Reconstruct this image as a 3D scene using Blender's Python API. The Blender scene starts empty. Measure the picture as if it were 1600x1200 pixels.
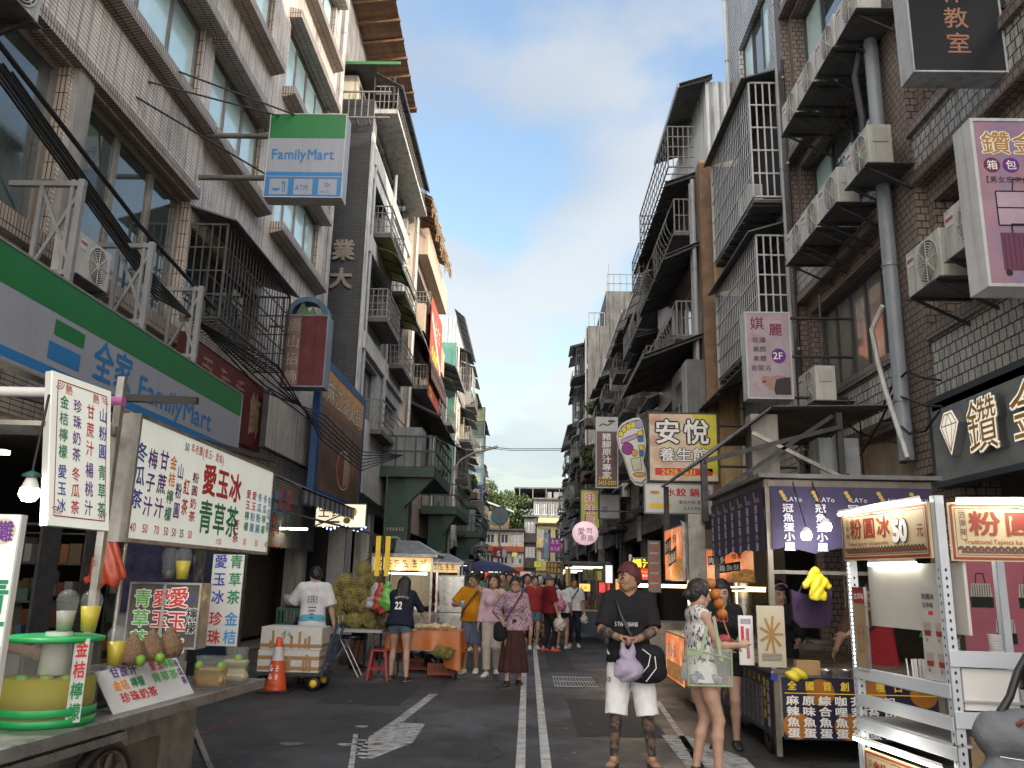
import bpy,math,random
import numpy as np
from mathutils import Vector,Matrix
R=math.radians
random.seed(7)
SC=bpy.context.scene
COL=SC.collection
FPX,EYE=1300.0,1.6
_eY=np.array([25.,-305.,-FPX]);_eY/=np.linalg.norm(_eY)
_eZ=np.array([120.,(FPX*FPX+25*120)/305.,-FPX]);_eZ/=np.linalg.norm(_eZ)
_eX=np.cross(_eY,_eZ)
CM=np.stack([_eX,_eY,_eZ])
CPOS=np.array([0.,0.,EYE])
cam=bpy.data.cameras.new("camera");cam_o=bpy.data.objects.new("camera",cam);COL.objects.link(cam_o)
cam.sensor_width=36.0;cam.lens=36.0*FPX/1600.0
cam.clip_start=0.05;cam.clip_end=3000
cam_o.matrix_world=Matrix([[*CM[0],0.],[*CM[1],0.],[*CM[2],EYE],[0,0,0,1]])
SC.camera=cam_o
def ray(x,y):return CM@np.array([x-800.,600.-y,-FPX])
def onX(x,y,v):d=ray(x,y);return CPOS+d*(v/d[0])
def onY(x,y,v):d=ray(x,y);return CPOS+d*(v/d[1])
def onZ(x,y,v):d=ray(x,y);return CPOS+d*((v-EYE)/d[2])
SUN_EL,SUN_AZ=R(16),R(118)
W=bpy.data.worlds.new("World");SC.world=W;W.use_nodes=True
nt=W.node_tree;nt.nodes.clear()
def _n(t,kind,**kw):
 n=t.nodes.new(kind)
 for k,v in kw.items():
  if k in('x','y'):continue
  setattr(n,k,v)
 return n
sky=_n(nt,'ShaderNodeTexSky',sky_type='NISHITA');sky.sun_disc=False
sky.sun_elevation=SUN_EL;sky.sun_rotation=SUN_AZ;sky.air_density=1.6;sky.dust_density=0.9;sky.ozone_density=2.2
tc=_n(nt,'ShaderNodeTexCoord');sep=_n(nt,'ShaderNodeSeparateXYZ')
nt.links.new(tc.outputs['Generated'],sep.inputs[0])
add=_n(nt,'ShaderNodeMath',operation='ADD');add.inputs[1].default_value=0.22
nt.links.new(sep.outputs['Z'],add.inputs[0])
dv=[_n(nt,'ShaderNodeMath',operation='DIVIDE')for _ in range(2)]
for i,ax in enumerate('XY'):
 nt.links.new(sep.outputs[ax],dv[i].inputs[0]);nt.links.new(add.outputs[0],dv[i].inputs[1])
comb=_n(nt,'ShaderNodeCombineXYZ')
nt.links.new(dv[0].outputs[0],comb.inputs['X']);nt.links.new(dv[1].outputs[0],comb.inputs['Y'])
comb.inputs['Z'].default_value=20.5
n1=_n(nt,'ShaderNodeTexNoise');n1.inputs['Scale'].default_value=2.1;n1.inputs['Detail'].default_value=7;n1.inputs['Roughness'].default_value=0.52
n2=_n(nt,'ShaderNodeTexNoise');n2.inputs['Scale'].default_value=0.9;n2.inputs['Detail'].default_value=3
nt.links.new(comb.outputs[0],n1.inputs['Vector']);nt.links.new(comb.outputs[0],n2.inputs['Vector'])
def mrange(t,src,a,b,c,d,smooth=True):
 m=_n(t,'ShaderNodeMapRange');m.interpolation_type='SMOOTHSTEP'if smooth else 'LINEAR'
 for i,v in enumerate((a,b,c,d)):m.inputs[i+1].default_value=v
 t.links.new(src,m.inputs[0]);return m.outputs[0]
def mth(t,op,a,b):
 m=_n(t,'ShaderNodeMath',operation=op)
 for i,s in enumerate((a,b)):
  if isinstance(s,(int,float)):m.inputs[i].default_value=s
  else:t.links.new(s,m.inputs[i])
 return m.outputs[0]
low=mrange(nt,sep.outputs['Z'],0.10,0.50,1.0,0.0)
thr=mth(nt,'SUBTRACT',0.475,mth(nt,'MULTIPLY',low,0.13))
cov=mrange(nt,mth(nt,'SUBTRACT',n1.outputs['Fac'],thr),-0.02,0.15,0.0,1.0)
cov=mth(nt,'MULTIPLY',cov,0.70)
ccol=_n(nt,'ShaderNodeMix',data_type='RGBA')
ccol.inputs['A'].default_value=(1.30,1.48,1.72,1);ccol.inputs['B'].default_value=(2.25,2.22,2.15,1)
nt.links.new(mrange(nt,n2.outputs['Fac'],0.40,0.62,0.0,1.0),ccol.inputs['Factor'])
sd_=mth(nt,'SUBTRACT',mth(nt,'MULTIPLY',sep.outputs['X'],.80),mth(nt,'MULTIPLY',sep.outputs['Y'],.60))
back_fill=mrange(nt,mth(nt,'MAXIMUM',sd_,mth(nt,'MULTIPLY',sep.outputs['Y'],-.85)),0.0,0.7,0.0,1.0)  # bright cloud added behind and right of camera, out of view, as fill light
cov=mth(nt,'MAXIMUM',cov,mrange(nt,sep.outputs['Z'],.0,.30,.85,0.0))
cov=mth(nt,'MINIMUM',mth(nt,'ADD',cov,mth(nt,'MULTIPLY',back_fill,.75)),.92)
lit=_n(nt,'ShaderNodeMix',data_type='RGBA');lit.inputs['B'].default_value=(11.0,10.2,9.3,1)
nt.links.new(back_fill,lit.inputs['Factor']);nt.links.new(ccol.outputs['Result'],lit.inputs['A'])
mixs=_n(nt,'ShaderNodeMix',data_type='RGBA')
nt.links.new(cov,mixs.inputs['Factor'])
gain=_n(nt,'ShaderNodeMix',data_type='RGBA',blend_type='MULTIPLY');gain.inputs['Factor'].default_value=1.0
gain.inputs['B'].default_value=(.84,.825,.895,1)
nt.links.new(sky.outputs[0],gain.inputs['A'])
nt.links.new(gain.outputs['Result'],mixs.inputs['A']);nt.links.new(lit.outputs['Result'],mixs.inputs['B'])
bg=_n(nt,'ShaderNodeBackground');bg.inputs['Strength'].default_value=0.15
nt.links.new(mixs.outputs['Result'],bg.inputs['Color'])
out=_n(nt,'ShaderNodeOutputWorld');nt.links.new(bg.outputs[0],out.inputs[0])
sun=bpy.data.lights.new("sun",'SUN');sun.energy=2.0;sun.angle=R(0.5);sun.color=(1.0,0.86,0.70)
sun_o=bpy.data.objects.new("sun",sun);COL.objects.link(sun_o)
sdir=Vector((math.sin(SUN_AZ)*math.cos(SUN_EL),math.cos(SUN_AZ)*math.cos(SUN_EL),math.sin(SUN_EL)))
sun_o.rotation_euler=sdir.to_track_quat('Z','Y').to_euler();sun_o.location=(30,-40,60)
SC.view_settings.view_transform='Standard';SC.view_settings.look='None'
SC.view_settings.exposure=1.42;SC.view_settings.gamma=1.0;SC.view_settings.use_curve_mapping=False
SC.cycles.max_bounces=6;SC.cycles.diffuse_bounces=3;SC.cycles.glossy_bounces=3;SC.cycles.transmission_bounces=6
SC.cycles.transparent_max_bounces=12;SC.cycles.caustics_reflective=False;SC.cycles.caustics_refractive=False
SC.cycles.use_denoising=True;SC.cycles.use_adaptive_sampling=True;SC.cycles.adaptive_threshold=0.02
MATS={}
def srgb(r,g,b):
 f=lambda c:(c/12.92)if c<=0.04045 else((c+0.055)/1.055)**2.4
 return tuple(f(c/255.0)for c in(r,g,b))
def mat(name,col=(.5,.5,.5),rough=.6,var=.12,scale=2.5,metal=0.,emit=0.,bump=0.,bscale=60,streak=0.,alpha=1.,spec=.5,trans=0.,coat=0.,ecol=None,stretch=(1,1,1),col2=None,thr=(.45,.6),sheen=0.):
 if name in MATS:return MATS[name]
 m=bpy.data.materials.new(name);m.use_nodes=True;t=m.node_tree
 b=t.nodes['Principled BSDF']
 b.inputs['Roughness'].default_value=rough;b.inputs['Metallic'].default_value=metal
 b.inputs['Specular IOR Level'].default_value=spec;b.inputs['Alpha'].default_value=alpha
 b.inputs['Transmission Weight'].default_value=trans;b.inputs['Coat Weight'].default_value=coat
 geo=_n(t,'ShaderNodeNewGeometry');mp=_n(t,'ShaderNodeMapping');mp.inputs['Scale'].default_value=stretch
 t.links.new(geo.outputs['Position'],mp.inputs[0])
 src=None
 base=_n(t,'ShaderNodeRGB');base.outputs[0].default_value=(*col,1);src=base.outputs[0]
 if col2 is not None:
  nz=_n(t,'ShaderNodeTexNoise');nz.inputs['Scale'].default_value=scale;nz.inputs['Detail'].default_value=6;nz.inputs['Roughness'].default_value=.6
  t.links.new(mp.outputs[0],nz.inputs['Vector'])
  mx=_n(t,'ShaderNodeMix',data_type='RGBA');t.links.new(mrange(t,nz.outputs['Fac'],thr[0],thr[1],0,1),mx.inputs['Factor'])
  t.links.new(src,mx.inputs['A']);mx.inputs['B'].default_value=(*col2,1);src=mx.outputs['Result']
 if var>0:
  nz=_n(t,'ShaderNodeTexNoise');nz.inputs['Scale'].default_value=scale*1.3;nz.inputs['Detail'].default_value=8;nz.inputs['Roughness'].default_value=.65
  t.links.new(mp.outputs[0],nz.inputs['Vector'])
  f=mrange(t,nz.outputs['Fac'],.3,.7,1-var,1+var,False)
  mx=_n(t,'ShaderNodeVectorMath',operation='SCALE');t.links.new(src,mx.inputs[0]);t.links.new(f,mx.inputs['Scale']);src=mx.outputs[0]
 if streak>0:
  mp2=_n(t,'ShaderNodeMapping');mp2.inputs['Scale'].default_value=(4.5,4.5,.25)
  t.links.new(geo.outputs['Position'],mp2.inputs[0])
  nz=_n(t,'ShaderNodeTexNoise');nz.inputs['Scale'].default_value=1.6;nz.inputs['Detail'].default_value=7;nz.inputs['Roughness'].default_value=.7
  t.links.new(mp2.outputs[0],nz.inputs['Vector'])
  f=mrange(t,nz.outputs['Fac'],.46,.68,1.0,1-streak)
  mx=_n(t,'ShaderNodeVectorMath',operation='SCALE');t.links.new(src,mx.inputs[0]);t.links.new(f,mx.inputs['Scale']);src=mx.outputs[0]
 t.links.new(src,b.inputs['Base Color'])
 if rough>.04 and metal>.3:
  nz=_n(t,'ShaderNodeTexNoise');nz.inputs['Scale'].default_value=9;nz.inputs['Detail'].default_value=5
  t.links.new(mp.outputs[0],nz.inputs['Vector']);t.links.new(mrange(t,nz.outputs['Fac'],.3,.7,rough*.7,min(1,rough*1.5),False),b.inputs['Roughness'])
 if emit>0:
  b.inputs['Emission Strength'].default_value=emit
  if ecol:b.inputs['Emission Color'].default_value=(*ecol,1)
  else:t.links.new(src,b.inputs['Emission Color'])
 if bump>0:
  nz=_n(t,'ShaderNodeTexNoise');nz.inputs['Scale'].default_value=bscale;nz.inputs['Detail'].default_value=4
  t.links.new(mp.outputs[0],nz.inputs['Vector'])
  bp=_n(t,'ShaderNodeBump');bp.inputs['Strength'].default_value=bump;bp.inputs['Distance'].default_value=.02
  t.links.new(nz.outputs['Fac'],bp.inputs['Height']);t.links.new(bp.outputs[0],b.inputs['Normal'])
 MATS[name]=m;return m
def wall_uv(t):
 geo=_n(t,'ShaderNodeNewGeometry');sp=_n(t,'ShaderNodeSeparateXYZ');sn=_n(t,'ShaderNodeSeparateXYZ')
 t.links.new(geo.outputs['Position'],sp.inputs[0]);t.links.new(geo.outputs['True Normal'],sn.inputs[0])
 ax=mth(t,'GREATER_THAN',mth(t,'ABSOLUTE',sn.outputs['X'],0),.6)
 az=mth(t,'GREATER_THAN',mth(t,'ABSOLUTE',sn.outputs['Z'],0),.6)
 side=mth(t,'MAXIMUM',ax,az)
 def mixf(f,a,b):
  m=_n(t,'ShaderNodeMix',data_type='FLOAT');t.links.new(f,m.inputs['Factor']);t.links.new(a,m.inputs['A']);t.links.new(b,m.inputs['B']);return m.outputs['Result']
 u=mixf(side,sp.outputs['X'],sp.outputs['Y']);v=mixf(az,sp.outputs['Z'],sp.outputs['X'])
 c=_n(t,'ShaderNodeCombineXYZ');t.links.new(u,c.inputs['X']);t.links.new(v,c.inputs['Y'])
 return geo,c.outputs[0]
def tile(name,c1,c2,mortar,w,h,gap=.012,offset=.5,rough=.45,streak=.35,bias=0.,speck=0.,bump=.5):
 if name in MATS:return MATS[name]
 m=bpy.data.materials.new(name);m.use_nodes=True;t=m.node_tree;b=t.nodes['Principled BSDF']
 geo,uv=wall_uv(t)
 br=_n(t,'ShaderNodeTexBrick');br.offset=offset
 br.inputs['Scale'].default_value=1.0;br.inputs['Brick Width'].default_value=w;br.inputs['Row Height'].default_value=h
 br.inputs['Mortar Size'].default_value=gap;br.inputs['Mortar Smooth'].default_value=.1;br.inputs['Bias'].default_value=bias
 br.inputs['Color1'].default_value=(*c1,1);br.inputs['Color2'].default_value=(*c2,1);br.inputs['Mortar'].default_value=(*mortar,1)
 t.links.new(uv,br.inputs['Vector']);src=br.outputs['Color']
 if speck>0:
  nz=_n(t,'ShaderNodeTexNoise');nz.inputs['Scale'].default_value=55;nz.inputs['Detail'].default_value=2
  t.links.new(uv,nz.inputs['Vector']);mx=_n(t,'ShaderNodeVectorMath',operation='SCALE');t.links.new(src,mx.inputs[0])
  t.links.new(mrange(t,nz.outputs['Fac'],.35,.65,1-speck,1+speck,False),mx.inputs['Scale']);src=mx.outputs[0]
 nz=_n(t,'ShaderNodeTexNoise');nz.inputs['Scale'].default_value=.9;nz.inputs['Detail'].default_value=8;nz.inputs['Roughness'].default_value=.65
 t.links.new(geo.outputs['Position'],nz.inputs['Vector'])
 mx=_n(t,'ShaderNodeVectorMath',operation='SCALE');t.links.new(src,mx.inputs[0]);t.links.new(mrange(t,nz.outputs['Fac'],.3,.7,.78,1.12,False),mx.inputs['Scale']);src=mx.outputs[0]
 mp2=_n(t,'ShaderNodeMapping');mp2.inputs['Scale'].default_value=(5,5,.22)
 t.links.new(geo.outputs['Position'],mp2.inputs[0])
 nz=_n(t,'ShaderNodeTexNoise');nz.inputs['Scale'].default_value=1.5;nz.inputs['Detail'].default_value=7;nz.inputs['Roughness'].default_value=.7
 t.links.new(mp2.outputs[0],nz.inputs['Vector'])
 mx=_n(t,'ShaderNodeVectorMath',operation='SCALE');t.links.new(src,mx.inputs[0]);t.links.new(mrange(t,nz.outputs['Fac'],.47,.7,1,1-streak),mx.inputs['Scale']);src=mx.outputs[0]
 nz=_n(t,'ShaderNodeTexNoise');nz.inputs['Scale'].default_value=.55;nz.inputs['Detail'].default_value=9;nz.inputs['Roughness'].default_value=.72
 t.links.new(geo.outputs['Position'],nz.inputs['Vector'])
 mx=_n(t,'ShaderNodeVectorMath',operation='SCALE');t.links.new(src,mx.inputs[0]);t.links.new(mrange(t,nz.outputs['Fac'],.52,.66,1,.62),mx.inputs['Scale']);src=mx.outputs[0]
 t.links.new(src,b.inputs['Base Color']);b.inputs['Roughness'].default_value=rough
 bp=_n(t,'ShaderNodeBump');bp.inputs['Strength'].default_value=bump;bp.inputs['Distance'].default_value=.01;bp.invert=True
 t.links.new(br.outputs['Fac'],bp.inputs['Height']);t.links.new(bp.outputs[0],b.inputs['Normal'])
 MATS[name]=m;return m
def glass(name,tint,alpha=.25,rough=.03):
 if name in MATS:return MATS[name]
 m=mat(name,tint,rough,var=0,alpha=alpha,spec=.6);return m
GL={}
_dg=None
def glyph(ch,bold):
 if ch not in GL:GL[ch]=glyph_(ch,0.)
 return GL[ch]
def glyph_(ch,bold):
 c=bpy.data.curves.new('glyph','FONT');c.body=ch;c.resolution_u=3 if ord(ch)<256 else 2;c.offset=bold
 o=bpy.data.objects.new('glyph',c);COL.objects.link(o)
 dg=bpy.context.evaluated_depsgraph_get();dg.update()
 m=bpy.data.meshes.new_from_object(o.evaluated_get(dg))
 V=np.array([[v.co.x,v.co.y]for v in m.vertices])if len(m.vertices)else np.zeros((0,2))
 F=[tuple(p.vertices)for p in m.polygons]
 bpy.data.objects.remove(o);bpy.data.curves.remove(c);bpy.data.meshes.remove(m)
 if len(V):bb=(V[:,0].min(),V[:,0].max(),V[:,1].min(),V[:,1].max())
 else:bb=(0,.3,0,.7)
 return V,F,bb
class MB:
 def __init__(s):s.v=[];s.f=[];s.mi=[];s.sm=[];s.mats=[]
 def m(s,mt):
  if mt not in s.mats:s.mats.append(mt)
  return s.mats.index(mt)
 def face(s,pts,mt,smooth=False):
  i=len(s.v);s.v.extend([tuple(p)for p in pts]);s.f.append(tuple(range(i,i+len(pts))));s.mi.append(s.m(mt));s.sm.append(smooth);return s
 def geom(s,V,F,mt,smooth=False):
  i=len(s.v);s.v.extend([tuple(p)for p in V]);k=s.m(mt)
  for f in F:s.f.append(tuple(a+i for a in f));s.mi.append(k);s.sm.append(smooth)
  return s
 def box(s,x0,x1,y0,y1,z0,z1,mt):
  x0,x1=min(x0,x1),max(x0,x1);y0,y1=min(y0,y1),max(y0,y1);z0,z1=min(z0,z1),max(z0,z1)
  V=[(x,y,z)for z in(z0,z1)for y in(y0,y1)for x in(x0,x1)]
  return s.geom(V,[(0,2,3,1),(4,5,7,6),(0,1,5,4),(2,6,7,3),(0,4,6,2),(1,3,7,5)],mt)
 def obox(s,o,u,v,w,mt):
  o,u,v,w=(np.array(a,float)for a in(o,u,v,w))
  if np.dot(np.cross(u,v),w)<0:u,v=v,u
  V=[o+u*i+v*j+w*k for k in(0,1)for j in(0,1)for i in(0,1)]
  return s.geom(V,[(0,2,3,1),(4,5,7,6),(0,1,5,4),(2,6,7,3),(0,4,6,2),(1,3,7,5)],mt)
 def bar(s,p,q,w,mt,h=None):
  p,q=np.array(p,float),np.array(q,float);d=q-p;L=np.linalg.norm(d)
  if L<1e-6:return s
  d/=L;h=h or w
  a=np.array([0,0,1.])if abs(d[2])<.9 else np.array([1.,0,0])
  u=np.cross(d,a);u/=np.linalg.norm(u);v=np.cross(u,d)
  return s.obox(p-u*w/2-v*h/2,u*w,v*h,d*L,mt)
 def tube(s,pts,r,mt,n=8,cap=True):
  pts=[np.array(p,float)for p in pts];rings=[]
  rs=r if isinstance(r,(list,tuple))else[r]*len(pts)
  up=None
  for i,p in enumerate(pts):
   d=pts[min(i+1,len(pts)-1)]-pts[max(i-1,0)];d=d/(np.linalg.norm(d)+1e-9)
   if up is None:up=np.array([0,0,1.])if abs(d[2])<.9 else np.array([1.,0,0])
   u=np.cross(d,up);u/=np.linalg.norm(u)+1e-9;v=np.cross(u,d);up=v
   rings.append([p+(u*math.cos(2*math.pi*k/n)+v*math.sin(2*math.pi*k/n))*rs[i]for k in range(n)])
  V=[q for rg in rings for q in rg];F=[]
  for i in range(len(pts)-1):
   for k in range(n):
    a,b=i*n+k,i*n+(k+1)%n;F.append((a,a+n,b+n,b))
  s.geom(V,F,mt,True)
  if cap:
   s.geom(rings[0],[tuple(range(n))],mt);s.geom(rings[-1],[tuple(range(n-1,-1,-1))],mt)
  return s
 def lathe(s,prof,c,mt,n=16,axis=(0,0,1),smooth=True,start=0.,sweep=2*math.pi):
  ax=np.array(axis,float);ax/=np.linalg.norm(ax);a=np.array([0,0,1.])if abs(ax[2])<.9 else np.array([1.,0,0])
  if abs(ax[2])>.99:u=np.array([1.,0,0]);v=np.cross(ax,u)
  else:u=np.cross(ax,a);u/=np.linalg.norm(u);v=np.cross(ax,u)
  c=np.array(c,float);V=[];F=[];m_=len(prof);closed=sweep>6.2;nn=n if closed else n+1
  for k in range(nn):
   t=start+sweep*k/n;dr=u*math.cos(t)+v*math.sin(t)
   for r,z in prof:V.append(c+dr*r+ax*z)
  for k in range(n):
   k2=(k+1)%nn
   for i in range(m_-1):
    A,B,C_,D=k*m_+i,k2*m_+i,k2*m_+i+1,k*m_+i+1
    if prof[i][0]<1e-6:F.append((A,C_,D))
    elif prof[i+1][0]<1e-6:F.append((A,B,C_))
    else:F.append((A,B,C_,D))
  return s.geom(V,F,mt,smooth)
 def prism(s,poly,ext,mt):
  P=[np.array(p,float)for p in poly];e=np.array(ext,float);n=len(P)
  nrm=sum((np.cross(P[i]-P[0],P[(i+1)%n]-P[0])for i in range(n)),np.zeros(3))
  if np.dot(nrm,e)>0:P=P[::-1]
  V=P+[p+e for p in P]
  F=[tuple(range(n)),tuple(range(2*n-1,n-1,-1))]+[(i,i+n,(i+1)%n+n,(i+1)%n)for i in range(n)]
  return s.geom(V,F,mt)
 def text(s,fr,txt,x,y,h,mt,w=None,bold=.012,lift=.004,vert=False,pitch=None,align='l',skew=0.):
  o,u,v=fr;n=np.cross(u,v);k_=0 if bold<=.004 else 4 if bold<.06 else 8
  sh_=[(0,0)]+[(bold*.8*math.cos(t),bold*.8*math.sin(t))for t in(math.pi/4+2*math.pi*j/max(k_,1)for j in range(k_))]
  def put(ch,cx,cy,W_,H_,raw=None):
   V,F,bb=glyph(ch,bold)
   if not len(V):return
   if raw is None:sx,sy=W_,H_;ox,oy=0,.12
   else:sx,sy=raw
   for j,(dx,dy)in enumerate(sh_):
    s.geom([o+u*(cx+(p[0]+dx)*sx)+v*(cy+(p[1]+dy+(.12 if raw is None else 0))*sy)+n*(lift+.00015*j)for p in V],F,mt)
  if vert:
   pt=pitch or h*1.08;w=w or h
   for i,ch in enumerate(txt):
    if ord(ch)<0x2000:
     bb=glyph(ch,bold)[2];put(ch,x+w*.5-(bb[0]+bb[1])/2*w,y-i*pt+h*.08-h,w,h,(w,h*1.15))
    else:put(ch,x,y-i*pt-h,w,h)
   return s
  widths=[]
  for ch in txt:
   if ord(ch)>=0x2000:widths.append((w or h)*1.04 if not pitch else pitch)
   elif ch==' ':widths.append((w or h)*.3)
   else:
    bb=glyph(ch,bold)[2];widths.append(((bb[1]-min(bb[0],0))+.06)*(w or h)*1.3)
  tot=sum(widths);cx=x-(tot/2 if align=='c'else tot if align=='r'else 0)
  for ch,wd in zip(txt,widths):
   if ord(ch)>=0x2000:put(ch,cx,y,w or h,h)
   elif ch!=' ':put(ch,cx,y,0,0,((w or h)*1.3,h*1.3))
   cx+=wd
  return s
 def rect(s,fr,x0,x1,y0,y1,mt,lift=.002):
  o,u,v=fr;n=np.cross(u,v)
  return s.face([o+u*a+v*b+n*lift for a,b in((x0,y0),(x1,y0),(x1,y1),(x0,y1))],mt)
 def poly(s,fr,pts,mt,lift=.002):
  o,u,v=fr;n=np.cross(u,v);return s.face([o+u*a+v*b+n*lift for a,b in pts],mt)
 def scrib(s,fr,x,y,w,h,m,n=3,seed=1,lift=.005,t=.12):
  rs=random.Random(seed*97+n);c=w/n
  for i in range(n):
   for k in range(6):
    a,b=x+c*(i+.1),y+h*(.1+.15*k);a2=a+c*rs.uniform(.3,.75)
    if k%2:s.line(fr,[(a+c*rs.uniform(0,.2),b),(a2,b+h*rs.uniform(-.06,.06))],h*t,m,lift+.0002*k)
    else:q=a+c*rs.uniform(.1,.6);s.line(fr,[(q,b),(q+c*rs.uniform(-.2,.2),b+h*rs.uniform(.15,.4))],min(h*t,c*.16),m,lift+.0002*k)
  return s
 def disc(s,fr,cx,cy,rx,ry,mt,lift=.002,n=24):
  return s.poly(fr,[(cx+rx*math.cos(2*math.pi*k/n),cy+ry*math.sin(2*math.pi*k/n))for k in range(n)],mt,lift)
 def line(s,fr,pts,w,mt,lift=.003):
  for(a,b),(c,d)in zip(pts[:-1],pts[1:]):
   L=math.hypot(c-a,d-b)or 1;nx,ny=-(d-b)/L*w/2,(c-a)/L*w/2
   s.poly(fr,[(a-nx,b-ny),(c-nx,d-ny),(c+nx,d+ny),(a+nx,b+ny)],mt,lift)
  return s
 def build(s,name,parent=None,bevel=0.,kind=None,origin=None):
  me=bpy.data.meshes.new(name);V=s.v
  off=np.zeros(3)
  if origin is not None:off=np.array(origin,float);V=[tuple(np.array(p)-off)for p in V]
  me.from_pydata([tuple(float(c)for c in p)for p in V],[],s.f)
  for mt in s.mats:me.materials.append(mt)
  me.polygons.foreach_set('material_index',s.mi);me.polygons.foreach_set('use_smooth',s.sm);me.update()
  o=bpy.data.objects.new(name,me);COL.objects.link(o)
  if parent is not None:
   o.parent=parent;o.location=tuple(off-np.array(parent.get('_w',(0,0,0))))if parent.get('_w')is not None else tuple(off)
  elif origin is not None:o.location=tuple(off)
  if bevel>0:
   b=o.modifiers.new('bevel','BEVEL');b.width=bevel;b.segments=2;b.limit_method='ANGLE'
  if kind:o['kind']=kind
  return o
def thing(name,label,cat,group=None):
 o=bpy.data.objects.new(name,None);COL.objects.link(o);o.empty_display_size=.1
 o['label']=label;o['category']=cat
 if group:o['group']=group
 return o
def tag(o,label,cat,group=None):
 o['label']=label;o['category']=cat
 if group:o['group']=group
 return o
def place(root):
 pts=[]
 def walk(o,acc):
  for c in o.children:
   a=acc+np.array(c.location)
   if c.type=='MESH'and len(c.data.vertices):
    co=np.empty(len(c.data.vertices)*3,np.float32);c.data.vertices.foreach_get('co',co);co=co.reshape(-1,3)+a
    pts.append(co.min(0));pts.append(co.max(0))
   walk(c,a)
 if root.type!='EMPTY'or tuple(root.rotation_euler)!=(0,0,0):return
 walk(root,np.zeros(3))
 if not pts:return
 P=np.array(pts);lo,hi=P.min(0),P.max(0);b=np.array([(lo[0]+hi[0])/2,(lo[1]+hi[1])/2,lo[2]])
 root.location=Vector(b)+root.location
 for c in root.children:c.location=Vector(c.location)-Vector(b)
def copy_tree(o,parent=None):
 c=o.copy();COL.objects.link(c)
 if parent is not None:c.parent=parent
 for ch in list(o.children):copy_tree(ch,c)
 return c
U3=lambda*a:np.array(a,float)
def FX(side,X,y0,z0):
 return(U3(X,y0,z0),U3(0,1,0),U3(0,0,1))if side<0 else(U3(X,y0,z0),U3(0,-1,0),U3(0,0,1))
def FY(x0,y,z0):return(U3(x0,y,z0),U3(1,0,0),U3(0,0,1))
def frame3(a,b,up=(0,0,1)):
 a,b=U3(*a),U3(*b);u=b-a;u/=np.linalg.norm(u);up=U3(*up);n=np.cross(u,up);n/=np.linalg.norm(n);v=np.cross(n,u)
 return(a,u,v)
def RC(a,b,r1,r2=None,k=.02,flat=None,cuts=None,op='+'):
 return dict(t='rc',a=U3(*a),b=U3(*b),r1=r1,r2=r1 if r2 is None else r2,k=k,flat=flat,cuts=cuts or[],op=op)
def EL(c,r,k=.02,cuts=None,op='+',yaw=0.):
 return dict(t='el',c=U3(*c),r=U3(*(r if hasattr(r,'__len__')else(r,r,r))),k=k,cuts=cuts or[],op=op,yaw=yaw)
def CUT(p,n):return dict(t='cut',p=U3(*p),n=U3(*n),op='cut')
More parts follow.
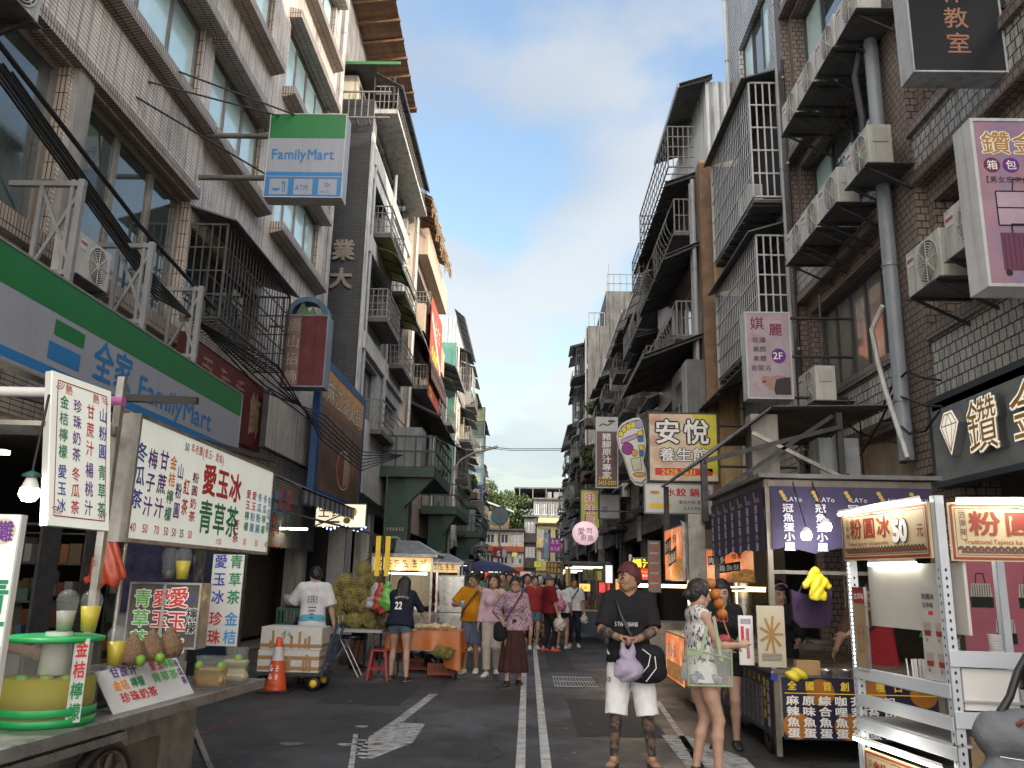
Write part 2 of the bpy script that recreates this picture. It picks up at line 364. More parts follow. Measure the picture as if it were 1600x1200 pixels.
def sdf(prims,res,disp=None):
 lo=np.full(3,1e9);hi=-lo
 for p in prims:
  if p['op']!='+':continue
  if p['t']=='rc':
   r=max(p['r1'],p['r2']);L,Hh=np.minimum(p['a'],p['b'])-r,np.maximum(p['a'],p['b'])+r
  else:
   r=p['r'].max();L,Hh=p['c']-r,p['c']+r
  lo=np.minimum(lo,L);hi=np.maximum(hi,Hh)
 lo-=3*res;hi+=3*res
 N=np.ceil((hi-lo)/res).astype(int)+1
 ax=[lo[i]+res*np.arange(N[i],dtype=np.float32)for i in range(3)]
 d=np.full(tuple(N),1.0,np.float32)
 for p in prims:
  if p['t']=='cut':
   q=(ax[0][:,None,None]-p['p'][0])*p['n'][0]+(ax[1][None,:,None]-p['p'][1])*p['n'][1]+(ax[2][None,None,:]-p['p'][2])*p['n'][2]
   d=np.maximum(d,q/np.linalg.norm(p['n'])).astype(np.float32);continue
  k=p['k'];pad=k+3*res
  if p['t']=='rc':r=max(p['r1'],p['r2']);L,Hh=np.minimum(p['a'],p['b'])-r-pad,np.maximum(p['a'],p['b'])+r+pad
  else:r=p['r'].max();L,Hh=p['c']-r-pad,p['c']+r+pad
  i0=np.clip(np.floor((L-lo)/res).astype(int),0,N);i1=np.clip(np.ceil((Hh-lo)/res).astype(int)+1,0,N)
  if(i1<=i0).any():continue
  x=ax[0][i0[0]:i1[0]][:,None,None];y=ax[1][i0[1]:i1[1]][None,:,None];z=ax[2][i0[2]:i1[2]][None,None,:]
  if p['t']=='rc':
   a,b=p['a'],p['b'];ba=b-a;bb=float(ba@ba)+1e-12
   px,py,pz=x-a[0],y-a[1],z-a[2]
   h=np.clip((px*ba[0]+py*ba[1]+pz*ba[2])/bb,0,1)
   qx,qy,qz=px-h*ba[0],py-h*ba[1],pz-h*ba[2]
   if p['flat']:qy=qy/p['flat']
   q=np.sqrt(qx*qx+qy*qy+qz*qz)-(p['r1']+h*(p['r2']-p['r1']))
   if p['flat']:q=q*min(1,p['flat'])
  else:
   c,r=p['c'],p['r'];px,py,pz=x-c[0],y-c[1],z-c[2]
   if p['yaw']:
    cs,sn=math.cos(p['yaw']),math.sin(p['yaw']);px,py=px*cs+py*sn,-px*sn+py*cs
   kk=np.sqrt((px/r[0])**2+(py/r[1])**2+(pz/r[2])**2)
   k2=np.sqrt((px/r[0]**2)**2+(py/r[1]**2)**2+(pz/r[2]**2)**2)+1e-9
   q=kk*(kk-1)/k2
  for cp,cn in p['cuts']:
   cn=U3(*cn)/np.linalg.norm(cn)
   q=np.maximum(q,(x-cp[0])*cn[0]+(y-cp[1])*cn[1]+(z-cp[2])*cn[2])
  w=d[i0[0]:i1[0],i0[1]:i1[1],i0[2]:i1[2]]
  if p['op']=='+':
   h=np.maximum(k-np.abs(w-q),0)/max(k,1e-6)
   w[...]=np.minimum(w,q)-h*h*k*.25
  else:w[...]=np.maximum(w,-q)
 if disp is not None:
  near=np.abs(d)<.05
  ii=np.argwhere(near);P=lo+ii*res
  d[near]+=disp(P).astype(np.float32)
 S=d<0
 S[0]=S[-1]=False;S[:,0]=S[:,-1]=False;S[:,:,0]=S[:,:,-1]=False
 cnt=np.zeros(tuple(N-1),np.int8)
 corners=[(i,j,k)for i in(0,1)for j in(0,1)for k in(0,1)]
 for i,j,k in corners:cnt+=S[i:N[0]-1+i,j:N[1]-1+j,k:N[2]-1+k]
 act=np.argwhere((cnt>0)&(cnt<8))
 idx=np.full(tuple(N-1),-1,np.int64);idx[act[:,0],act[:,1],act[:,2]]=np.arange(len(act))
 val=np.stack([d[act[:,0]+i,act[:,1]+j,act[:,2]+k]for i,j,k in corners],1)
 acc=np.zeros((len(act),3));n=np.zeros(len(act))
 for a in range(8):
  for b in range(a+1,8):
   ca,cb=U3(*corners[a]),U3(*corners[b])
   if np.abs(ca-cb).sum()!=1:continue
   va,vb=val[:,a],val[:,b];mk=(va<0)!=(vb<0)
   t=np.where(mk,va/(va-vb+1e-12),0)
   acc+=np.where(mk[:,None],ca+t[:,None]*(cb-ca),0);n+=mk
 V=lo+(act+acc/np.maximum(n,1)[:,None])*res
 F=[]
 for axis in range(3):
  sl0=[slice(1,N[i]-1)for i in range(3)];sl1=list(sl0);sl0[axis]=slice(0,N[axis]-1);sl1[axis]=slice(1,N[axis])
  A,B=S[tuple(sl0)],S[tuple(sl1)]
  e=np.argwhere(A!=B)
  if not len(e):continue
  fl=A[e[:,0],e[:,1],e[:,2]]
  off=np.array([1,1,1]);off[axis]=0;e=e+off
  u,v=(axis+1)%3,(axis+2)%3
  def at(du,dv):
   q=e.copy();q[:,u]-=du;q[:,v]-=dv;return idx[q[:,0],q[:,1],q[:,2]]
  Q=np.stack([at(1,1),at(0,1),at(0,0),at(1,0)],1)
  Q[~fl]=Q[~fl][:,::-1]
  F.append(Q)
 F=np.concatenate(F)if F else np.zeros((0,4),int)
 F=F[(F>=0).all(1)]
 return V,F
def np_mesh(name,V,F,mats,mi=None,parent=None,smooth=True):
 me=bpy.data.meshes.new(name);nf=len(F)
 me.vertices.add(len(V));me.vertices.foreach_set('co',np.asarray(V,np.float32).ravel())
 me.loops.add(nf*4);me.polygons.add(nf)
 me.loops.foreach_set('vertex_index',np.asarray(F,np.int32).ravel())
 me.polygons.foreach_set('loop_start',np.arange(0,nf*4,4,dtype=np.int32));me.polygons.foreach_set('loop_total',np.full(nf,4,np.int32))
 for m in mats:me.materials.append(m)
 if mi is not None:me.polygons.foreach_set('material_index',np.asarray(mi,np.int32))
 me.polygons.foreach_set('use_smooth',np.full(nf,smooth));me.update();me.validate()
 o=bpy.data.objects.new(name,me);COL.objects.link(o)
 if parent is not None:o.parent=parent
 return o
def relax(V,F,it=1):
 for _ in range(it):
  s=np.zeros_like(V);c=np.zeros(len(V))
  for a in range(4):
   b=(a+1)%4
   np.add.at(s,F[:,a],V[F[:,b]]);np.add.at(c,F[:,a],1)
   np.add.at(s,F[:,b],V[F[:,a]]);np.add.at(c,F[:,b],1)
  V=V*.5+(s/np.maximum(c,1)[:,None])*.5
 return V
def ik(a,c,l1,l2,pole):
 a,c,pole=U3(*a),U3(*c),U3(*pole);d=c-a;L=np.linalg.norm(d);L2=min(L,(l1+l2)*.999);c=a+d/L*L2;d=d/L
 x=(l1*l1-l2*l2+L2*L2)/(2*L2);h=math.sqrt(max(l1*l1-x*x,0))
 p=pole-d*(pole@d);p/=np.linalg.norm(p)+1e-9
 return a+d*x+p*h,c
SK=dict(tan=((.25,.135,.085)),fair=((.42,.26,.19)),mid=((.33,.19,.125)),dark=((.17,.085,.05)))
def skin(k):return mat('skin_'+k,SK[k],.5,var=.08,scale=14,bump=.05,bscale=140,spec=.4)
def cloth(name,col=None,**kw):return mat('cloth_'+name,col,.85,var=kw.pop('var',.12),scale=kw.pop('scale',7),bump=.35,bscale=kw.pop('bscale',26),spec=.2,**kw)
HAIR=mat('hair_black',(.012,.010,.010),.45,var=.4,scale=30,stretch=(1,1,.15),bump=.5,bscale=90)
EYE_D=mat('eye_dark',(.02,.014,.012),.3,var=0);LIP=mat('lips',(.26,.09,.08),.45,var=.05)
class Person:
 def __init__(s,label,pos,heading,H=1.68,female=False,build=1.,sk='mid',res=.011,lean=0.,side=0.,pelvis=None,feet=None,hands=None,elbows=None,knees=None,yaw=0.,pitch=0.,group=None,fists=('relax','relax'),belly=0.,twist=0.):
  s.H=H;q=s.q=H/1.70;s.hq=q*1.09;s.res=res;s.f=female;s.b=build;s.pos=U3(*pos);s.hd=R(heading);s.sk=sk
  s.root=thing('person',label,'person',group)
  pz=.93*q if pelvis is None else pelvis
  s.pel=U3(0,0,pz)
  def T(x,y,z):
   x,y,z=x*q,y*q,(z-.93)*q
   ct,st=math.cos(twist*min(1,max(0,z/.5))),math.sin(twist*min(1,max(0,z/.5)));x,y=x*ct-y*st,x*st+y*ct
   y,z=y*math.cos(lean)+z*math.sin(lean),-y*math.sin(lean)+z*math.cos(lean)
   x,z=x*math.cos(side)+z*math.sin(side),-x*math.sin(side)+z*math.cos(side)
   return s.pel+U3(x,y,z)
  s.T=T;sw=(.158 if female else.178)*(.6+.4*build)
  s.sh=[T(-sw,-.005,1.395),T(sw,-.005,1.395)]
  hw=.092 if female else.086
  s.hip=[s.pel+U3(-hw*q,0,-.03*q),s.pel+U3(hw*q,0,-.03*q)]
  feet=feet or[(-.10,0,0),(.10,.02,0)];s.an=[];s.kn=[];s.fy=[]
  for i in(0,1):
   ft=feet[i];an=U3(ft[0],ft[1],ft[2]+.085*q);s.fy.append(ft[3]if len(ft)>3 else(.18 if i==0 else-.18))
   k_,an2=ik(s.hip[i],an,.425*q,.41*q,(knees[i]if knees else(0.05*(1 if i else-1),1,0)))
   s.kn.append(k_);s.an.append(an2 if np.linalg.norm(an2-an)>.001 else an)
  hands=hands or[(-.25*q,.02,.80*q),(.25*q,.02,.80*q)];s.wr=[];s.el=[]
  for i in(0,1):
   pole=elbows[i]if elbows else((-.5 if i==0 else.5),-1,-.3)
   e,w=ik(s.sh[i],hands[i],.285*q,.25*q,pole);s.el.append(e);s.wr.append(w)
  s.nb=T(0,-.01,1.43);s.hc=T(0,.015,1.595);s.fists=fists;s.belly=belly
  s.yaw,s.pitch=yaw,pitch
  cy,sy,cp,sp=math.cos(yaw),math.sin(yaw),math.cos(pitch),math.sin(pitch)
  s.HR=np.array([[cy,-sy,0],[sy,cy,0],[0,0,1]])@np.array([[1,0,0],[0,cp,-sp],[0,sp,cp]])
  s.HR=np.array([[cy,-sy*cp,sy*sp],[sy,cy*cp,-cy*sp],[0,sp,cp]])
 def hp(s,x,y,z):return s.hc+s.HR@(U3(x,y,z)*s.hq)
 def world(s,V):
  c,n=math.cos(s.hd),math.sin(s.hd);V=np.asarray(V)
  return np.stack([V[:,0]*c-V[:,1]*n,V[:,0]*n+V[:,1]*c,V[:,2]],1)+s.pos
 def W(s,p):return s.world(np.array([p]))[0]
 def add(s,name,prims,m,matfn=None,res=None,parent=None,it=1,disp=None):
  V,F=sdf(prims,res or s.res,disp)
  if not len(F):return None
  if it:V=relax(V,F,it)
  mats,mi=([m],None)
  if matfn:
   mats,fn=matfn;mi=fn(V[F].mean(1))
  return np_mesh(name,s.world(V),F,mats,mi,parent or s.root)
 def torso(s,g=0.,b=None):
  q,T,b=s.q,s.T,b or s.b;P=[]
  if s.f:
   P+=[RC(T(-.055,-.01,.93),T(.055,-.01,.93),(.118+g)*q*b,k=.05,flat=.86),RC(T(-.035,0,1.08),T(.035,0,1.08),(.095+g)*q*b,k=.09,flat=.82),RC(T(-.06,0,1.25),T(.06,0,1.25),(.102+g)*q*b,k=.09,flat=.82),EL(T(-.065,.075,1.245),(.058+g)*q,k=.05),EL(T(.065,.075,1.245),(.058+g)*q,k=.05)]
  else:
   P+=[RC(T(-.05,0,.93),T(.05,0,.93),(.115+g)*q*b,k=.05,flat=.84),RC(T(-.05,.005,1.08),T(.05,.005,1.08),(.108+g)*q*b,k=.09,flat=.82),RC(T(-.085,0,1.28),T(.085,0,1.28),(.115+g)*q*b,k=.09,flat=.80)]
  if s.belly:P.append(EL(T(0,.06,1.06),(.14*q*b+g,.10*q+g+s.belly,.13*q+g),k=.08))
  P.append(RC(s.sh[0]+U3(.03,0,.005)*q,s.sh[1]+U3(-.03,0,.005)*q,(.052+g)*q,k=.06))
  P.append(RC(T(-.05,-.02,1.42),T(.05,-.02,1.42),(.055+g)*q,k=.05))
  return P
 def arm(s,i,g=0.,upto=2.):
  q,b=s.q,(.82 if s.f else 1.)*(.5+.5*s.b);sh,el,wr=s.sh[i],s.el[i],s.wr[i];P=[]
  P.append(RC(sh,el,(.050*b+g)*q,(.040*b+g)*q,k=.03))
  P.append(RC(el,el+(wr-el)*.3,(.040*b+g)*q,(.041*b+g)*q,k=.02));P.append(RC(el+(wr-el)*.3,wr,(.041*b+g)*q,(.027*b+g)*q,k=.02))
  return P
 def hand(s,i):
  q=s.q*(.92 if s.f else 1.);wr=s.wr[i];d=wr-s.el[i];d/=np.linalg.norm(d);st=s.fists[i];P=[]
  sp=st[1]if isinstance(st,tuple)else None;nm=st[0]if isinstance(st,tuple)else st
  if sp is not None:d=U3(*sp);d/=np.linalg.norm(d)
  pn=U3(*(st[2]))if isinstance(st,tuple)and len(st)>2 else(U3(1,0,0)if i==0 else U3(-1,0,0))
  pn=pn-d*(pn@d);pn/=np.linalg.norm(pn)+1e-9
  a=np.cross(d,pn);a=a if i==0 else-a
  if st=='relax'and a[1]<0:a=-a
  P.append(RC(wr,wr+d*.02*q,.026*q,.027*q,k=.015))
  for off in(-.026,-.009,.009,.026):P.append(RC(wr+d*.015*q+a*off*.75*q,wr+d*.085*q+a*off*q,.0135*q,.0115*q,k=.012))
  curl=dict(relax=.5,fist=1.25,point=.3,grip=1.1,flat=.12,pinch=.8)[nm]
  for j,(off,L)in enumerate(((.030,.068),(.010,.078),(-.010,.073),(-.029,.058))):
   c=curl*(1+.12*(j-1));p=wr+d*.088*q+a*off*q;dd=d+a*off*.6;t=0;r=.0092
   for sgm,fr in enumerate((.44,.31,.25)):
    t+=c*(.55,.8,.6)[sgm];v=dd*math.cos(t)+pn*math.sin(t);p2=p+v*L*fr*q
    P.append(RC(p,p2,r*q,(r-.0009)*q,k=.004));p=p2;r-=.0009
  tb=wr+d*.030*q+a*.026*q;t1=tb+(d*.62+a*.75+pn*.35)*.040*q;t2=t1+(d*.9+a*(.25-.5*(curl>.7))+pn*(.3+.4*curl))*.034*q
  P+=[RC(tb,t1,.0135*q,.011*q,k=.008),RC(t1,t2,.0108*q,.0088*q,k=.004)]
  return P
 def leg(s,i,g=0.,calf=True):
  q,b=s.q,(.5+.5*s.b);h,k_,a=s.hip[i],s.kn[i],s.an[i];P=[]
  th=(.086 if s.f else.080)*b
  P.append(RC(h,h+(k_-h)*.5,(th+g)*q,(.070*b+g)*q,k=.03));P.append(RC(h+(k_-h)*.5,k_,(.070*b+g)*q,(.051*b+g)*q,k=.03))
  d=a-k_;back=np.cross(d,U3(1,0,0));back/=np.linalg.norm(back)+1e-9
  if back[1]>0:back=-back
  P.append(RC(k_,k_+d*.34+back*.012*q,(.050*b+g)*q,(.052*b+g)*q,k=.02));P.append(RC(k_+d*.34+back*.012*q,a,(.052*b+g)*q,(.034*b+g)*q,k=.02))
  return P
 def foot(s,i,g=0.):
  q=s.q;a=s.an[i];fy=s.fy[i];f=U3(-math.sin(fy),math.cos(fy),0);r=U3(math.cos(fy),math.sin(fy),0);z0=a[2]-.085*q
  P=[RC(a+U3(0,0,-.02*q),U3(a[0],a[1],z0+.035*q)-f*.025*q,(.034+g)*q,(.034+g)*q,k=.02),RC(U3(a[0],a[1],z0+.035*q),U3(a[0],a[1],z0+.026*q)+f*.10*q,(.036+g)*q,(.030+g)*q,k=.025)]
  for t in(-.022,0,.022):P.append(RC(U3(a[0],a[1],z0+.028*q)+f*.08*q+r*t*q,U3(a[0],a[1],z0+.016*q)+f*(.165-abs(t-.01)*.5)*q+r*t*1.2*q,(.020+g)*q,(.014+g)*q,k=.018))
  return P
 def head(s):
  h,q=s.hp,s.hq
  P=[EL(h(0,-.012,.018),U3(.074,.092,.092)*q,k=.02),EL(h(0,.012,-.02),U3(.064,.076,.085)*q,k=.03),RC(h(-.022,.055,-.082),h(.022,.055,-.082),.026*q,k=.04),RC(h(-.05,.005,-.065),h(.05,.005,-.065),.022*q,k=.04),RC(h(-.034,.073,.014),h(.034,.073,.014),.012*q,k=.02),RC(h(-.042,.060,-.025),h(-.035,.066,-.03),.018*q,k=.025),RC(h(.042,.060,-.025),h(.035,.066,-.03),.018*q,k=.025),RC(h(0,.088,.004),h(0,.108,-.030),.008*q,.0115*q,k=.012),RC(h(-.013,.094,-.035),h(.013,.094,-.035),.0075*q,k=.01),RC(h(-.018,.082,-.061),h(.018,.082,-.061),.009*q,k=.01),RC(h(-.013,.081,-.071),h(.013,.081,-.071),.009*q,k=.01),EL(h(-.033,.082,.0),U3(.014,.008,.008)*q,op='-'),EL(h(.033,.082,.0),U3(.014,.008,.008)*q,op='-'),EL(h(-.033,.069,.0),.0125*q,k=.003),EL(h(.033,.069,.0),.0125*q,k=.003)]
  for sx in(-1,1):
   P+=[RC(h(sx*.073,-.012,.016),h(sx*.072,-.004,-.024),.0125*q,.008*q,k=.008)]
  P.append(RC(s.nb,h(0,-.018,-.06),.058*q*(.85 if s.f else 1),.052*q*(.82 if s.f else 1),k=.03))
  return P
 def body(s,legs=True,extra=None,extra_m=None):
  q=s.q
  P=s.torso()+s.head()
  for i in(0,1):P+=s.arm(i)+s.hand(i)
  if legs:
   for i in(0,1):P+=s.leg(i)+s.foot(i)
  hc,HR=s.hc,s.HR
  base=skin(s.sk)
  def fn(C):
   L=(C-hc)@HR/s.hq;mi=np.zeros(len(C),int);f=L[:,1]>.05
   for sx in(-1,1):
    mi[f&(((L[:,0]-sx*.033)/.016)**2+((L[:,2]+.001)/.0075)**2<1)]=1
    mi[f&(((L[:,0]-sx*.034)/.023)**2+((L[:,2]-.022+abs(L[:,0]-sx*.034)*.15)/.0055)**2<1)]=1
   mi[f&((L[:,0]/.025)**2+((L[:,2]+.066)/.0085)**2<1)]=2
   if extra is not None:mi[extra(C)]=3
   return mi
  return s.add('body',P,None,([base,EYE_D,LIP]+([extra_m]if extra is not None else[]),fn))
 def hair(s,style='short',m=None,front=.068,front_z=.050):
  h,q,m=s.hp,s.hq,m or HAIR
  n=s.HR@U3(0,.62,-.78);P=[EL(h(0,-.014,.024),U3(.082,.100,.100)*q,k=.02)]
  P[0]['cuts']=[(h(0,front,front_z),n)]
  if style in('short','bob','long','pony','bun'):
   cz=-.035 if style=='short'else-.06
   back=EL(h(0,-.035,-.01),U3(.080,.075,.085)*q,k=.015,cuts=[(h(0,-.0,cz),s.HR@U3(0,1,-.25))]);P.append(back)
   for sx in(-1,1):P.append(RC(h(sx*.066,.030,.045),h(sx*.071,.014,.012 if style=='short'else-.01),.014*q,.008*q,k=.015))
  if style!='cap'and s.res<=.011:
   rt=random.Random(int(s.H*1000)+len(style))
   for k in range(90):
    a=rt.uniform(-2.6,2.6);e=rt.uniform(-.25 if abs(a)>.9 else.38,1.3);d_=U3(math.sin(a)*math.cos(e)*.082,math.cos(a)*math.cos(e)*.099-.012,math.sin(e)*.098+.022)
    if d_[1]>.03 and d_[2]<.048:continue
    t_=d_+U3(math.sin(a)*.008,math.cos(a)*.012+.006,-.022-.016*rt.random());P.append(RC(h(*d_),h(*t_),.010*q,.003*q,k=.006))
  if style=='bob':P+=[RC(h(-.05,-.04,-.03),h(-.055,-.03,-.10),.045*q,.03*q,k=.03),RC(h(.05,-.04,-.03),h(.055,-.03,-.10),.045*q,.03*q,k=.03),RC(h(0,-.07,0),h(0,-.065,-.11),.05*q,.035*q,k=.03)]
  if style=='long':
   for x in(-.055,0,.055):P.append(RC(h(x,-.06,0),s.T(x*1.5,-.115,1.27),.048*q,.030*q,k=.04))
   for sx in(-1,1):P.append(RC(h(sx*.068,.005,.02),s.T(sx*.085,.02,1.40),.022*q,.026*q,k=.03))
  if style=='pony':P+=[EL(h(0,-.105,.02),.032*q,k=.02),RC(h(0,-.12,.01),s.T(.03,-.15,1.33),.030*q,.016*q,k=.02)]
  if style=='bun':P+=[EL(h(0,-.105,-.035),U3(.042,.036,.040)*q,k=.015),RC(h(.06,.055,.035),h(.074,.035,-.03),.009*q,.005*q,k=.01),RC(h(-.06,.055,.035),h(-.074,.035,-.03),.009*q,.005*q,k=.01)]
  if style=='cap':
   P=[EL(h(0,-.012,.03),U3(.085,.103,.10)*q,k=.01,cuts=[(h(0,0,.03),s.HR@U3(0,.1,-1))]),RC(h(-.04,.085,.036),h(.04,.085,.036),.012*q,k=.02),RC(h(-.03,.13,.03),h(.03,.13,.03),.008*q,k=.04)]
  return s.add('cap'if style=='cap'else 'hair',P,m,res=min(s.res,.009),disp=None if style=='cap'else lambda V:.0035*np.sin(V[:,0]*210+3*np.sin(V[:,2]*60))*np.cos(V[:,1]*160+V[:,2]*40))
 def shirt(s,m,sleeve=.9,hem=.90,g=.014,name='shirt',fit=1.,neck=True,sg=.016,lower=True,matfn=None,collar=False,disp=None):
  q=s.q;P=s.torso(g)
  if lower:P.append(RC(s.T(-.06,0,hem-.02),s.T(.06,0,hem-.02),(.118+g)*q*s.b*fit,k=.08,flat=.86))
  hp,hn=s.T(0,0,hem),s.T(0,0,hem)-s.T(0,0,hem+.1)
  P.append(CUT(hp,hn))
  for i in(0,1):
   if sleeve<=0:continue
   sh,el,wr=s.sh[i],s.el[i],s.wr[i];b=(.82 if s.f else 1.)
   if sleeve<=1:P.append(RC(sh,sh+(el-sh)*(sleeve+.25),(.054+sg)*q*b,(.052+sg*1.6)*q*b,k=.04,cuts=[(sh+(el-sh)*sleeve,el-sh)]))
   else:
    P.append(RC(sh,el,(.054+sg)*q*b,(.044+sg)*q*b,k=.04));e=sleeve-1
    P.append(RC(el,el+(wr-el)*(e+.15),(.044+sg)*q*b,(.033+sg)*q*b,k=.03,cuts=[(el+(wr-el)*e,wr-el)]))
  if sleeve<=0:
   for i in(0,1):a=s.sh[i];P.append(EL(a+U3((-1 if i==0 else 1)*.055,0,.0)*q,U3(.050,.09,.085)*q,op='-',k=.001))
  if neck:P.append(RC(s.nb-(s.hc-s.nb)*.1+U3(0,.012,0),s.hc,.062*q,.075*q,k=.001,op='-'))
  if collar:
   P.append(RC(s.T(-.055,-.02,1.455),s.T(.055,-.02,1.455),.03*q,k=.02));P.append(RC(s.nb+U3(0,.015,0),s.hc+U3(0,.02,0),.060*q,.062*q,k=.001,op='-'))
  return s.add(name,P,m,matfn,disp=disp)
 def bottoms(s,m,length=.5,g=.016,name='shorts',waist=1.02,flare=1.,matfn=None,disp=None):
  q=s.q;P=[RC(s.T(-.05,-.005,.93),s.T(.05,-.005,.93),(.120+g*.6)*q*s.b,k=.05,flat=.88),RC(s.T(-.05,0,waist),s.T(.05,0,waist),(.108+g*.6)*q*s.b,k=.06,flat=.84)]
  up=s.T(0,0,1.2)-s.T(0,0,1.0);P.append(CUT(s.T(0,0,waist),up))
  for i in(0,1):
   h,k_,a=s.hip[i],s.kn[i],s.an[i];b=.5+.5*s.b;th=(.088 if s.f else.082)*b
   if length<=1:
    e=h+(k_-h)*length;P.append(RC(h,h+(k_-h)*(length+.2),(th+g)*q,((th*(1-.25*length))+g)*q*flare,k=.03,cuts=[(e,k_-h)]))
   elif length<1.3:
    e=k_+(a-k_)*(length-1);P.append(RC(h,e+(e-h)*.15,(th+g)*q,(th*.80+g)*q*flare,k=.02,cuts=[(e,e-h)]))
   else:
    P.append(RC(h,k_,(th+g)*q,(.054*b+g)*q,k=.03));e=k_+(a-k_)*(length-1)
    P.append(RC(k_,k_+(a-k_)*(length-.9),(.054*b+g)*q,(.046*b+g)*q*flare,k=.03,cuts=[(e,a-k_)]))
  return s.add(name,P,m,matfn,disp=disp)
 def skirt(s,m,hem=.18,r=.24,name='skirt',flat=.85):
  q=s.q;b=(s.an[0]+s.an[1])/2
  P=[RC(s.T(-.04,0,1.03),s.T(.04,0,1.03),.112*q,k=.03,flat=.86),RC(s.T(0,0,.95),U3(b[0],b[1],hem-.1),.158*q,r,k=.05,flat=flat,cuts=[(U3(0,0,hem),(0,0,-1))])]
  P.append(CUT(s.T(0,0,1.06),(0,0,1)))
  def fold(V):a=np.arctan2(V[:,1]-b[1]*.5,V[:,0]-b[0]*.5);return.010*np.sin(a*11+V[:,2]*2)*np.clip((1.0-V[:,2])*1.4,0,1)
  return s.add(name,P,m,disp=fold)
 def shoes(s,m,sole=None,g=.008,name='shoe',high=.085):
  for i in(0,1):
   q=s.q;a=s.an[i];z0=a[2]-.085*q;mats=[m,sole or m]
   o=s.add(name,s.foot(i,g)+[CUT((0,0,z0+high*q),(0,0,1)),CUT((0,0,z0+.001),(0,0,-1))],None,(mats,lambda C,z0=z0:(C[:,2]<z0+.022*q).astype(int)),res=min(s.res,.010))
 def strap(s,name,pts,r,m,w=None):
  mb=MB();mb.tube([s.W(p)for p in pts],r,m,8);return mb.build(name,s.root)
 def done(s):place(s.root);return s
def rot2(a):return np.array([[math.cos(a),-math.sin(a)],[math.sin(a),math.cos(a)]])
M_={}
TILE_CREAM=tile('tile_cream',(.80,.725,.655),(.73,.66,.60),(.05,.045,.04),.24,.062,.006,0.,streak=.62)
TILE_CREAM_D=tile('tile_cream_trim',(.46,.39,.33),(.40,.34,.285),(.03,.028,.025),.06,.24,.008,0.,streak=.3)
TILE_BROWN=tile('tile_brown',(.27,.215,.19),(.225,.18,.16),(.025,.018,.016),.12,.10,.008,.5,streak=.4)
TILE_GREY=tile('tile_grey_granite',(.54,.54,.53),(.47,.47,.46),(.02,.02,.02),.14,.14,.010,.5,streak=.6,speck=.35)
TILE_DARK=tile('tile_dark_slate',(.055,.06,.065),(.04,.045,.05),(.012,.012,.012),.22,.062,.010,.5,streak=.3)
TILE_LGREY=tile('tile_light_grey',(.40,.41,.42),(.35,.36,.37),(.10,.10,.10),.11,.055,.004,0.,streak=.5)
TILE_BEIGE=tile('tile_beige',(.46,.36,.29),(.40,.32,.26),(.15,.12,.10),.11,.06,.004,0.,streak=.45)
TILE_BRICK=tile('tile_brick_pink',(.34,.25,.215),(.30,.22,.19),(.12,.10,.09),.11,.06,.005,.5,streak=.5)
CONC=mat('concrete_stained',(.22,.215,.21),.85,var=.25,scale=1.2,streak=.55,bump=.25,bscale=25)
CONC_L=mat('concrete_light',(.46,.45,.43),.85,var=.2,scale=1.2,streak=.5,bump=.2,bscale=25)
CONC_D=mat('concrete_dark',(.13,.13,.13),.85,var=.25,scale=1.2,streak=.5,bump=.2,bscale=25)
PLASTER_Y=mat('plaster_ochre',(.55,.40,.21),.85,var=.2,scale=1.5,streak=.55,col2=(.30,.12,.05),thr=(.62,.72))
PLASTER_G=mat('plaster_green',(.10,.27,.22),.85,var=.25,scale=1.2,streak=.4,col2=(.30,.30,.29),thr=(.58,.66))
PLASTER_C=mat('plaster_cream',(.55,.50,.40),.85,var=.2,scale=1.5,streak=.6)
PLASTER_W=mat('plaster_white',(.62,.62,.60),.85,var=.2,scale=1.2,streak=.55)
CORR=mat('corrugated_steel_light',(.50,.52,.53),.5,var=.15,scale=1.5,streak=.45,metal=.2)
CORR_D=mat('corrugated_steel_dark',(.13,.13,.135),.6,var=.3,scale=1.5,streak=.3)
RUSTW=mat('weathered_wood',(.20,.115,.065),.8,var=.35,scale=3,stretch=(1,.2,1))
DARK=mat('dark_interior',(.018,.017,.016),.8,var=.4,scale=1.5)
STEEL_P=mat('painted_steel_grey',(.26,.265,.27),.45,var=.15,scale=4,metal=.3)
STEEL_W=mat('painted_steel_white',(.62,.63,.63),.4,var=.12,scale=5,streak=.25)
STEEL_D=mat('dark_steel',(.055,.055,.058),.5,var=.25,scale=5,metal=.4)
CAGE_W=mat('cage_aluminium',(.52,.53,.54),.45,var=.15,scale=4,streak=.3,metal=.25)
CAGE_K=mat('cage_dark_iron',(.065,.06,.058),.6,var=.3,scale=6)
CAGE_G=mat('railing_weathered',(.20,.195,.185),.6,var=.25,scale=6,streak=.3)
ALU=mat('aluminium_frame',(.36,.36,.35),.4,var=.12,scale=4,metal=.5)
FRAME_D=mat('window_frame_dark',(.06,.063,.067),.45,var=.15,scale=4)
GL_SKY=mat('glass_sky_reflection',(.62,.84,.86),.10,var=.12,scale=.7,metal=.22,spec=.8)  # pale blue of the reflected sky is put into the base colour
GL_DARK=mat('glass_dark',(.055,.075,.075),.04,var=.5,scale=.8,spec=.8,coat=.6)
GL_DUST=mat('glass_dusty',(.22,.23,.21),.12,var=.35,scale=.8,spec=.8,coat=.4)
PVC=mat('pvc_pipe_grey',(.30,.32,.34),.5,var=.12,scale=3,streak=.25)
PVC_W=mat('pvc_pipe_white',(.55,.56,.55),.5,var=.12,scale=3,streak=.3)
CABLE=mat('cable_black',(.012,.012,.013),.6,var=.2)
STAIN=mat('stainless_steel',(.50,.50,.49),.30,var=.12,scale=4,metal=.9,streak=.15)
STAIN_D=mat('stainless_worn',(.36,.345,.32),.38,var=.25,scale=5,metal=.8,streak=.25)
BLACKP=mat('black_plastic',(.014,.014,.015),.45,var=.2)
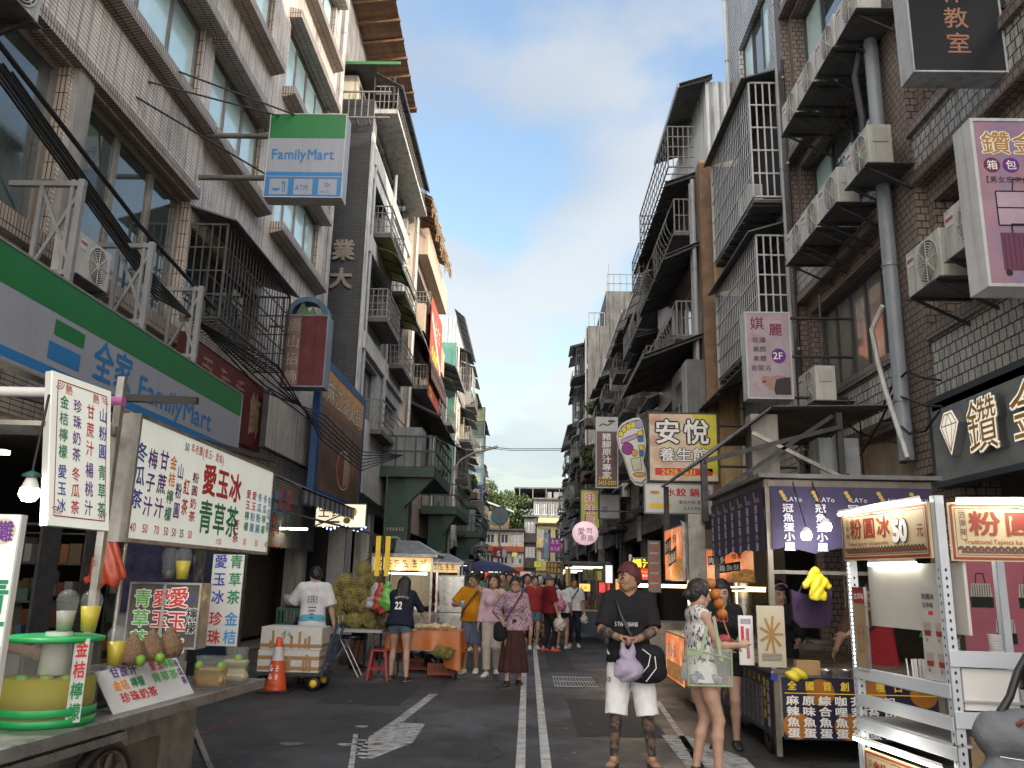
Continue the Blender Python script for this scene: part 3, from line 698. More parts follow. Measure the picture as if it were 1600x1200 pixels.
WHITEP=mat('white_plastic',(.70,.70,.69),.4,var=.06)
WHITE=mat('paint_white',(.78,.78,.77),.5,var=.05)
RED=mat('paint_red',(.55,.03,.03),.5,var=.08);BLUEINK=mat('ink_blue',(.03,.06,.33),.6,var=.1)
PURPINK=mat('ink_purple',(.13,.03,.24),.6,var=.1);GREENINK=mat('ink_green',(.02,.22,.08),.6,var=.1)
LGREEN=mat('ink_light_green',(.12,.42,.08),.6,var=.1);ORANGE=mat('ink_orange',(.85,.27,.02),.6,var=.08);BLACKINK=mat('ink_black',(.012,.012,.014),.6,var=.1)
YEL=mat('ink_yellow',(.80,.56,.04),.6,var=.08);MAROON=mat('ink_maroon',(.26,.03,.03),.6,var=.1);CYANINK=mat('ink_sky_blue',(.05,.28,.60),.6,var=.1)
DKGREEN=mat('green_painted_steel',(.018,.05,.035),.5,var=.2,scale=3)
OUT=lambda side,X,d:X-side*d
def asphalt():
 m=bpy.data.materials.new('asphalt');m.use_nodes=True;t=m.node_tree;b=t.nodes['Principled BSDF']
 g=_n(t,'ShaderNodeNewGeometry')
 def noise(sc,det,ro=.6,st=(1,1,1)):
  mp=_n(t,'ShaderNodeMapping');mp.inputs['Scale'].default_value=st;t.links.new(g.outputs['Position'],mp.inputs[0])
  n=_n(t,'ShaderNodeTexNoise');n.inputs['Scale'].default_value=sc;n.inputs['Detail'].default_value=det;n.inputs['Roughness'].default_value=ro
  t.links.new(mp.outputs[0],n.inputs['Vector']);return n.outputs['Fac']
 src=_n(t,'ShaderNodeRGB');src.outputs[0].default_value=(.050,.050,.051,1);src=src.outputs[0]
 def scale(src,f):
  v=_n(t,'ShaderNodeVectorMath',operation='SCALE');t.links.new(src,v.inputs[0]);t.links.new(f,v.inputs['Scale']);return v.outputs[0]
 src=scale(src,mrange(t,noise(.35,5),.35,.65,.55,1.35));src=scale(src,mrange(t,noise(90,3),.3,.7,.65,1.4,False));src=scale(src,mrange(t,noise(3.5,6,.7),.52,.72,1,.62))
 src=scale(src,mrange(t,noise(1.1,4,.5,(3.2,.25,1)),.5,.7,1,.78))
 vo=_n(t,'ShaderNodeTexVoronoi');vo.inputs['Scale'].default_value=5.5;vo.feature='F1';t.links.new(g.outputs['Position'],vo.inputs['Vector'])
 sp=mth(t,'MULTIPLY',mth(t,'LESS_THAN',vo.outputs['Distance'],.07),mth(t,'GREATER_THAN',noise(2.2,2),.55))
 mx=_n(t,'ShaderNodeMix',data_type='RGBA');t.links.new(sp,mx.inputs['Factor']);t.links.new(src,mx.inputs['A']);mx.inputs['B'].default_value=(.22,.21,.20,1)
 vc=_n(t,'ShaderNodeTexVoronoi');vc.feature='DISTANCE_TO_EDGE';vc.inputs['Scale'].default_value=.30
 wn=_n(t,'ShaderNodeTexNoise');wn.inputs['Scale'].default_value=1.2;wn.inputs['Detail'].default_value=6;t.links.new(g.outputs['Position'],wn.inputs['Vector'])
 wv=_n(t,'ShaderNodeVectorMath',operation='ADD');t.links.new(g.outputs['Position'],wv.inputs[0]);t.links.new(wn.outputs['Color'],wv.inputs[1]);t.links.new(wv.outputs[0],vc.inputs['Vector'])
 src=scale(mx.outputs['Result'],mrange(t,vc.outputs['Distance'],0,.012,.35,1))
 t.links.new(src,b.inputs['Base Color'])
 t.links.new(mrange(t,noise(.8,5),.35,.65,.48,.8),b.inputs['Roughness'])
 bp=_n(t,'ShaderNodeBump');bp.inputs['Strength'].default_value=.35;bp.inputs['Distance'].default_value=.01
 t.links.new(noise(110,3),bp.inputs['Height']);t.links.new(bp.outputs[0],b.inputs['Normal'])
 return m
ASPH=asphalt()
def worn_paint(name,col,thr=.45,sc=(9,2.4,1)):
 m=bpy.data.materials.new(name);m.use_nodes=True;t=m.node_tree;b=t.nodes['Principled BSDF']
 g=_n(t,'ShaderNodeNewGeometry');mp=_n(t,'ShaderNodeMapping');mp.inputs['Scale'].default_value=sc;t.links.new(g.outputs['Position'],mp.inputs[0])
 n=_n(t,'ShaderNodeTexNoise');n.inputs['Scale'].default_value=2.2;n.inputs['Detail'].default_value=9;n.inputs['Roughness'].default_value=.72;t.links.new(mp.outputs[0],n.inputs['Vector'])
 t.links.new(mrange(t,n.outputs['Fac'],thr-.012,thr+.012,0,1),b.inputs['Alpha'])
 n2=_n(t,'ShaderNodeTexNoise');n2.inputs['Scale'].default_value=7;n2.inputs['Detail'].default_value=7;t.links.new(g.outputs['Position'],n2.inputs['Vector'])
 v=_n(t,'ShaderNodeVectorMath',operation='SCALE');v.inputs[0].default_value=col;t.links.new(mrange(t,n2.outputs['Fac'],.3,.7,.65,1.15),v.inputs['Scale']);t.links.new(v.outputs[0],b.inputs['Base Color'])
 b.inputs['Roughness'].default_value=.7;return m
PAINT=worn_paint('road_paint_white',(.50,.50,.48),.385);PAINT2=worn_paint('road_paint_ragged',(.42,.42,.41),.44,(3,9,1));PAINT_R=worn_paint('road_paint_faded_red',(.17,.075,.075),.5,(5,5,1))
g=MB();g.face([(-400,-60,0),(400,-60,0),(400,900,0),(-400,900,0)],ASPH);o=g.build('road',kind='structure')
def strip(pts,w,m,z=.004,name='road_marking'):
 mb=MB()
 for(a,b),(c,d)in zip(pts[:-1],pts[1:]):
  L=math.hypot(c-a,d-b);nx,ny=-(d-b)/L*w/2,(c-a)/L*w/2
  mb.face([(a-nx,b-ny,z),(a+nx,b+ny,z),(c+nx,d+ny,z),(c-nx,d-ny,z)][::-1],m)
 return mb.build(name,kind='structure')
PATCH=mat('asphalt_patch',(.032,.032,.034),.85,var=.3,scale=6,bump=.4,bscale=90)
for(x0,x1,y0,y1)in((-2.7,-1.6,11.2,13.4),(.55,1.5,9.4,12.2),(-1.5,-.5,15.4,19.0),(.4,.9,16,24)):
 mb=MB();rr=random.Random(int(y0*7));pts=[(x0+(x1-x0)*t,y0+rr.uniform(-.05,.05))for t in np.linspace(0,1,7)]+[(x1+rr.uniform(-.03,.03),y0+(y1-y0)*t)for t in np.linspace(.1,.9,6)]+[(x1-(x1-x0)*t,y1+rr.uniform(-.05,.05))for t in np.linspace(0,1,7)];mb.face([(x,y,.0025)for x,y in pts],PATCH);mb.build('road_patch',kind='structure')
strip([(-.04,3),(-.04,100)],.085,PAINT);strip([(.188,3),(.188,100)],.09,PAINT)
gz=lambda x,y:tuple(onZ(x,y,.004)[:2])
strip([gz(547,1210),gz(556,1147)],.05,PAINT2);strip([gz(622,1127),gz(678,1084)],.12,PAINT2)
mb=MB();mb.face([(*gz(*p),.004)for p in((566,1186),(580,1186),(645,1160),(664,1131),(612,1128),(578,1150),(556,1180))][::-1],PAINT2);mb.build('road_marking',kind='structure')
mb=MB()
for i in range(5):mb.face([(*gz(556+i*.4,1155+i*6),.004),(*gz(575,1156+i*6),.004),(*gz(575,1158.5+i*6),.004),(*gz(556,1157+i*6),.004)][::-1],PAINT2)
mb.build('road_marking',kind='structure')
strip([gz(300,1153),gz(402,1107)],.10,PAINT_R);strip([gz(1027,1095),gz(1075,1165),gz(1120,1240)],.07,PAINT2)
mb=MB();mb.face([(*gz(*p),.004)for p in((1033,1148),(1075,1150),(1165,1185),(1240,1260),(1120,1260))][::-1],PAINT2);mb.build('road_marking',kind='structure')
for(px,py,s)in((565,1135,.13),(540,1163,.14),(455,1162,.20),(620,1127,.09)):
 a=gz(px,py);mb=MB();mb.face([(a[0]+s*math.cos(t)*.6,a[1]+s*.45*math.sin(t)*(1+.3*math.sin(3*t)),.005)for t in[k*.63 for k in range(10)]],PAINT2 if px!=455 else CONC_D);mb.build('road_marking',kind='structure')
a,b_=onZ(862,1058,0),onZ(935,1075,0)
mb=MB();gx0,gx1,gy0,gy1=a[0],b_[0],b_[1],a[1]
mb.box(gx0,gx1,gy0,gy1,.004,.008,STEEL_D)
for i in range(15):x=gx0+.02+(gx1-gx0-.04)*i/14;mb.box(x-.008,x+.008,gy0+.03,gy1-.03,.008,.016,STAIN_D)
for y in(gy0,gy1-.04,(gy0+gy1)/2):mb.box(gx0,gx1,y,y+.04,.008,.018,STAIN_D)
tag(mb.build('drain_grate'),'rectangular steel drain grate let into the asphalt right of the double white line','drain grate')
rnd=random.Random(8);mb=MB()
for i in range(110):
 x,y=rnd.uniform(-2.9,1.6),6.5+16*rnd.random()**1.5;s=rnd.uniform(.006,.022);a=rnd.uniform(0,3);mb.face([(x+s*math.cos(a+t)*rnd.uniform(.6,1.4),y+s*math.sin(a+t),.006)for t in(0,1.4,3,4.6)],(PAINT2 and mat('litter_pale',(.38,.37,.35),.8,var=.3))if i%4 else mat('litter_brown',(.10,.07,.05),.8))
mb.build('litter',kind='stuff')
def holed(mb,side,X,y0,y1,z0,z1,holes,m,depth=.18,rm=None):
 ys=sorted({y0,y1,*[v for h in holes for v in h[:2]if y0<v<y1]});zs=sorted({z0,z1,*[v for h in holes for v in h[2:4]if z0<v<z1]})
 for a,b in zip(ys[:-1],ys[1:]):
  for c,d in zip(zs[:-1],zs[1:]):
   ym,zm=(a+b)/2,(c+d)/2
   if any(h[0]<ym<h[1]and h[2]<zm<h[3]for h in holes):continue
   q=[(X,a,c),(X,b,c),(X,b,d),(X,a,d)]
   mb.face(q if side<0 else q[::-1],m)
 xi=X+side*depth;rm=rm or m
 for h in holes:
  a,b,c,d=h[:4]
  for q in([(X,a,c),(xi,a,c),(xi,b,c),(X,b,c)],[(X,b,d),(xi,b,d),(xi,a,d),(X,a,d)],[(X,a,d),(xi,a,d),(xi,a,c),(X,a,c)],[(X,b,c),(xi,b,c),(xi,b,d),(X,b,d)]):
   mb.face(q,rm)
def window(root,side,X,y0,y1,z0,z1,n=3,fm=None,gm=None,rec=.14,transom=0.,fw=.05):
 fm,gm=fm or ALU,gm or GL_DARK;xa,xb=X+side*(rec-.05),X+side*rec;mb=MB()
 mb.box(xa,xb,y0,y1,z0,z0+fw,fm);mb.box(xa,xb,y0,y1,z1-fw,z1,fm)
 for i in range(n+1):
  y=y0+(y1-y0)*i/n;w=fw/2 if 0<i<n else fw
  ya,yb=(y,y+fw)if i==0 else(y-fw,y)if i==n else(y-fw*.6,y+fw*.6)
  mb.box(xa-side*.004,xb,ya,yb,z0+fw,z1-fw,fm)
 if transom:mb.box(xa-side*.008,xb,y0+fw,y1-fw,z0+(z1-z0)*transom-.025,z0+(z1-z0)*transom+.025,fm)
 w=mb.build('window',root);p=MB()
 for i in range(n):
  a,b=y0+(y1-y0)*i/n,y0+(y1-y0)*(i+1)/n;xg=xb-side*(.012 if i%2 else.022)
  q=[(xg,a,z0),(xg,b,z0),(xg,b,z1),(xg,a,z1)];p.face(q if side<0 else q[::-1],gm[i%len(gm)]if isinstance(gm,(list,tuple))else gm)
 p.build('pane',w);return w
def cage(root,side,X,y0,y1,z0,z1,dep,m,nv=10,nh=4,r=.012,roof=None,solid_floor=None,name='window_cage',belly=0.,ends=True):
 mb=MB();xo=OUT(side,X,dep);T=max(.035,r*2.4)
 for z in(z0,z1):
  mb.bar((xo,y0,z),(xo,y1,z),T,m)
  for y in(y0,y1):mb.bar((X,y,z),(xo,y,z),T,m)
 for y in(y0,y1):mb.bar((xo,y,z0),(xo,y,z1),T,m)
 for i in range(1,nv):
  y=y0+(y1-y0)*i/nv
  if belly:mb.tube([(OUT(side,X,dep+belly*math.sin(math.pi*t)*(1-t*.4)),y,z0+(z1-z0)*t)for t in(0,.12,.3,.5,.75,1)],r,m,5,False)
  else:mb.box(xo-.006,xo+.006,y-r,y+r,z0,z1,m)
 if not belly:
  for k in range(1,nh):z=z0+(z1-z0)*k/nh;mb.bar((xo,y0,z),(xo,y1,z),r*2.2,m)
 if ends:
  ne=max(2,int(dep/.13))
  for y in(y0,y1):
   for i in range(1,ne):x=X+(xo-X)*i/ne;mb.bar((x,y,z0),(x,y,z1),r*2,m)
   for k in range(1,nh):z=z0+(z1-z0)*k/nh;mb.bar((X,y,z),(xo,y,z),r*2.2,m)
 if solid_floor:mb.box(X,xo,y0,y1,z0-.05,z0-.02,solid_floor)
 else:
  for i in range(1,nv):y=y0+(y1-y0)*i/nv;mb.bar((X,y,z0),(xo,y,z0),r*2,m)
 c=mb.build(name,root)
 if roof:
  rb=MB();xr=OUT(side,X,dep+.18);rb.prism([(X,y0-.12,z1+.32),(xr,y0-.12,z1+.05),(xr,y0-.12,z1+.02),(X,y0-.12,z1+.29)],(0,y1-y0+.24,0),roof);rb.build('cage_roof',c)
 return c
def corr(mb,a,b,e,m,amp=.018,per=.16,thick=.012):
 a,b,e=U3(*a),U3(*b),U3(*e);L=np.linalg.norm(b-a);n=max(2,int(L/per*4));nn=np.cross(b-a,e);nn/=np.linalg.norm(nn);V=[];F=[]
 for i in range(n+1):
  p=a+(b-a)*i/n+nn*amp*math.sin(2*math.pi*i/4+.4);V+=[p,p+e,p+nn*thick,p+e+nn*thick]
 for i in range(n):k=i*4;F+=[(k,k+4,k+5,k+1),(k+2,k+3,k+7,k+6)]
 F+=[(0,1,3,2),(4*n,4*n+2,4*n+3,4*n+1)]
 mb.geom(V,F,m)
def eave(root,side,X,y0,y1,zi,zo,dep,m,name='eave_roof',fascia=None):
 mb=MB();xo=OUT(side,X,dep);corr(mb,(X,y0,zi),(X,y1,zi),(xo-X,0,zo-zi),m)
 if fascia:mb.box(xo,OUT(side,X,dep+.04),y0,y1,zo-.10,zo+.05,fascia)
 for y in np.linspace(y0+.1,y1-.1,max(2,int((y1-y0)/1.2))):mb.bar((X,y,zi-.06),(xo,y,zo-.06),.05,STEEL_D)
 return mb.build(name,root)
def balcony(root,side,X,y0,y1,z0,dep,h,m,slab=None,nv=12,nh=4,belly=0.,thick=.14):
 b=MB();b.box(X,OUT(side,X,dep),y0,y1,z0-thick,z0,slab or CONC);s=b.build('balcony',root)
 cage(s,side,X,y0+.03,y1-.03,z0+.02,z0+h,dep-.03,m,nv,nh,.011,name='railing',belly=belly)
 return s
def downpipe(root,side,X,y,z0,z1,r=.055,d=.10,m=None):
 mb=MB();x=OUT(side,X,d);mb.tube([(x,y,z0),(x,y,z1)],r,m or PVC,10)
 for z in np.arange(z0+.8,z1,1.9):mb.tube([(x,y,z-.02),(x,y,z+.02)],r+.012,STEEL_P,10)
 return mb.build('downpipe',root)
def curved_awning(root,side,X,y0,y1,zt,dep,drop,m,fm):
 mb=MB();K=6;pts=[]
 for k in range(K+1):t=k/K;pts.append((OUT(side,X,dep*math.sin(t*math.pi/2)),zt-drop*(1-math.cos(t*math.pi/2))))
 for(xa,za),(xb,zb)in zip(pts[:-1],pts[1:]):
  q=[(xa,y0,za),(xb,y0,zb),(xb,y1,zb),(xa,y1,za)];mb.face(q,m);mb.face([(x,y,z-.015)for x,y,z in q][::-1],m)
 n=max(2,int((y1-y0)/.8))
 for i in range(n+1):y=y0+(y1-y0)*i/n;mb.tube([(x,y,z-.03)for x,z in pts],.022,fm,5)
 for k in(0,3,K):mb.bar((pts[k][0],y0,pts[k][1]-.03),(pts[k][0],y1,pts[k][1]-.03),.04,fm)
 return mb.build('awning',root)
def shell(root,side,X,y0,y1,z0,z1,holes,m,depth=.18,side_m=None,back=9.,roof_m=None,rm=None):
 mb=MB();holed(mb,side,X,y0,y1,z0,z1,holes,m,depth,rm);xb=X+side*back;sm=side_m or m
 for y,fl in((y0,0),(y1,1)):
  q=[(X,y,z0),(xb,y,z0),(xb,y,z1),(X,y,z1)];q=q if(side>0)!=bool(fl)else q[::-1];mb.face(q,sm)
 q=[(X,y0,z1),(xb,y0,z1),(xb,y1,z1),(X,y1,z1)];mb.face(q if side>0 else q[::-1],roof_m or CONC_D)
 q=[(X,y0,z0),(xb,y0,z0),(xb,y1,z0),(X,y1,z0)];mb.face(q if side<0 else q[::-1],CONC_D)
 mb.face([(xb,y0,z0),(xb,y1,z0),(xb,y1,z1),(xb,y0,z1)],sm)
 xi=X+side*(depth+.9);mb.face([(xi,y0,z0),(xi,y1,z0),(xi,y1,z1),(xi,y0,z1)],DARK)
 return mb.build('wall',root)
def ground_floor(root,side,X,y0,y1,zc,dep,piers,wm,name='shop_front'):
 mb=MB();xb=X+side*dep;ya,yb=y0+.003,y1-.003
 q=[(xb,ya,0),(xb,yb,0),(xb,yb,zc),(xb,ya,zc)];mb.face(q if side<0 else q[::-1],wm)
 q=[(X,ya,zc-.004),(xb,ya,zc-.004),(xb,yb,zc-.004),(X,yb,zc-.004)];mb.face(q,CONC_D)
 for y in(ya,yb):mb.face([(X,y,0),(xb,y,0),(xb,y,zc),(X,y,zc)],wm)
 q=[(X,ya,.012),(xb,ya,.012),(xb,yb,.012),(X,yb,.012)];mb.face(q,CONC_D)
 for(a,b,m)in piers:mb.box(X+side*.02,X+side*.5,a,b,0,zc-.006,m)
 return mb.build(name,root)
L,Rr=-1,1
bd=thing('building','cream tiled building with projecting sills and pale blue windows, standing over the juice cart','building')
X0=-5.9
win=[(2.0,5.2,5.5,7.8),(5.6,9.25,5.5,7.8),(9.75,13.1,5.5,7.8),(13.25,17.0,5.85,7.4)]
up=[]
for z0,z1 in((9.3,11.0),(12.7,14.5),(16.1,17.9)):
 for a,b in((1.0,4.0),(4.5,8.1),(8.6,12.9),(13.4,16.2),(17.4,21.2)):up.append((a,b,z0,z1))
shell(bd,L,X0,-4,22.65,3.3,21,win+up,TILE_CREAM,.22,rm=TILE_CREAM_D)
for a,b,z0,z1 in win[:3]:window(bd,L,X0,a,b,z0,z1,3 if a>9 else 2,mat('frame_bronze',(.25,.225,.20),.4,var=.15,metal=.4),GL_DARK,.2,0,.09)
for i,(a,b,z0,z1)in enumerate(up):
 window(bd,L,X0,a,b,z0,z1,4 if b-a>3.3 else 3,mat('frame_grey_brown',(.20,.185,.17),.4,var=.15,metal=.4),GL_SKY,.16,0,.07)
 sb=MB();x=X0+.30
 sb.prism([(X0+.002,a-.2,z0-.30),(x,a-.2,z0-.22),(x,a-.2,z0-.02),(X0+.002,a-.2,z0-.02)],(0,b-a+.4,0),TILE_CREAM_D);sb.build('window_sill',bd);sb=MB()
 sb.prism([(X0+.002,a-.2,z1+.02),(x,a-.2,z1+.02),(x,a-.2,z1+.22),(X0+.002,a-.2,z1+.30)],(0,b-a+.4,0),TILE_CREAM_D)
 sb.build('window_hood',bd)
mb=MB();mb.box(X0,X0+.14,-4,13.12,7.84,8.02,TILE_CREAM_D);mb.box(X0,X0+.10,-4,13.12,8.02,8.95,TILE_CREAM);mb.box(X0,X0+.14,-4,22.6,5.2,5.46,TILE_CREAM_D);mb.build('spandrel_band',bd)
for y in(5.42,9.5):mb=MB();mb.box(X0-.02,X0+.09,y-.17,y+.17,5.46,7.84,mat('pier_grey',(.30,.29,.27),.6,var=.2,streak=.4));mb.build('pier',bd)
cage(bd,L,X0,13.2,17.0,5.75,7.42,.66,CAGE_K,22,4,.010,CORR_D)
mb=MB()
for z in(6.1,6.5,6.9):mb.bar((X0+.3,13.4,z-.3),(X0+.3,16.8,z-.3),.03,CAGE_K)
mb.build('cage_shelf',bd)
window(bd,L,X0,13.25,17.0,5.85,7.4,3,FRAME_D,GL_DARK,.2)
downpipe(bd,L,X0,13.12,3.4,5.6,.13,.12,mat('duct_beige',(.34,.32,.29),.6,var=.15,streak=.3));downpipe(bd,L,X0,21.9,3.4,20,.05,.1)
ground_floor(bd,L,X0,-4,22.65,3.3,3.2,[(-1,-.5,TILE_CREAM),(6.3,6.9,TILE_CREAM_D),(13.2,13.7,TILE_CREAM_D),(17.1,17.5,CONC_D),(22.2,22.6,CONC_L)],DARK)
mb=MB();mb.box(X0-.1,X0+.03,13.8,17.0,.05,2.95,mat('shutter_blue',(.018,.045,.12),.5,var=.2,scale=2,streak=.3));mb.build('shutter',bd)
mb=MB();mb.box(X0+.02,X0+.12,17.6,22.7,2.2,3.25,CONC_D);mb.box(X0-.9,X0-.8,17.6,22.7,.1,2.2,mat('wall_brown_panel',(.075,.055,.042),.7,var=.4));mb.build('shop_panel',bd)
mb=MB();corr(mb,(-5.95,23.3,18.6),(-5.95,31,18.6),(1.7,0,.55),RUSTW,.02,.3)
place(bd)
bd=thing('building','grey tiled building with a dark slate corner strip, railed balconies and two green curved awnings','building')
X1=-5.2;Y0,Y1=24.0,32.2
wl=[(24.7,27.0,12.2,14.2),(28.3,31.4,12.2,14.4),(24.6,27.4,9.6,11.4),(28.4,31.6,9.0,11.0),(24.6,27.2,6.4,8.2),(28.4,31.6,6.0,7.9),(24.6,31.6,15.3,16.5)]
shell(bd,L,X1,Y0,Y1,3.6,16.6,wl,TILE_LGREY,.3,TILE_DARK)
for h in wl:window(bd,L,X1,*h,3,FRAME_D,GL_DARK,.26)
mb=MB();mb.box(X1-.02,X1+.05,Y0-.03,Y0+.30,3.6,15.4,mat('white_edge',(.52,.52,.51),.7,var=.2,streak=.5))
for z in(8.35,11.5,14.45):mb.box(X1,X1+.12,Y0+.3,Y1,z,z+.55,CONC_L)
mb.build('floor_band',bd)
mb=MB();mb.prism([(X1+.004,24.3,14.0),(X1+.004,31.8,14.0),(X1+.004,31.8,15.2),(X1+.004,24.3,15.2)],(.05,0,0),mat('render_light',(.48,.49,.50),.8,var=.2,streak=.4));mb.build('rendered_panel',bd)
for a,b,z in((24.9,27.6,12.35),(28.4,31.4,11.6),(25.0,27.6,9.55),(28.6,31.5,8.95),(25.2,31.2,6.0)):balcony(bd,L,X1,a,b,z,.62,.95,CAGE_G,mat('balcony_slab_dark',(.10,.09,.09),.8,var=.3),12,4)
AWN=mat('awning_green',(.36,.39,.09),.5,var=.2,scale=2,streak=.3)
curved_awning(bd,L,X1,25.2,28.2,12.0,1.0,.75,AWN,STEEL_D);curved_awning(bd,L,X1,28.8,32.0,11.35,1.0,.75,AWN,STEEL_D)
balcony(bd,L,X1,24.1,32,16.3,.75,.85,CAGE_G,CONC_L,30,3)
eave(bd,L,X1,24.0,31.5,17.6,17.1,.85,CORR_D,'roof',STEEL_D)
mb=MB();mb.box(X1-5,X1-.6,24.05,32.1,16.62,17.5,PLASTER_C);mb.face([(X1-6,23.6,17.64),(X1+.02,23.6,17.64),(X1+.02,32.2,17.64),(X1-6,32.2,17.64)],CORR_D);mb.box(X1-3,X1+.85,23.55,23.6,17.58,17.68,mat('roof_edge_green',(.03,.16,.05),.5,var=.1))
for x in(X1-2.2,X1-.05,X1+.6):mb.bar((x,24.1,16.4),(x,24.1,17.5),.05,STEEL_D)
mb.build('rooftop_room',bd)
mb=MB()
for x in np.linspace(X1-2.4,X1-.1,12):mb.bar((x,Y0-.42,15.7),(x,Y0-.42,16.6),.028,CAGE_G)
for z in(15.7,16.6):mb.bar((X1-2.4,Y0-.42,z),(X1+.6,Y0-.42,z),.045,CAGE_G)
for x in np.linspace(X1-2.4,X1-.1,7):mb.bar((x,Y0-.42,15.7),(x,Y0,15.7),.04,CAGE_G)
mb.build('corner_railing',bd)
fr=FY(0,Y0,0);mb=MB()
for ch,x0,z,s in(('業',-6.20,11.02,.70),('大',-6.22,10.10,.70)):
 for l in(.02,.05,.08):mb.text(fr,ch,x0,z,s,mat('relief_letter',(.22,.195,.165),.7,var=.3),lift=l,bold=.045)
mb.build('lettering',bd)
downpipe(bd,L,X1,24.45,4,15,.05,.08);downpipe(bd,L,X1,28.0,4,16,.07,.1,PVC)
ground_floor(bd,L,X1,Y0,Y1,3.6,3,[(24.0,24.9,mat('pillar_whitewash',(.42,.41,.39),.8,var=.2,streak=.3)),(27.6,28.3,CONC_L)],DARK)
mb=MB();mb.prism([(-5.2,24.6,4.0),(-5.2,24.6,6.2),(-5.2,32,6.2),(-5.2,32,3.7)],(.25,0,0),mat('canopy_white',(.50,.50,.48),.8,var=.2,streak=.5));mb.build('stair_fascia',bd)
place(bd)
bd=thing('rooftop_shed','brown weathered wooden shed roof overhanging above the cream building top left','shed')
mb=MB();corr(mb,(-6.6,23.4,20.8),(-6.6,30.5,19.9),(1.75,0,.2),RUSTW,.02,.35)
for y in np.linspace(23.6,30.2,8):mb.bar((-6.6,y,20.7-(y-23.4)*.12),(-4.8,y,20.9-(y-23.4)*.12),.09,RUSTW)
mb.build('shed_roof',bd);mb=MB();mb.box(-9,-6.3,23.5,30.5,17.9,20.6,CONC);mb.build('shed_wall',bd);place(bd)
bd=thing('building','beige tiled building with a ragged plank roof overhang and a rust brown awning','building')
X2=-5.0;Y0,Y1=32.2,41.5
wl=[(33.6,40.2,12.9,14.6),(33.4,40.6,9.6,11.4),(33.4,40.6,6.4,8.2)]
shell(bd,L,X2,Y0,Y1,3.4,16.6,wl,TILE_BEIGE,.5,PLASTER_C)
for h in wl:window(bd,L,X2,*h,5,ALU,GL_DARK,.48)
for z in(11.6,15.0):mb=MB();mb.box(X2,X2+.5,33.2,Y1,z,z+1.2,mat('render_peach',(.52,.40,.31),.8,var=.12,streak=.3));mb.build('parapet_panel',bd)
mb=MB();corr(mb,(-5.2,31.2,17.2),(-5.2,39.0,17.2),(1.05,0,-.5),RUSTW,.03,.4);random.seed(3)
for i in range(70):y=random.uniform(31.3,39);mb.bar((-4.18,y,16.7),(-4.15+random.uniform(-.1,.2),y+random.uniform(-.3,.3),16.55-random.uniform(.1,.75)),.045,mat('dry_plank',(.30,.22,.14),.85,var=.4))
for y in np.linspace(31.3,38.9,9):mb.bar((-5.1,y,17.1),(-4.15,y,16.62),.09,RUSTW)
mb.build('roof',bd)
balcony(bd,L,X2,34,39,12.7,.6,.9,CAGE_G,CONC_D,14,4)
curved_awning(bd,L,X2,33.2,39.5,11.6,.9,2.0,mat('awning_rust',(.09,.035,.02),.6,var=.3,streak=.3),STEEL_D)
balcony(bd,L,X2,33.4,39.4,9.3,.7,.9,CAGE_G,CONC_D,14,3);eave(bd,L,X2,33,41,8.6,8.0,1.3,CORR_D)
downpipe(bd,L,X2,32.6,3.5,17,.05,.1,PVC_W);downpipe(bd,L,X2,32.95,3.5,17,.04,.1)
ground_floor(bd,L,X2,Y0,Y1,3.4,3,[(32.3,33.0,CONC)],DARK);place(bd)
def simple_building(label,side,X,y0,y1,H,wm,sidem,floors,nwin,fm=ALU,gm=GL_DARK,cages=0,eaves=None,awn=None,seed=1,top=None,z0=3.4,rail=CAGE_G):
 rnd=random.Random(seed);bd=thing('building',label,'building',);holes=[]
 fh=(H-z0)/floors;bw=(y1-y0)/nwin
 for f in range(floors):
  for i in range(nwin):holes.append((y0+bw*(i+.14),y0+bw*(i+.86),z0+fh*f+.95,z0+fh*f+fh*.80))
 shell(bd,side,X,y0,y1,z0,H,holes,wm,.2,sidem)
 for h in holes:window(bd,side,X,*h,rnd.choice((2,3)),fm,rnd.choice((GL_DARK,GL_DUST,gm)),.17)
 for f in range(floors):
  mb=MB();mb.box(X,OUT(side,X,.10),y0,y1,z0+fh*f,z0+fh*f+.35,CONC);mb.build('floor_band',bd)
  for i in range(nwin):
   h=holes[f*nwin+i];r=rnd.random()
   if r<cages*.45:cage(bd,side,X,h[0]-.1,h[1]+.1,h[2]-.15,h[3]+.05,rnd.choice((.35,.55,.7)),rnd.choice((CAGE_G,CAGE_W,CAGE_K,rail)),11,3,.014,rnd.choice((CORR_D,CORR,None)))
   elif r<cages*.8:balcony(bd,side,X,h[0]-.2,h[1]+.2,h[2]-.25,.7,.85,rail,CONC_D,11,2,.14 if side>0 and rnd.random()<.6 else 0)
   if rnd.random()<.55:eave(bd,side,X,h[0]-.3,h[1]+.3,h[3]+.42,h[3]+.12,rnd.uniform(.6,1.1),rnd.choice((CORR_D,CORR_D,CORR)),'awning')
 for y in(y0+.25,y1-.4):downpipe(bd,side,X,y,3.2,H,.06,.1,rnd.choice((PVC,PVC_W)))
 if eaves:eave(bd,side,X-side*-.2,y0-.1,y1+.1,H+eaves[0]+.5,H+eaves[0],eaves[1],eaves[2],'roof',STEEL_P)
 if top:
  mb=MB();xb=X+side*top[0];corr(mb,(xb+side*4,y0+.1,H),(xb,y0+.1,H),(0,0,top[1]),top[2],.02,.22);corr(mb,(xb,y0+.1,H),(xb,y1-.1,H),(0,0,top[1]),top[2],.02,.22);mb.build('rooftop_shed',bd)
 ground_floor(bd,side,X,y0,y1,z0,3,[(y0,y0+.45,CONC),(y1-.45,y1,CONC_D)],DARK)
 place(bd);return bd
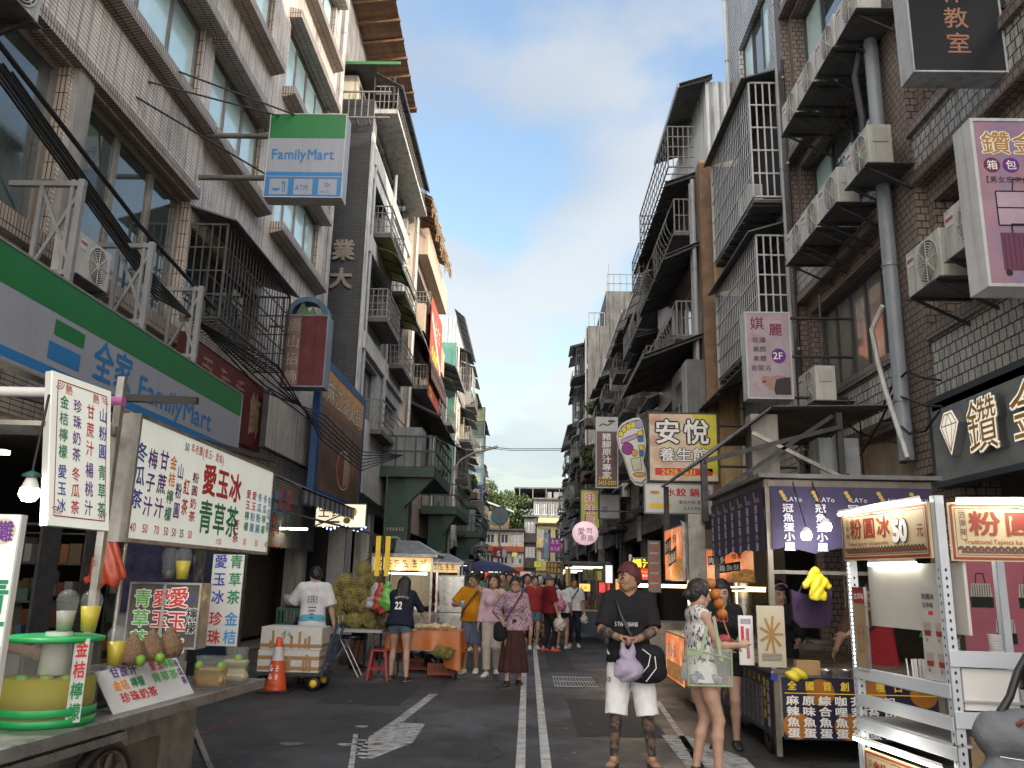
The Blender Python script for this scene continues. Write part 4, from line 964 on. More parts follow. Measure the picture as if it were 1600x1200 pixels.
simple_building('cream building with a peeling green side wall and a pale corrugated rooftop shed',L,-4.45,47.5,58,15.2,PLASTER_C,PLASTER_G,4,3,cages=.9,eaves=(1.6,.6,CORR_D),seed=4,top=(.1,1.6,CORR))
simple_building('weathered grey block between the beige tiled building and the green walled one',L,-5.0,41.5,47.5,12.0,CONC,CONC,3,2,cages=.9,eaves=(.2,1.3,CORR_D),seed=11)
simple_building('cream flats with barred windows and rows of small awnings, behind the stacked blue sign tower',L,-4.6,58,72,14.2,PLASTER_C,PLASTER_C,4,4,cages=1.,eaves=(.2,1.0,CORR_D),seed=5)
simple_building('grey white flats farther down the left side beyond the stacked sign tower',L,-4.9,72,86,12.2,PLASTER_W,CONC,3,4,cages=1.,seed=6)
simple_building('last low plaster flats on the left before the end of the street',L,-5.3,86,100,9.6,PLASTER_C,CONC_L,3,3,cages=.8,eaves=(.2,.9,CORR),seed=8)
bd=thing('building','brown and grey tiled building with rows of outdoor air conditioners, at the right','building')
XR=5.2
wl=[(11.15,15.0,4.85,6.55),(11.15,15.0,7.7,9.55),(11.15,15.0,11.0,12.9),(3.0,10.1,4.95,6.5),(3.0,10.1,7.75,9.6),(3.0,10.1,11.0,12.9),(11.15,15.0,14.2,16.0),(3.0,10.1,14.2,16.0)]
shell(bd,Rr,XR,-2,15.55,3.0,18,wl,TILE_BROWN,.35)
for h in wl:
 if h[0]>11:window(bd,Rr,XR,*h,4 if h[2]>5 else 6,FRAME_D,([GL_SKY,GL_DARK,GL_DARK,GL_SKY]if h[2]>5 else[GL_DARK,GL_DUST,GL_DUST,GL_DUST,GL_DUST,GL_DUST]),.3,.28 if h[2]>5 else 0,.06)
 else:window(bd,Rr,XR,*h,5,FRAME_D,[GL_DUST,GL_DARK],.3)
for z0,z1 in((6.80,7.62),(9.78,10.92),(13.05,14.1),(3.75,4.78)):
 mb=MB()
 for a,b in((11.0,15.2),(2.5,10.25)):
  mb.box(XR-.14,XR,a,b,z0+.13,z1-.13,TILE_GREY);mb.box(XR-.20,XR,a-.02,b+.02,z0-.02,z0+.13,TILE_BROWN);mb.box(XR-.20,XR,a-.02,b+.02,z1-.13,z1+.02,TILE_BROWN)
 mb.build('spandrel',bd)
mb=MB();mb.box(XR-.16,XR,10.27,10.95,3,18,TILE_BROWN);mb.box(XR-.16,XR,15.22,15.52,3,18,TILE_BROWN);mb.build('pilaster',bd)
downpipe(bd,Rr,XR,10.85,3.2,18,.10,.30,mat('pvc_pipe_blue_grey',(.27,.31,.35),.45,var=.12,scale=3,streak=.25));downpipe(bd,Rr,XR,11.1,3.2,16,.05,.24,STEEL_D);downpipe(bd,Rr,XR,15.35,3.2,16,.035,.24,PVC);downpipe(bd,Rr,XR,15.1,3.2,12,.03,.2,CABLE)
ground_floor(bd,Rr,XR,-2,15.55,3.0,2.4,[(10.2,11.0,TILE_BROWN),(15.1,15.5,TILE_BROWN),(2.6,3.1,TILE_BROWN)],mat('shop_wall_dim',(.10,.085,.07),.8,var=.3))
mb=MB();ar=[(XR-.03,11.02,2.6),(XR-.03,15.1,2.6)]+[(XR-.03,13.06+2.04*math.cos(t),3.1+.62*math.sin(t))for t in np.linspace(0,math.pi,14)]
mb.prism(ar,(.05,0,0),mat('arch_panel_cream',(.36,.32,.25),.75,var=.25,scale=1.5,streak=.4));mb.build('arched_panel',bd)
for k in range(3):
 mb=MB();rnd=random.Random(k);pts=[(XR-.32-.02*k,15.2-i*.42,4.15-.25*k+.18*math.sin(i*1.3+k)+rnd.uniform(-.06,.06))for i in range(14)];mb.tube(pts,.016,CABLE,5);mb.build('cable',bd)
for k,(y,z)in enumerate(((14.9,4.1),(14.6,4.2),(14.2,4.0),(13.6,3.9),(12.4,4.0))):
 mb=MB();mb.tube([(XR-.25,y,z),(XR-.3,y-.1,z-.5),(XR-.25,y+.15*(k%2),z-1.2),(XR-.1,y+.2,z-1.5)],.013,CABLE,5);mb.build('cable',bd)
mb=MB();mb.tube([(XR-.4,10.95,5.35),(XR-.45,11.25,5.1),(XR-.42,11.2,4.6),(XR-.42,11.05,4.2),(XR-.4,10.6,3.2)],.035,PVC_W,8);mb.build('wrapped_hose',bd)
mb=MB();mb.tube([(XR-.42,10.95,9.3),(XR-.5,11.0,8.9),(XR-.45,10.98,8.2),(XR-.5,10.95,7.5),(XR-.6,11.1,7.15)],.05,mat('pipe_wrap_dark',(.04,.04,.045),.6,var=.3),8);mb.build('wrapped_hose',bd)
place(bd)
bd=thing('building','grey building carrying two stacked white aluminium cage balconies on the right','building')
X=5.2
wl=[(15.8,19.4,6.6,8.2),(15.8,19.4,9.6,11.6),(16.5,19.0,13.0,15.0)]
shell(bd,Rr,X,15.56,19.95,3.3,18.5,wl,TILE_GREY,.2,CONC)
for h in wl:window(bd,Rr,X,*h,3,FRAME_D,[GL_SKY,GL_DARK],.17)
for z0,z1 in((9.3,11.9),(6.35,8.45)):
 cage(bd,Rr,X,15.75,19.4,z0,z1,0.72,CAGE_W,24,5,.014,CORR_D,None)
 mb=MB();mb.box(X-.71,X,15.8,19.35,z0-.10,z0-.04,CORR_D)
 for y in np.linspace(15.9,19.3,9):mb.bar((X,y,z0-.13),(X-.72,y,z0-.13),.05,STEEL_D)
 mb.build('cage_floor',bd);mb=MB();mb.box(X-.12,X-.005,15.7,19.36,z0+.02,z1-.02,DARK);mb.box(X-.68,X-.005,19.365,19.39,z0+.02,z1-.02,DARK);mb.build('cage_shade',bd)  # dark sheets added inside the cage, painting the shade behind its bars
mb=MB();corr(mb,(X-.02,16.0,5.4),(X-.02,19.9,5.4),(0,0,1.1),CORR,.02,.16);mb.build('corrugated_wall',bd)
eave(bd,Rr,X,15.7,20.2,6.25,5.7,1.1,CORR_D);downpipe(bd,Rr,X,19.8,3,18,.05,.1,PVC_W)
ground_floor(bd,Rr,X,15.56,19.95,3.3,3,[(19.5,19.95,CONC)],DARK);place(bd)
bd=thing('building','pink brick building with an ochre side wall, round bellied railings and a corrugated rooftop shed','building')
X=4.3;Y0,Y1=19.98,27.3
wl=[(21.0,24.0,5.2,7.0),(24.6,27.0,5.2,7.0),(21.0,24.0,8.0,9.6),(24.6,27.0,8.0,9.6),(21.0,24.0,10.9,12.0),(24.6,27.0,10.9,12.0)]
shell(bd,Rr,X,Y0,Y1,3.4,12.4,wl,TILE_BRICK,.2,PLASTER_Y)
for h in wl:window(bd,Rr,X,*h,3,ALU,[GL_DARK,GL_DUST],.17)
mb=MB();mb.box(X-.01,X+.28,Y0-.02,Y0+.25,3.4,12.3,mat('brick_quoin',(.20,.125,.08),.8,var=.3));mb.build('brick_quoin',bd)
for h in wl:balcony(bd,Rr,X,h[0]-.15,h[1]+.1,h[2]-.15,.55,.95,CAGE_G,CONC_D,9,2,.22,.10)
mb=MB();corr(mb,(X+.25,Y0+.01,12.4),(X+5,Y0+.01,12.4),(0,0,2.3),CORR,.025,.26);corr(mb,(X+.25,Y1,12.4),(X+.25,Y0,12.4),(0,0,2.3),CORR,.025,.26);mb.build('rooftop_shed',bd)
eave(bd,Rr,X+.4,Y0-.2,Y1-3.2,14.8,14.5,.9,CORR_D,'roof',CORR);cage(bd,Rr,X,Y0+.6,Y1-1,12.5,13.7,.7,CAGE_G,14,4,.012);cage(bd,Rr,X,Y1-1,Y1+.8,11.6,12.7,.75,CAGE_G,6,4,.014)
eave(bd,Rr,X,Y0+.5,Y1,12.3,12.0,.8,CORR_D);eave(bd,Rr,X,Y0+.2,Y1-2,10.2,9.8,.9,CORR_D);eave(bd,Rr,X,Y0+.1,Y1-2.4,7.7,7.1,1.5,CORR_D,'awning',STEEL_D)
mb=MB();corr(mb,(X-.45,Y0+.1,5.0),(X-.45,Y0+2.2,5.0),(0,0,2.0),CORR,.02,.16);mb.box(X-.44,X,Y0+.08,Y0+2.25,4.95,7.0,CORR_D);mb.box(X-.49,X-.46,Y0+.7,Y0+1.5,5.6,6.6,FRAME_D);mb.build('corrugated_bay',bd)
for y in(Y0+.35,Y0+.6):downpipe(bd,Rr,X,y,3,12,.06,.12,PVC)
ground_floor(bd,Rr,X,Y0,Y1,3.4,3,[(Y0,Y0+.5,CONC)],DARK);place(bd)
simple_building('white tiled building with long dark railings and a sloped steel roof edge on the right',Rr,4.6,27.3,34.5,12.4,TILE_LGREY,CONC,4,3,cages=1.0,eaves=(.3,.8,CORR_D),seed=21)
simple_building('brown tiled walk up with deep eaves and caged balconies on the right',Rr,4.6,34.5,42,12.6,TILE_BEIGE,CONC,4,3,cages=1.0,eaves=(.4,.9,CORR_D),seed=22,rail=CAGE_K)
simple_building('grey walk up with a white roof edge next to the stained concrete tower',Rr,4.5,42,50,12.2,CONC,CONC_L,4,3,cages=.9,eaves=(.3,.9,CORR_D),seed=23)
bd=simple_building('tall stained bare concrete tower with balconies standing out into the sky on the right',Rr,3.9,56,66,19.0,mat('concrete_tower',(.095,.093,.09),.85,var=.35,scale=.8,streak=.75),MATS['concrete_tower'],5,3,cages=1.,seed=24)
mb=MB();mb.box(5.2,12.5,56.02,64,19.0,21.6,MATS['concrete_tower'])
for x in np.linspace(5.3,8.5,8):mb.bar((x,56.1,21.6),(x,56.1,22.9),.06,CAGE_G)
for z in(22.2,22.9):mb.bar((5.3,56.1,z),(8.5,56.1,z),.06,CAGE_G)
for x in np.linspace(4.0,5.1,4):mb.bar((x,56.1,19.0),(x,56.1,20.0),.06,CAGE_G)
mb.bar((4,56.1,20),(5.1,56.1,20),.06,CAGE_G);mb.bar((5.5,57,21.6),(5.5,57,24),.05,CAGE_G);mb.build('stair_head',bd).location=-bd.location
simple_building('low white building with rooftop plants in front of the concrete tower',Rr,4.1,50,56,10.6,PLASTER_W,PLASTER_W,3,2,cages=.7,seed=25,gm=GL_SKY)
simple_building('grey flats beyond the concrete tower on the right',Rr,3.9,66,80,13.5,CONC_L,CONC,4,4,cages=1.,eaves=(.2,1.1,CORR_D),seed=26)
simple_building('dark grey flats with rust brown panels farthest down the right side',Rr,4.1,80,100,11.0,CONC,CONC_L,3,5,cages=1.,seed=27)
def end_building(label,x0,x1,y,H,wm,floors,n,band=None,gm=GL_DARK,z0=0,slab=True):
 bd=thing('building',label,'building');mb=MB();fh=(H-z0)/floors;bw=(x1-x0)/n;holes=[(x0+bw*(i+.12),x0+bw*(i+.88),z0+fh*f+fh*.36,z0+fh*f+fh*.82)for f in range(floors)for i in range(n)]
 xs=sorted({x0,x1,*[v for h in holes for v in h[:2]]});zs=sorted({z0,H,*[v for h in holes for v in h[2:]]})
 for a,b in zip(xs[:-1],xs[1:]):
  for c,d in zip(zs[:-1],zs[1:]):
   if any(h[0]<(a+b)/2<h[1]and h[2]<(c+d)/2<h[3]for h in holes):continue
   mb.face([(a,y,c),(b,y,c),(b,y,d),(a,y,d)],wm)
 mb.box(x0,x1,y+.25,y+8,z0,H,wm);mb.build('wall',bd)
 for h in holes:
  w=MB()
  for i in range(4):xx=h[0]+(h[1]-h[0])*i/3;w.box(xx-.05,xx+.05,y+.1,y+.2,h[2],h[3],STEEL_W)
  for zz in(h[2],h[3]-.08):w.box(h[0],h[1],y+.09,y+.2,zz,zz+.08,STEEL_W)
  wo=w.build('window',bd);p=MB();p.face([(h[0],y+.17,h[2]),(h[1],y+.17,h[2]),(h[1],y+.17,h[3]),(h[0],y+.17,h[3])],gm);p.build('pane',wo)
 if slab:
  for f in range(floors):mb=MB();mb.box(x0-.05,x1+.05,y-.35,y,z0+fh*f-.1,z0+fh*f+fh*.22,band or wm);mb.build('balcony_front',bd)
 mb=MB();mb.box(x0-.2,x1+.2,y-.5,y+8.2,H,H+.2,CONC_D);mb.build('roof',bd);place(bd);return bd
OR=mat('balcony_orange',(.42,.10,.05),.7,var=.2,streak=.3);YW=mat('render_yellow',(.58,.47,.22),.75,var=.15,streak=.4)
end_building('building with orange balcony fronts closing the left end of the street',-7.5,-.6,104,7.4,PLASTER_C,3,4,OR)
end_building('narrow dark grey building between the orange fronted and yellow street end buildings',-.6,1.0,105.5,9.2,CONC_D,3,1,CONC_D)
end_building('yellow rendered building with white windows closing the right end of the street',1.0,9,104,8.2,YW,3,4,YW)
end_building('wide grey building with white windows stepped behind the yellow one',.6,9,114,12.2,CONC,1,8,mat('parapet_yellow',(.55,.46,.25),.8,var=.2),z0=9.0)
bd=thing('rooftop_shed','open dark roofed rooftop terrace shed with white posts above the street end','shed');mb=MB()
mb.box(-2.2,6.4,120,128,14.3,14.5,CORR_D);mb.box(-2.2,6.4,127,127.5,12.0,14.3,DARK);mb.box(-2.2,6.4,119.9,120,12.0,12.8,CONC_D)
for x in np.linspace(-1.4,6.2,5):mb.box(x-.05,x+.05,120,120.2,12,14.3,STEEL_P)
for x in(2.6,3.5,4.1):mb.box(x,x+.6,120.3,120.4,12.6,13.9,CONC_L)
mb.build('terrace_roof',bd);place(bd)
bd=thing('rooftop_shed','white walled rooftop box under a thin grey roof sheet at the right street end','shed');mb=MB();mb.box(5.2,9.5,118,124,12,16.6,PLASTER_W);mb.box(4.8,9.9,117.6,124.4,16.6,16.8,CORR_D);mb.build('box_room',bd);place(bd)
bd=thing('rooftop_shed','small timber framed rooftop room with a sloping roof left of the round sign','shed');mb=MB()
mb.box(-6.4,-2.6,108,112,7.6,10.0,mat('timber_room',(.20,.14,.08),.8,var=.3));mb.prism([(-7,107.4,11.6),(-2.0,107.4,9.9),(-2.0,107.4,10.1),(-7,107.4,11.8)],(0,5,0),CORR);mb.box(-5.9,-3.2,107.9,108,8.3,9.5,GL_DARK);mb.build('timber_room',bd);place(bd)
mb=MB();rnd=random.Random(5);N=40;prof=[(-260+520*i/N,26+10*math.exp(-((i-21)/3.)**2)+rnd.uniform(-1.2,1.2))for i in range(N+1)]
for(xa,ha),(xb,hb)in zip(prof[:-1],prof[1:]):mb.face([(xa,420,-1),(xb,420,-1),(xb,470,hb),(xa,470,ha)],mat('hill_forest',(.05,.07,.06),.9,var=.4,scale=.08));mb.face([(xa,470,ha),(xb,470,hb),(xb,620,-1),(xa,620,-1)],mat('hill_forest'))
mb.build('hill',kind='structure')
LEAF=[mat('leaf_a',(.055,.095,.025),.6,var=.35,scale=3),mat('leaf_b',(.085,.12,.03),.6,var=.35,scale=3),mat('leaf_c',(.035,.065,.02),.6,var=.35,scale=3)]
def foliage(name,parent,blobs,n,size,seed,mats=LEAF):
 rs=np.random.RandomState(seed);V=[];F=[];MI=[]
 tot=sum(b[1][0]*b[1][1]*b[1][2]for b in blobs)
 for c,r in blobs:
  k=int(n*r[0]*r[1]*r[2]/tot)
  d=rs.normal(size=(k,3));d/=np.linalg.norm(d,axis=1)[:,None];rad=rs.uniform(.45,1.05,(k,1))**.6
  P=np.array(c)+d*rad*np.array(r)
  for p in P:
   a=rs.normal(size=3);a/=np.linalg.norm(a);b=np.cross(a,rs.normal(size=3));b/=np.linalg.norm(b);s=size*rs.uniform(.5,1.3)
   i=len(V);V+=[p-a*s,p+b*s*.45,p+a*s,p-b*s*.45];F.append((i,i+1,i+2,i+3));MI.append(rs.randint(3))
 return np_mesh(name,np.array(V),np.array(F),mats,MI,parent,False)
def tree(label,x,y,z0,zt,r,seed,n=2600,size=.22,lop=1.):
 t=thing('tree',label,'tree');rnd=random.Random(seed);mb=MB();zc=z0+(zt-z0)*.45
 mb.tube([(x,y,z0),(x+.1,y,(z0+zc)/2),(x,y,zc)],[r*.1,r*.08,r*.06],mat('bark',(.10,.075,.055),.9,var=.3),8);ends=[]
 for k in range(6):a=k*1.05+rnd.uniform(0,.5);e=(x+math.cos(a)*r*.6,y+math.sin(a)*r*.6,zc+(zt-zc)*rnd.uniform(.3,.7));ends.append(e);mb.tube([(x,y,zc-.3),((x+e[0])/2,(y+e[1])/2,zc+(e[2]-zc)*.6),e],[r*.05,r*.035,r*.015],mat('bark'),6)
 mb.build('trunk',t)
 bl=[(e,(r*rnd.uniform(.36,.5),r*rnd.uniform(.36,.5),(zt-zc)*rnd.uniform(.22,.32)))for e in ends]+[((x+rnd.uniform(-.3,.3)*r,y,zt-(zt-zc)*.25),(r*.5,r*.5,(zt-zc)*.26))]
 bl+=[((x+math.cos(k)*r*.85,y+math.sin(k)*r*.8,zc+(zt-zc)*rnd.uniform(.1,.5)),(r*.28,r*.28,(zt-zc)*.16))for k in range(5)]
 foliage('crown',t,bl,n,size,seed);place(t)
tree('broad bright green tree behind the timber rooftop room at the street end',-2.7,117,0,13.6,3.3,2,4600,.30)
tree('taller light green tree beside the left flats above the round blue sign',-6.2,122,0,15.6,2.6,3,2600,.34)
def shrub(label,c,r,n,size,seed,pot=True):
 t=thing('potted_plants',label,'plant');rnd=random.Random(seed)
 bl=[((c[0]+rnd.uniform(-.6,.6)*r[0],c[1]+rnd.uniform(-.6,.6)*r[1],c[2]+rnd.uniform(-.1,.5)*r[2]),(r[0]*.4,r[1]*.4,r[2]*.45))for _ in range(7)]
 foliage('foliage',t,bl,n,size,seed)
 mb=MB();mb.box(c[0]-r[0]*.8,c[0]+r[0]*.8,c[1]-r[1]*.6,c[1]+r[1]*.6,c[2]-r[2]-.1,c[2]-r[2]*.6,mat('planter',(.12,.07,.05),.8,var=.3));mb.build('planter',t);place(t)
shrub('big green shrub on the white roof in front of the concrete tower',(4.9,51.0,11.9),(1.9,1.2,.95),2600,.13,4)
shrub('dark green hanging plants on the balcony below the rooftop shrub at right',(3.7,52.5,9.0),(.55,1.6,1.3),1500,.12,5)
shrub('green plant overhanging the low balcony beside the stacked blue signs',(-4.0,54.5,7.5),(.75,1.0,.8),1300,.11,6)
class Sign:
 def __init__(s,name,label,fr,w,h,face,body=None,thick=.12,rim=.025,group=None,cat='sign'):
  s.root=thing(name,label,cat,group);s.fr=fr;s.w,s.h=w,h;o,u,v=fr;n=np.cross(u,v);s.n=n
  s.mb=MB();s.mb.obox(o-n*.012,u*w,v*h,n*.012,face)
  b=MB();b.obox(o-n*thick-u*rim-v*rim,u*(w+2*rim),v*(h+2*rim),n*(thick-.014),body or STEEL_W)
  if rim>0:
   for a,e1,e2 in((-u*rim-v*rim,u*(w+2*rim),v*rim),(-u*rim+v*h,u*(w+2*rim),v*rim),(-u*rim,u*rim,v*h),(u*w,u*rim,v*h)):
    b.obox(o+a-n*.013,e1,e2,n*.022,body or STEEL_W)
  b.build('casing',s.root)
 def T(s,txt,x,y,h,m,**k):s.mb.text(s.fr,txt,x,y,h,m,**k);return s
 def R(s,x0,x1,y0,y1,m,lift=.002):s.mb.rect(s.fr,x0,x1,y0,y1,m,lift);return s
 def D(s,x,y,rx,ry,m,lift=.002):s.mb.disc(s.fr,x,y,rx,ry,m,lift);return s
 def P(s,pts,m,lift=.002):s.mb.poly(s.fr,pts,m,lift);return s
 def Ln(s,pts,w,m,lift=.003):s.mb.line(s.fr,pts,w,m,lift);return s
 def out(s,txt,x,y,h,m,mo,b=.012,ob=.06,**k):
  s.T(txt,x,y,h,mo,bold=ob,lift=.004,**k);s.T(txt,x,y,h,m,bold=b,lift=.007,**k);return s
 def arms(s,pts,r=.025,m=None):
  for p,q in pts:mb=MB();mb.tube([p,q],r,m or STEEL_D,8);mb.build('bracket_arm',s.root)
  return s
 def end(s):s.mb.build('panel',s.root);place(s.root);return s
def yquad(p0,p1,y):
 a,b=onY(*p0,y),onY(*p1,y);return FY(a[0],y,b[2]),b[0]-a[0],a[2]-b[2]
def litm(name,col,e=1.0,**k):return mat(name,col,.5,emit=e,**k)
SIGNW=mat('sign_face_white',(.30,.32,.37),.35,var=.06,scale=1.5,streak=.1);FMG=mat('sign_face_green',(.012,.16,.04),.35,var=.08);FMB=mat('sign_face_blue',(.02,.17,.42),.35,var=.06)
y0,y1,zb,zt=2.0,14.0,3.52,4.60
S=Sign('shop_fascia','long green, white and blue convenience store fascia over the juice cart',FX(L,-5.0,y0,zb),y1-y0,zt-zb,SIGNW,STEEL_P,.16)
S.R(0,12,.70,1.08,FMG);S.R(0,12,.03,.13,FMB)
yy=lambda x,y:onX(x,y,-5.0)[1]-y0
a,b=yy(84,520),yy(131,540);S.R(a,b,.47,.64,FMG);S.R(a-.06,b-.03,.20,.39,FMB)
a,b=yy(146,560),yy(207,590);S.T('全家',a,.19,.50,FMB,w=(b-a)/2.08,bold=.03)
a,b=yy(213,620),yy(343,660);S.mb.text(S.fr,'FamilyMart',a,.22,.335,FMB,w=(b-a)/7.0,bold=.02)
for y in(8.47,10.25,11.95):
 mb=MB();xw=-5.88
 for z in(4.75,5.8):mb.bar((-5.02,y,z),(xw,y,z),.06,STEEL_P)
 mb.bar((-5.06,y,4.64),(-5.06,y,5.85),.07,STEEL_P);mb.bar((-5.16,y,4.64),(-5.16,y,5.85),.04,STEEL_P);mb.bar((-5.5,y,4.75),(-5.5,y,5.8),.05,STEEL_P)
 mb.bar((-5.05,y,5.75),(-5.5,y+.004,4.8),.035,STEEL_P);mb.bar((-5.5,y,5.75),(-5.05,y-.004,4.8),.035,STEEL_P);mb.bar((xw,y,4.2),(-5.5,y,4.8),.03,STEEL_P)
 mb.build('support_truss',S.root)
S.end()
fr,w,h=yquad((425,172),(541,318),13.0);h=1.56;fr=FY(fr[0][0],13.0,7.86);w=1.32
S=Sign('projecting_sign','projecting box sign in green, white and blue with ATM and Wi-Fi icons',fr,w,h,SIGNW,STEEL_W,.32,.012)
S.R(0,w,1.10,h,FMG);S.R(0,w,0,.46,FMB);S.R(0,w,.37,.385,SIGNW,.003);S.mb.text(S.fr,'FamilyMart',.06,.70,.21,FMB,w=.178,bold=.035)
for i in range(3):S.R(.08+i*.42,.40+i*.42,.04,.33,SIGNW,.004)
S.T('ATM',.525,.11,.12,FMB,lift=.006,bold=.02,w=.078);S.T('Wi-Fi',.945,.07,.055,FMB,lift=.006);S.D(.20,.15,.07,.05,FMB,.006);S.R(.12,.28,.155,.21,SIGNW,.007)
for r in(.03,.06,.09):S.Ln([(1.05+r*math.cos(t),.16+r*math.sin(t))for t in np.linspace(.5,1.9,7)],.014,FMB,.006)
S.Ln([(.31,.08),(.31,.28)],.012,FMB,.006);S.Ln([(.345,.08),(.345,.28)],.02,FMB,.006);S.D(.31,.26,.018,.035,FMB,.006)
xl=fr[0][0]
S.arms([((xl,13.1,9.05),(-5.88,13.1,9.05)),((xl,13.1,8.25),(-5.88,13.1,8.25))],.05,mat('pole_brown_grey',(.12,.11,.10),.5,var=.2))
S.arms([((xl+.5,13.1,9.42),(-5.86,11.2,9.2)),((xl+.2,13.1,9.42),(-5.86,10.9,8.7)),((xl,13.1,8.3),(-5.86,10.6,8.3))],.016);S.end()
MAR=mat('sign_face_maroon',(.13,.018,.022),.4,var=.2,scale=2,streak=.2);GOLDT=mat('letter_dull_gold',(.30,.23,.15),.5,var=.2)
S=Sign('shop_fascia','maroon shop fascia with one pale brushed character beyond the convenience store sign',FX(L,-5.5,12.6,4.02),4.0,1.28,MAR,mat('casing_maroon',(.09,.02,.02),.5,var=.2),.12)
S.T('飾',3.25,.18,.92,GOLDT,w=.68,bold=.03);S.mb.scrib(S.fr,.6,.78,2.5,.36,GOLDT,3,4);S.R(0,4,.12,.17,mat('trim_mauve',(.12,.05,.07),.5));S.end()
fr,w,h=yquad((447,493),(504,603),17.6);FADE=mat('faded_paint',(.32,.29,.26),.8,var=.3)
S=Sign('projecting_sign','faded dark red box sign with a blue arch and green triangles on its top',fr,w,h,mat('sign_face_faded_red',(.12,.02,.025),.7,var=.35,scale=4,streak=.5),mat('casing_pale_blue',(.22,.28,.33),.6,var=.2,streak=.4),.45)
S.R(.06,.36,.02,h-.02,mat('faded_strip',(.20,.13,.11),.8,var=.4,scale=6));S.T('眉山招飾',.06,h-.06,.30,FADE,vert=True,pitch=h/4.1)
mb=MB();cx=fr[0][0]+w/2;zt=fr[0][2]+h
for k in range(10):
 t0,t1=math.pi*k/10,math.pi*(k+1)/10;ro,ri=w/2,w/2-.12
 mb.prism([(cx+ro*math.cos(t0),17.6,zt+.03+ro*.9*math.sin(t0)),(cx+ro*math.cos(t1),17.6,zt+.03+ro*.9*math.sin(t1)),(cx+ri*math.cos(t1),17.6,zt+.03+ri*.9*math.sin(t1)),(cx+ri*math.cos(t0),17.6,zt+.03+ri*.9*math.sin(t0))],(0,.4,0),mat('arch_blue',(.06,.13,.20),.6,var=.3))
for dx,s in((-.12,.34),(.1,.2)):mb.prism([(cx+dx-s*.45,17.65,zt+.03),(cx+dx+s*.45,17.65,zt+.03),(cx+dx,17.65,zt+.03+s)],(0,.2,0),mat('triangle_green',(.08,.15,.08),.6,var=.3))
mb.build('arch_crest',S.root);S.arms([((fr[0][0],17.8,zt-.2),(-5.88,17.8,zt-.2))]);S.end()
S=Sign('sign','blank looking white board with peeled grey strokes above the dark striped awning',FX(L,-5.3,16.35,4.08),3.9,1.12,mat('sign_face_peeled',(.50,.48,.45),.6,var=.12,scale=2,streak=.5),STEEL_D,.1)
rnd=random.Random(9);GH=mat('ghost_stroke',(.26,.25,.24),.7,var=.3)
for i in range(34):x,y=.3+(i%9)*.38+rnd.uniform(-.1,.1),.35+(i//9)*.16;S.Ln([(x,y),(x+rnd.uniform(-.1,.12),y-rnd.uniform(.05,.22)),(x+rnd.uniform(0,.2),y-rnd.uniform(.1,.3))],.014,GH)
S.end()
PB=mat('boarding_blue',(.012,.06,.19),.5,var=.2)
S=Sign('banner','tall brown hotpot banner with cream brush title and a steaming bowl on blue boarding',FX(L,-4.95,19.2,3.55),4.9,2.95,mat('banner_brown',(.13,.08,.055),.6,var=.3,scale=1.2,col2=(.30,.15,.055),thr=(.5,.75)),PB,.15,.22)
S.R(0,4.9,2.2,2.95,mat('banner_amber',(.55,.28,.09),.6,var=.25,scale=1));S.R(0,4.9,2.0,2.2,mat('banner_amber2',(.22,.11,.05),.6,var=.25))
CREAMT=mat('letter_cream',(.65,.58,.42),.6,var=.08);S.out('麻江湖火鍋',.45,2.12,.62,CREAMT,BLACKINK,w=.80)
for r,m,dx in((.80,MAROON,2.75),(.72,mat('soup_red',(.22,.05,.025),.5,var=.3,scale=9),2.75)):S.D(dx,.75,r,r*.62,m,.003 if r>.75 else.005)
S.P([(2.75+.70*math.cos(t),.75+.43*math.sin(t))for t in np.linspace(-1.57,1.57,12)],mat('soup_pale',(.38,.30,.20),.5,var=.2,scale=9),.007)
S.Ln([(2.75+.8*math.cos(t),.75+.5*math.sin(t))for t in np.linspace(0,6.3,30)],.04,CREAMT,.008)
for k in range(5):S.Ln([(2.9+.1*k+.1*math.sin(j+k),1.1+j*.16)for j in range(6)],.05,mat('steam',(.28,.22,.17),.8),.004)
for i in range(2):S.mb.scrib(S.fr,1.0+2.9*i,1.45,.2,.5,mat('letter_dim_orange',(.40,.16,.05),.6),1,i)
S.end()
aw=thing('awning','small dark grey awning with pale stripes and fringe over the shutter beyond the juice boards','awning');mb=MB();SG=[mat('stripe_dark',(.055,.055,.065),.8,var=.15),mat('stripe_pale',(.20,.20,.22),.8,var=.15)]
for i in range(22):
 ya,yb=16.2+i*.23,16.2+(i+1)*.23;q=[(-5.6,ya,3.75),(-4.45,ya,3.25),(-4.45,yb,3.25),(-5.6,yb,3.75)];mb.face(q,SG[i%2]);mb.face([(x,y,z-.02)for x,y,z in q][::-1],SG[i%2])
 mb.face([(-4.44,ya,3.26),(-4.44,ya,3.0),(-4.44,(ya+yb)/2,2.94),(-4.44,yb,3.0),(-4.44,yb,3.26)],SG[i%2])
mb.build('canopy',aw);mb=MB();mb.bar((-4.46,16.1,3.24),(-4.46,21.3,3.24),.04,STEEL_D);mb.bar((-4.5,21.2,3.2),(-5.85,21.2,2.6),.03,STEEL_D);mb.build('frame',aw);place(aw)
fr,w,h=yquad((495,787),(570,824),21.4)
S=Sign('lit_sign','small lit white and yellow shop sign below the end of the striped awning',fr,w,h,litm('lit_cream',(.75,.68,.48),.45,var=.06),STEEL_D,.15)
S.T('土',.05,.22,.30,RED,bold=.03);S.mb.scrib(S.fr,.38,.22,.45,.24,MAROON,2,3);S.D(.95,.38,.10,.12,YEL);S.D(.80,.16,.09,.08,YEL,.003);S.Ln([(.08,.12),(.62,.12)],.05,mat('red_brown',(.35,.07,.03),.6));S.end()
st=thing('string_lights','string of tiny blue and white fairy lights under the small lit sign','lights');mb=MB();w_=MB()
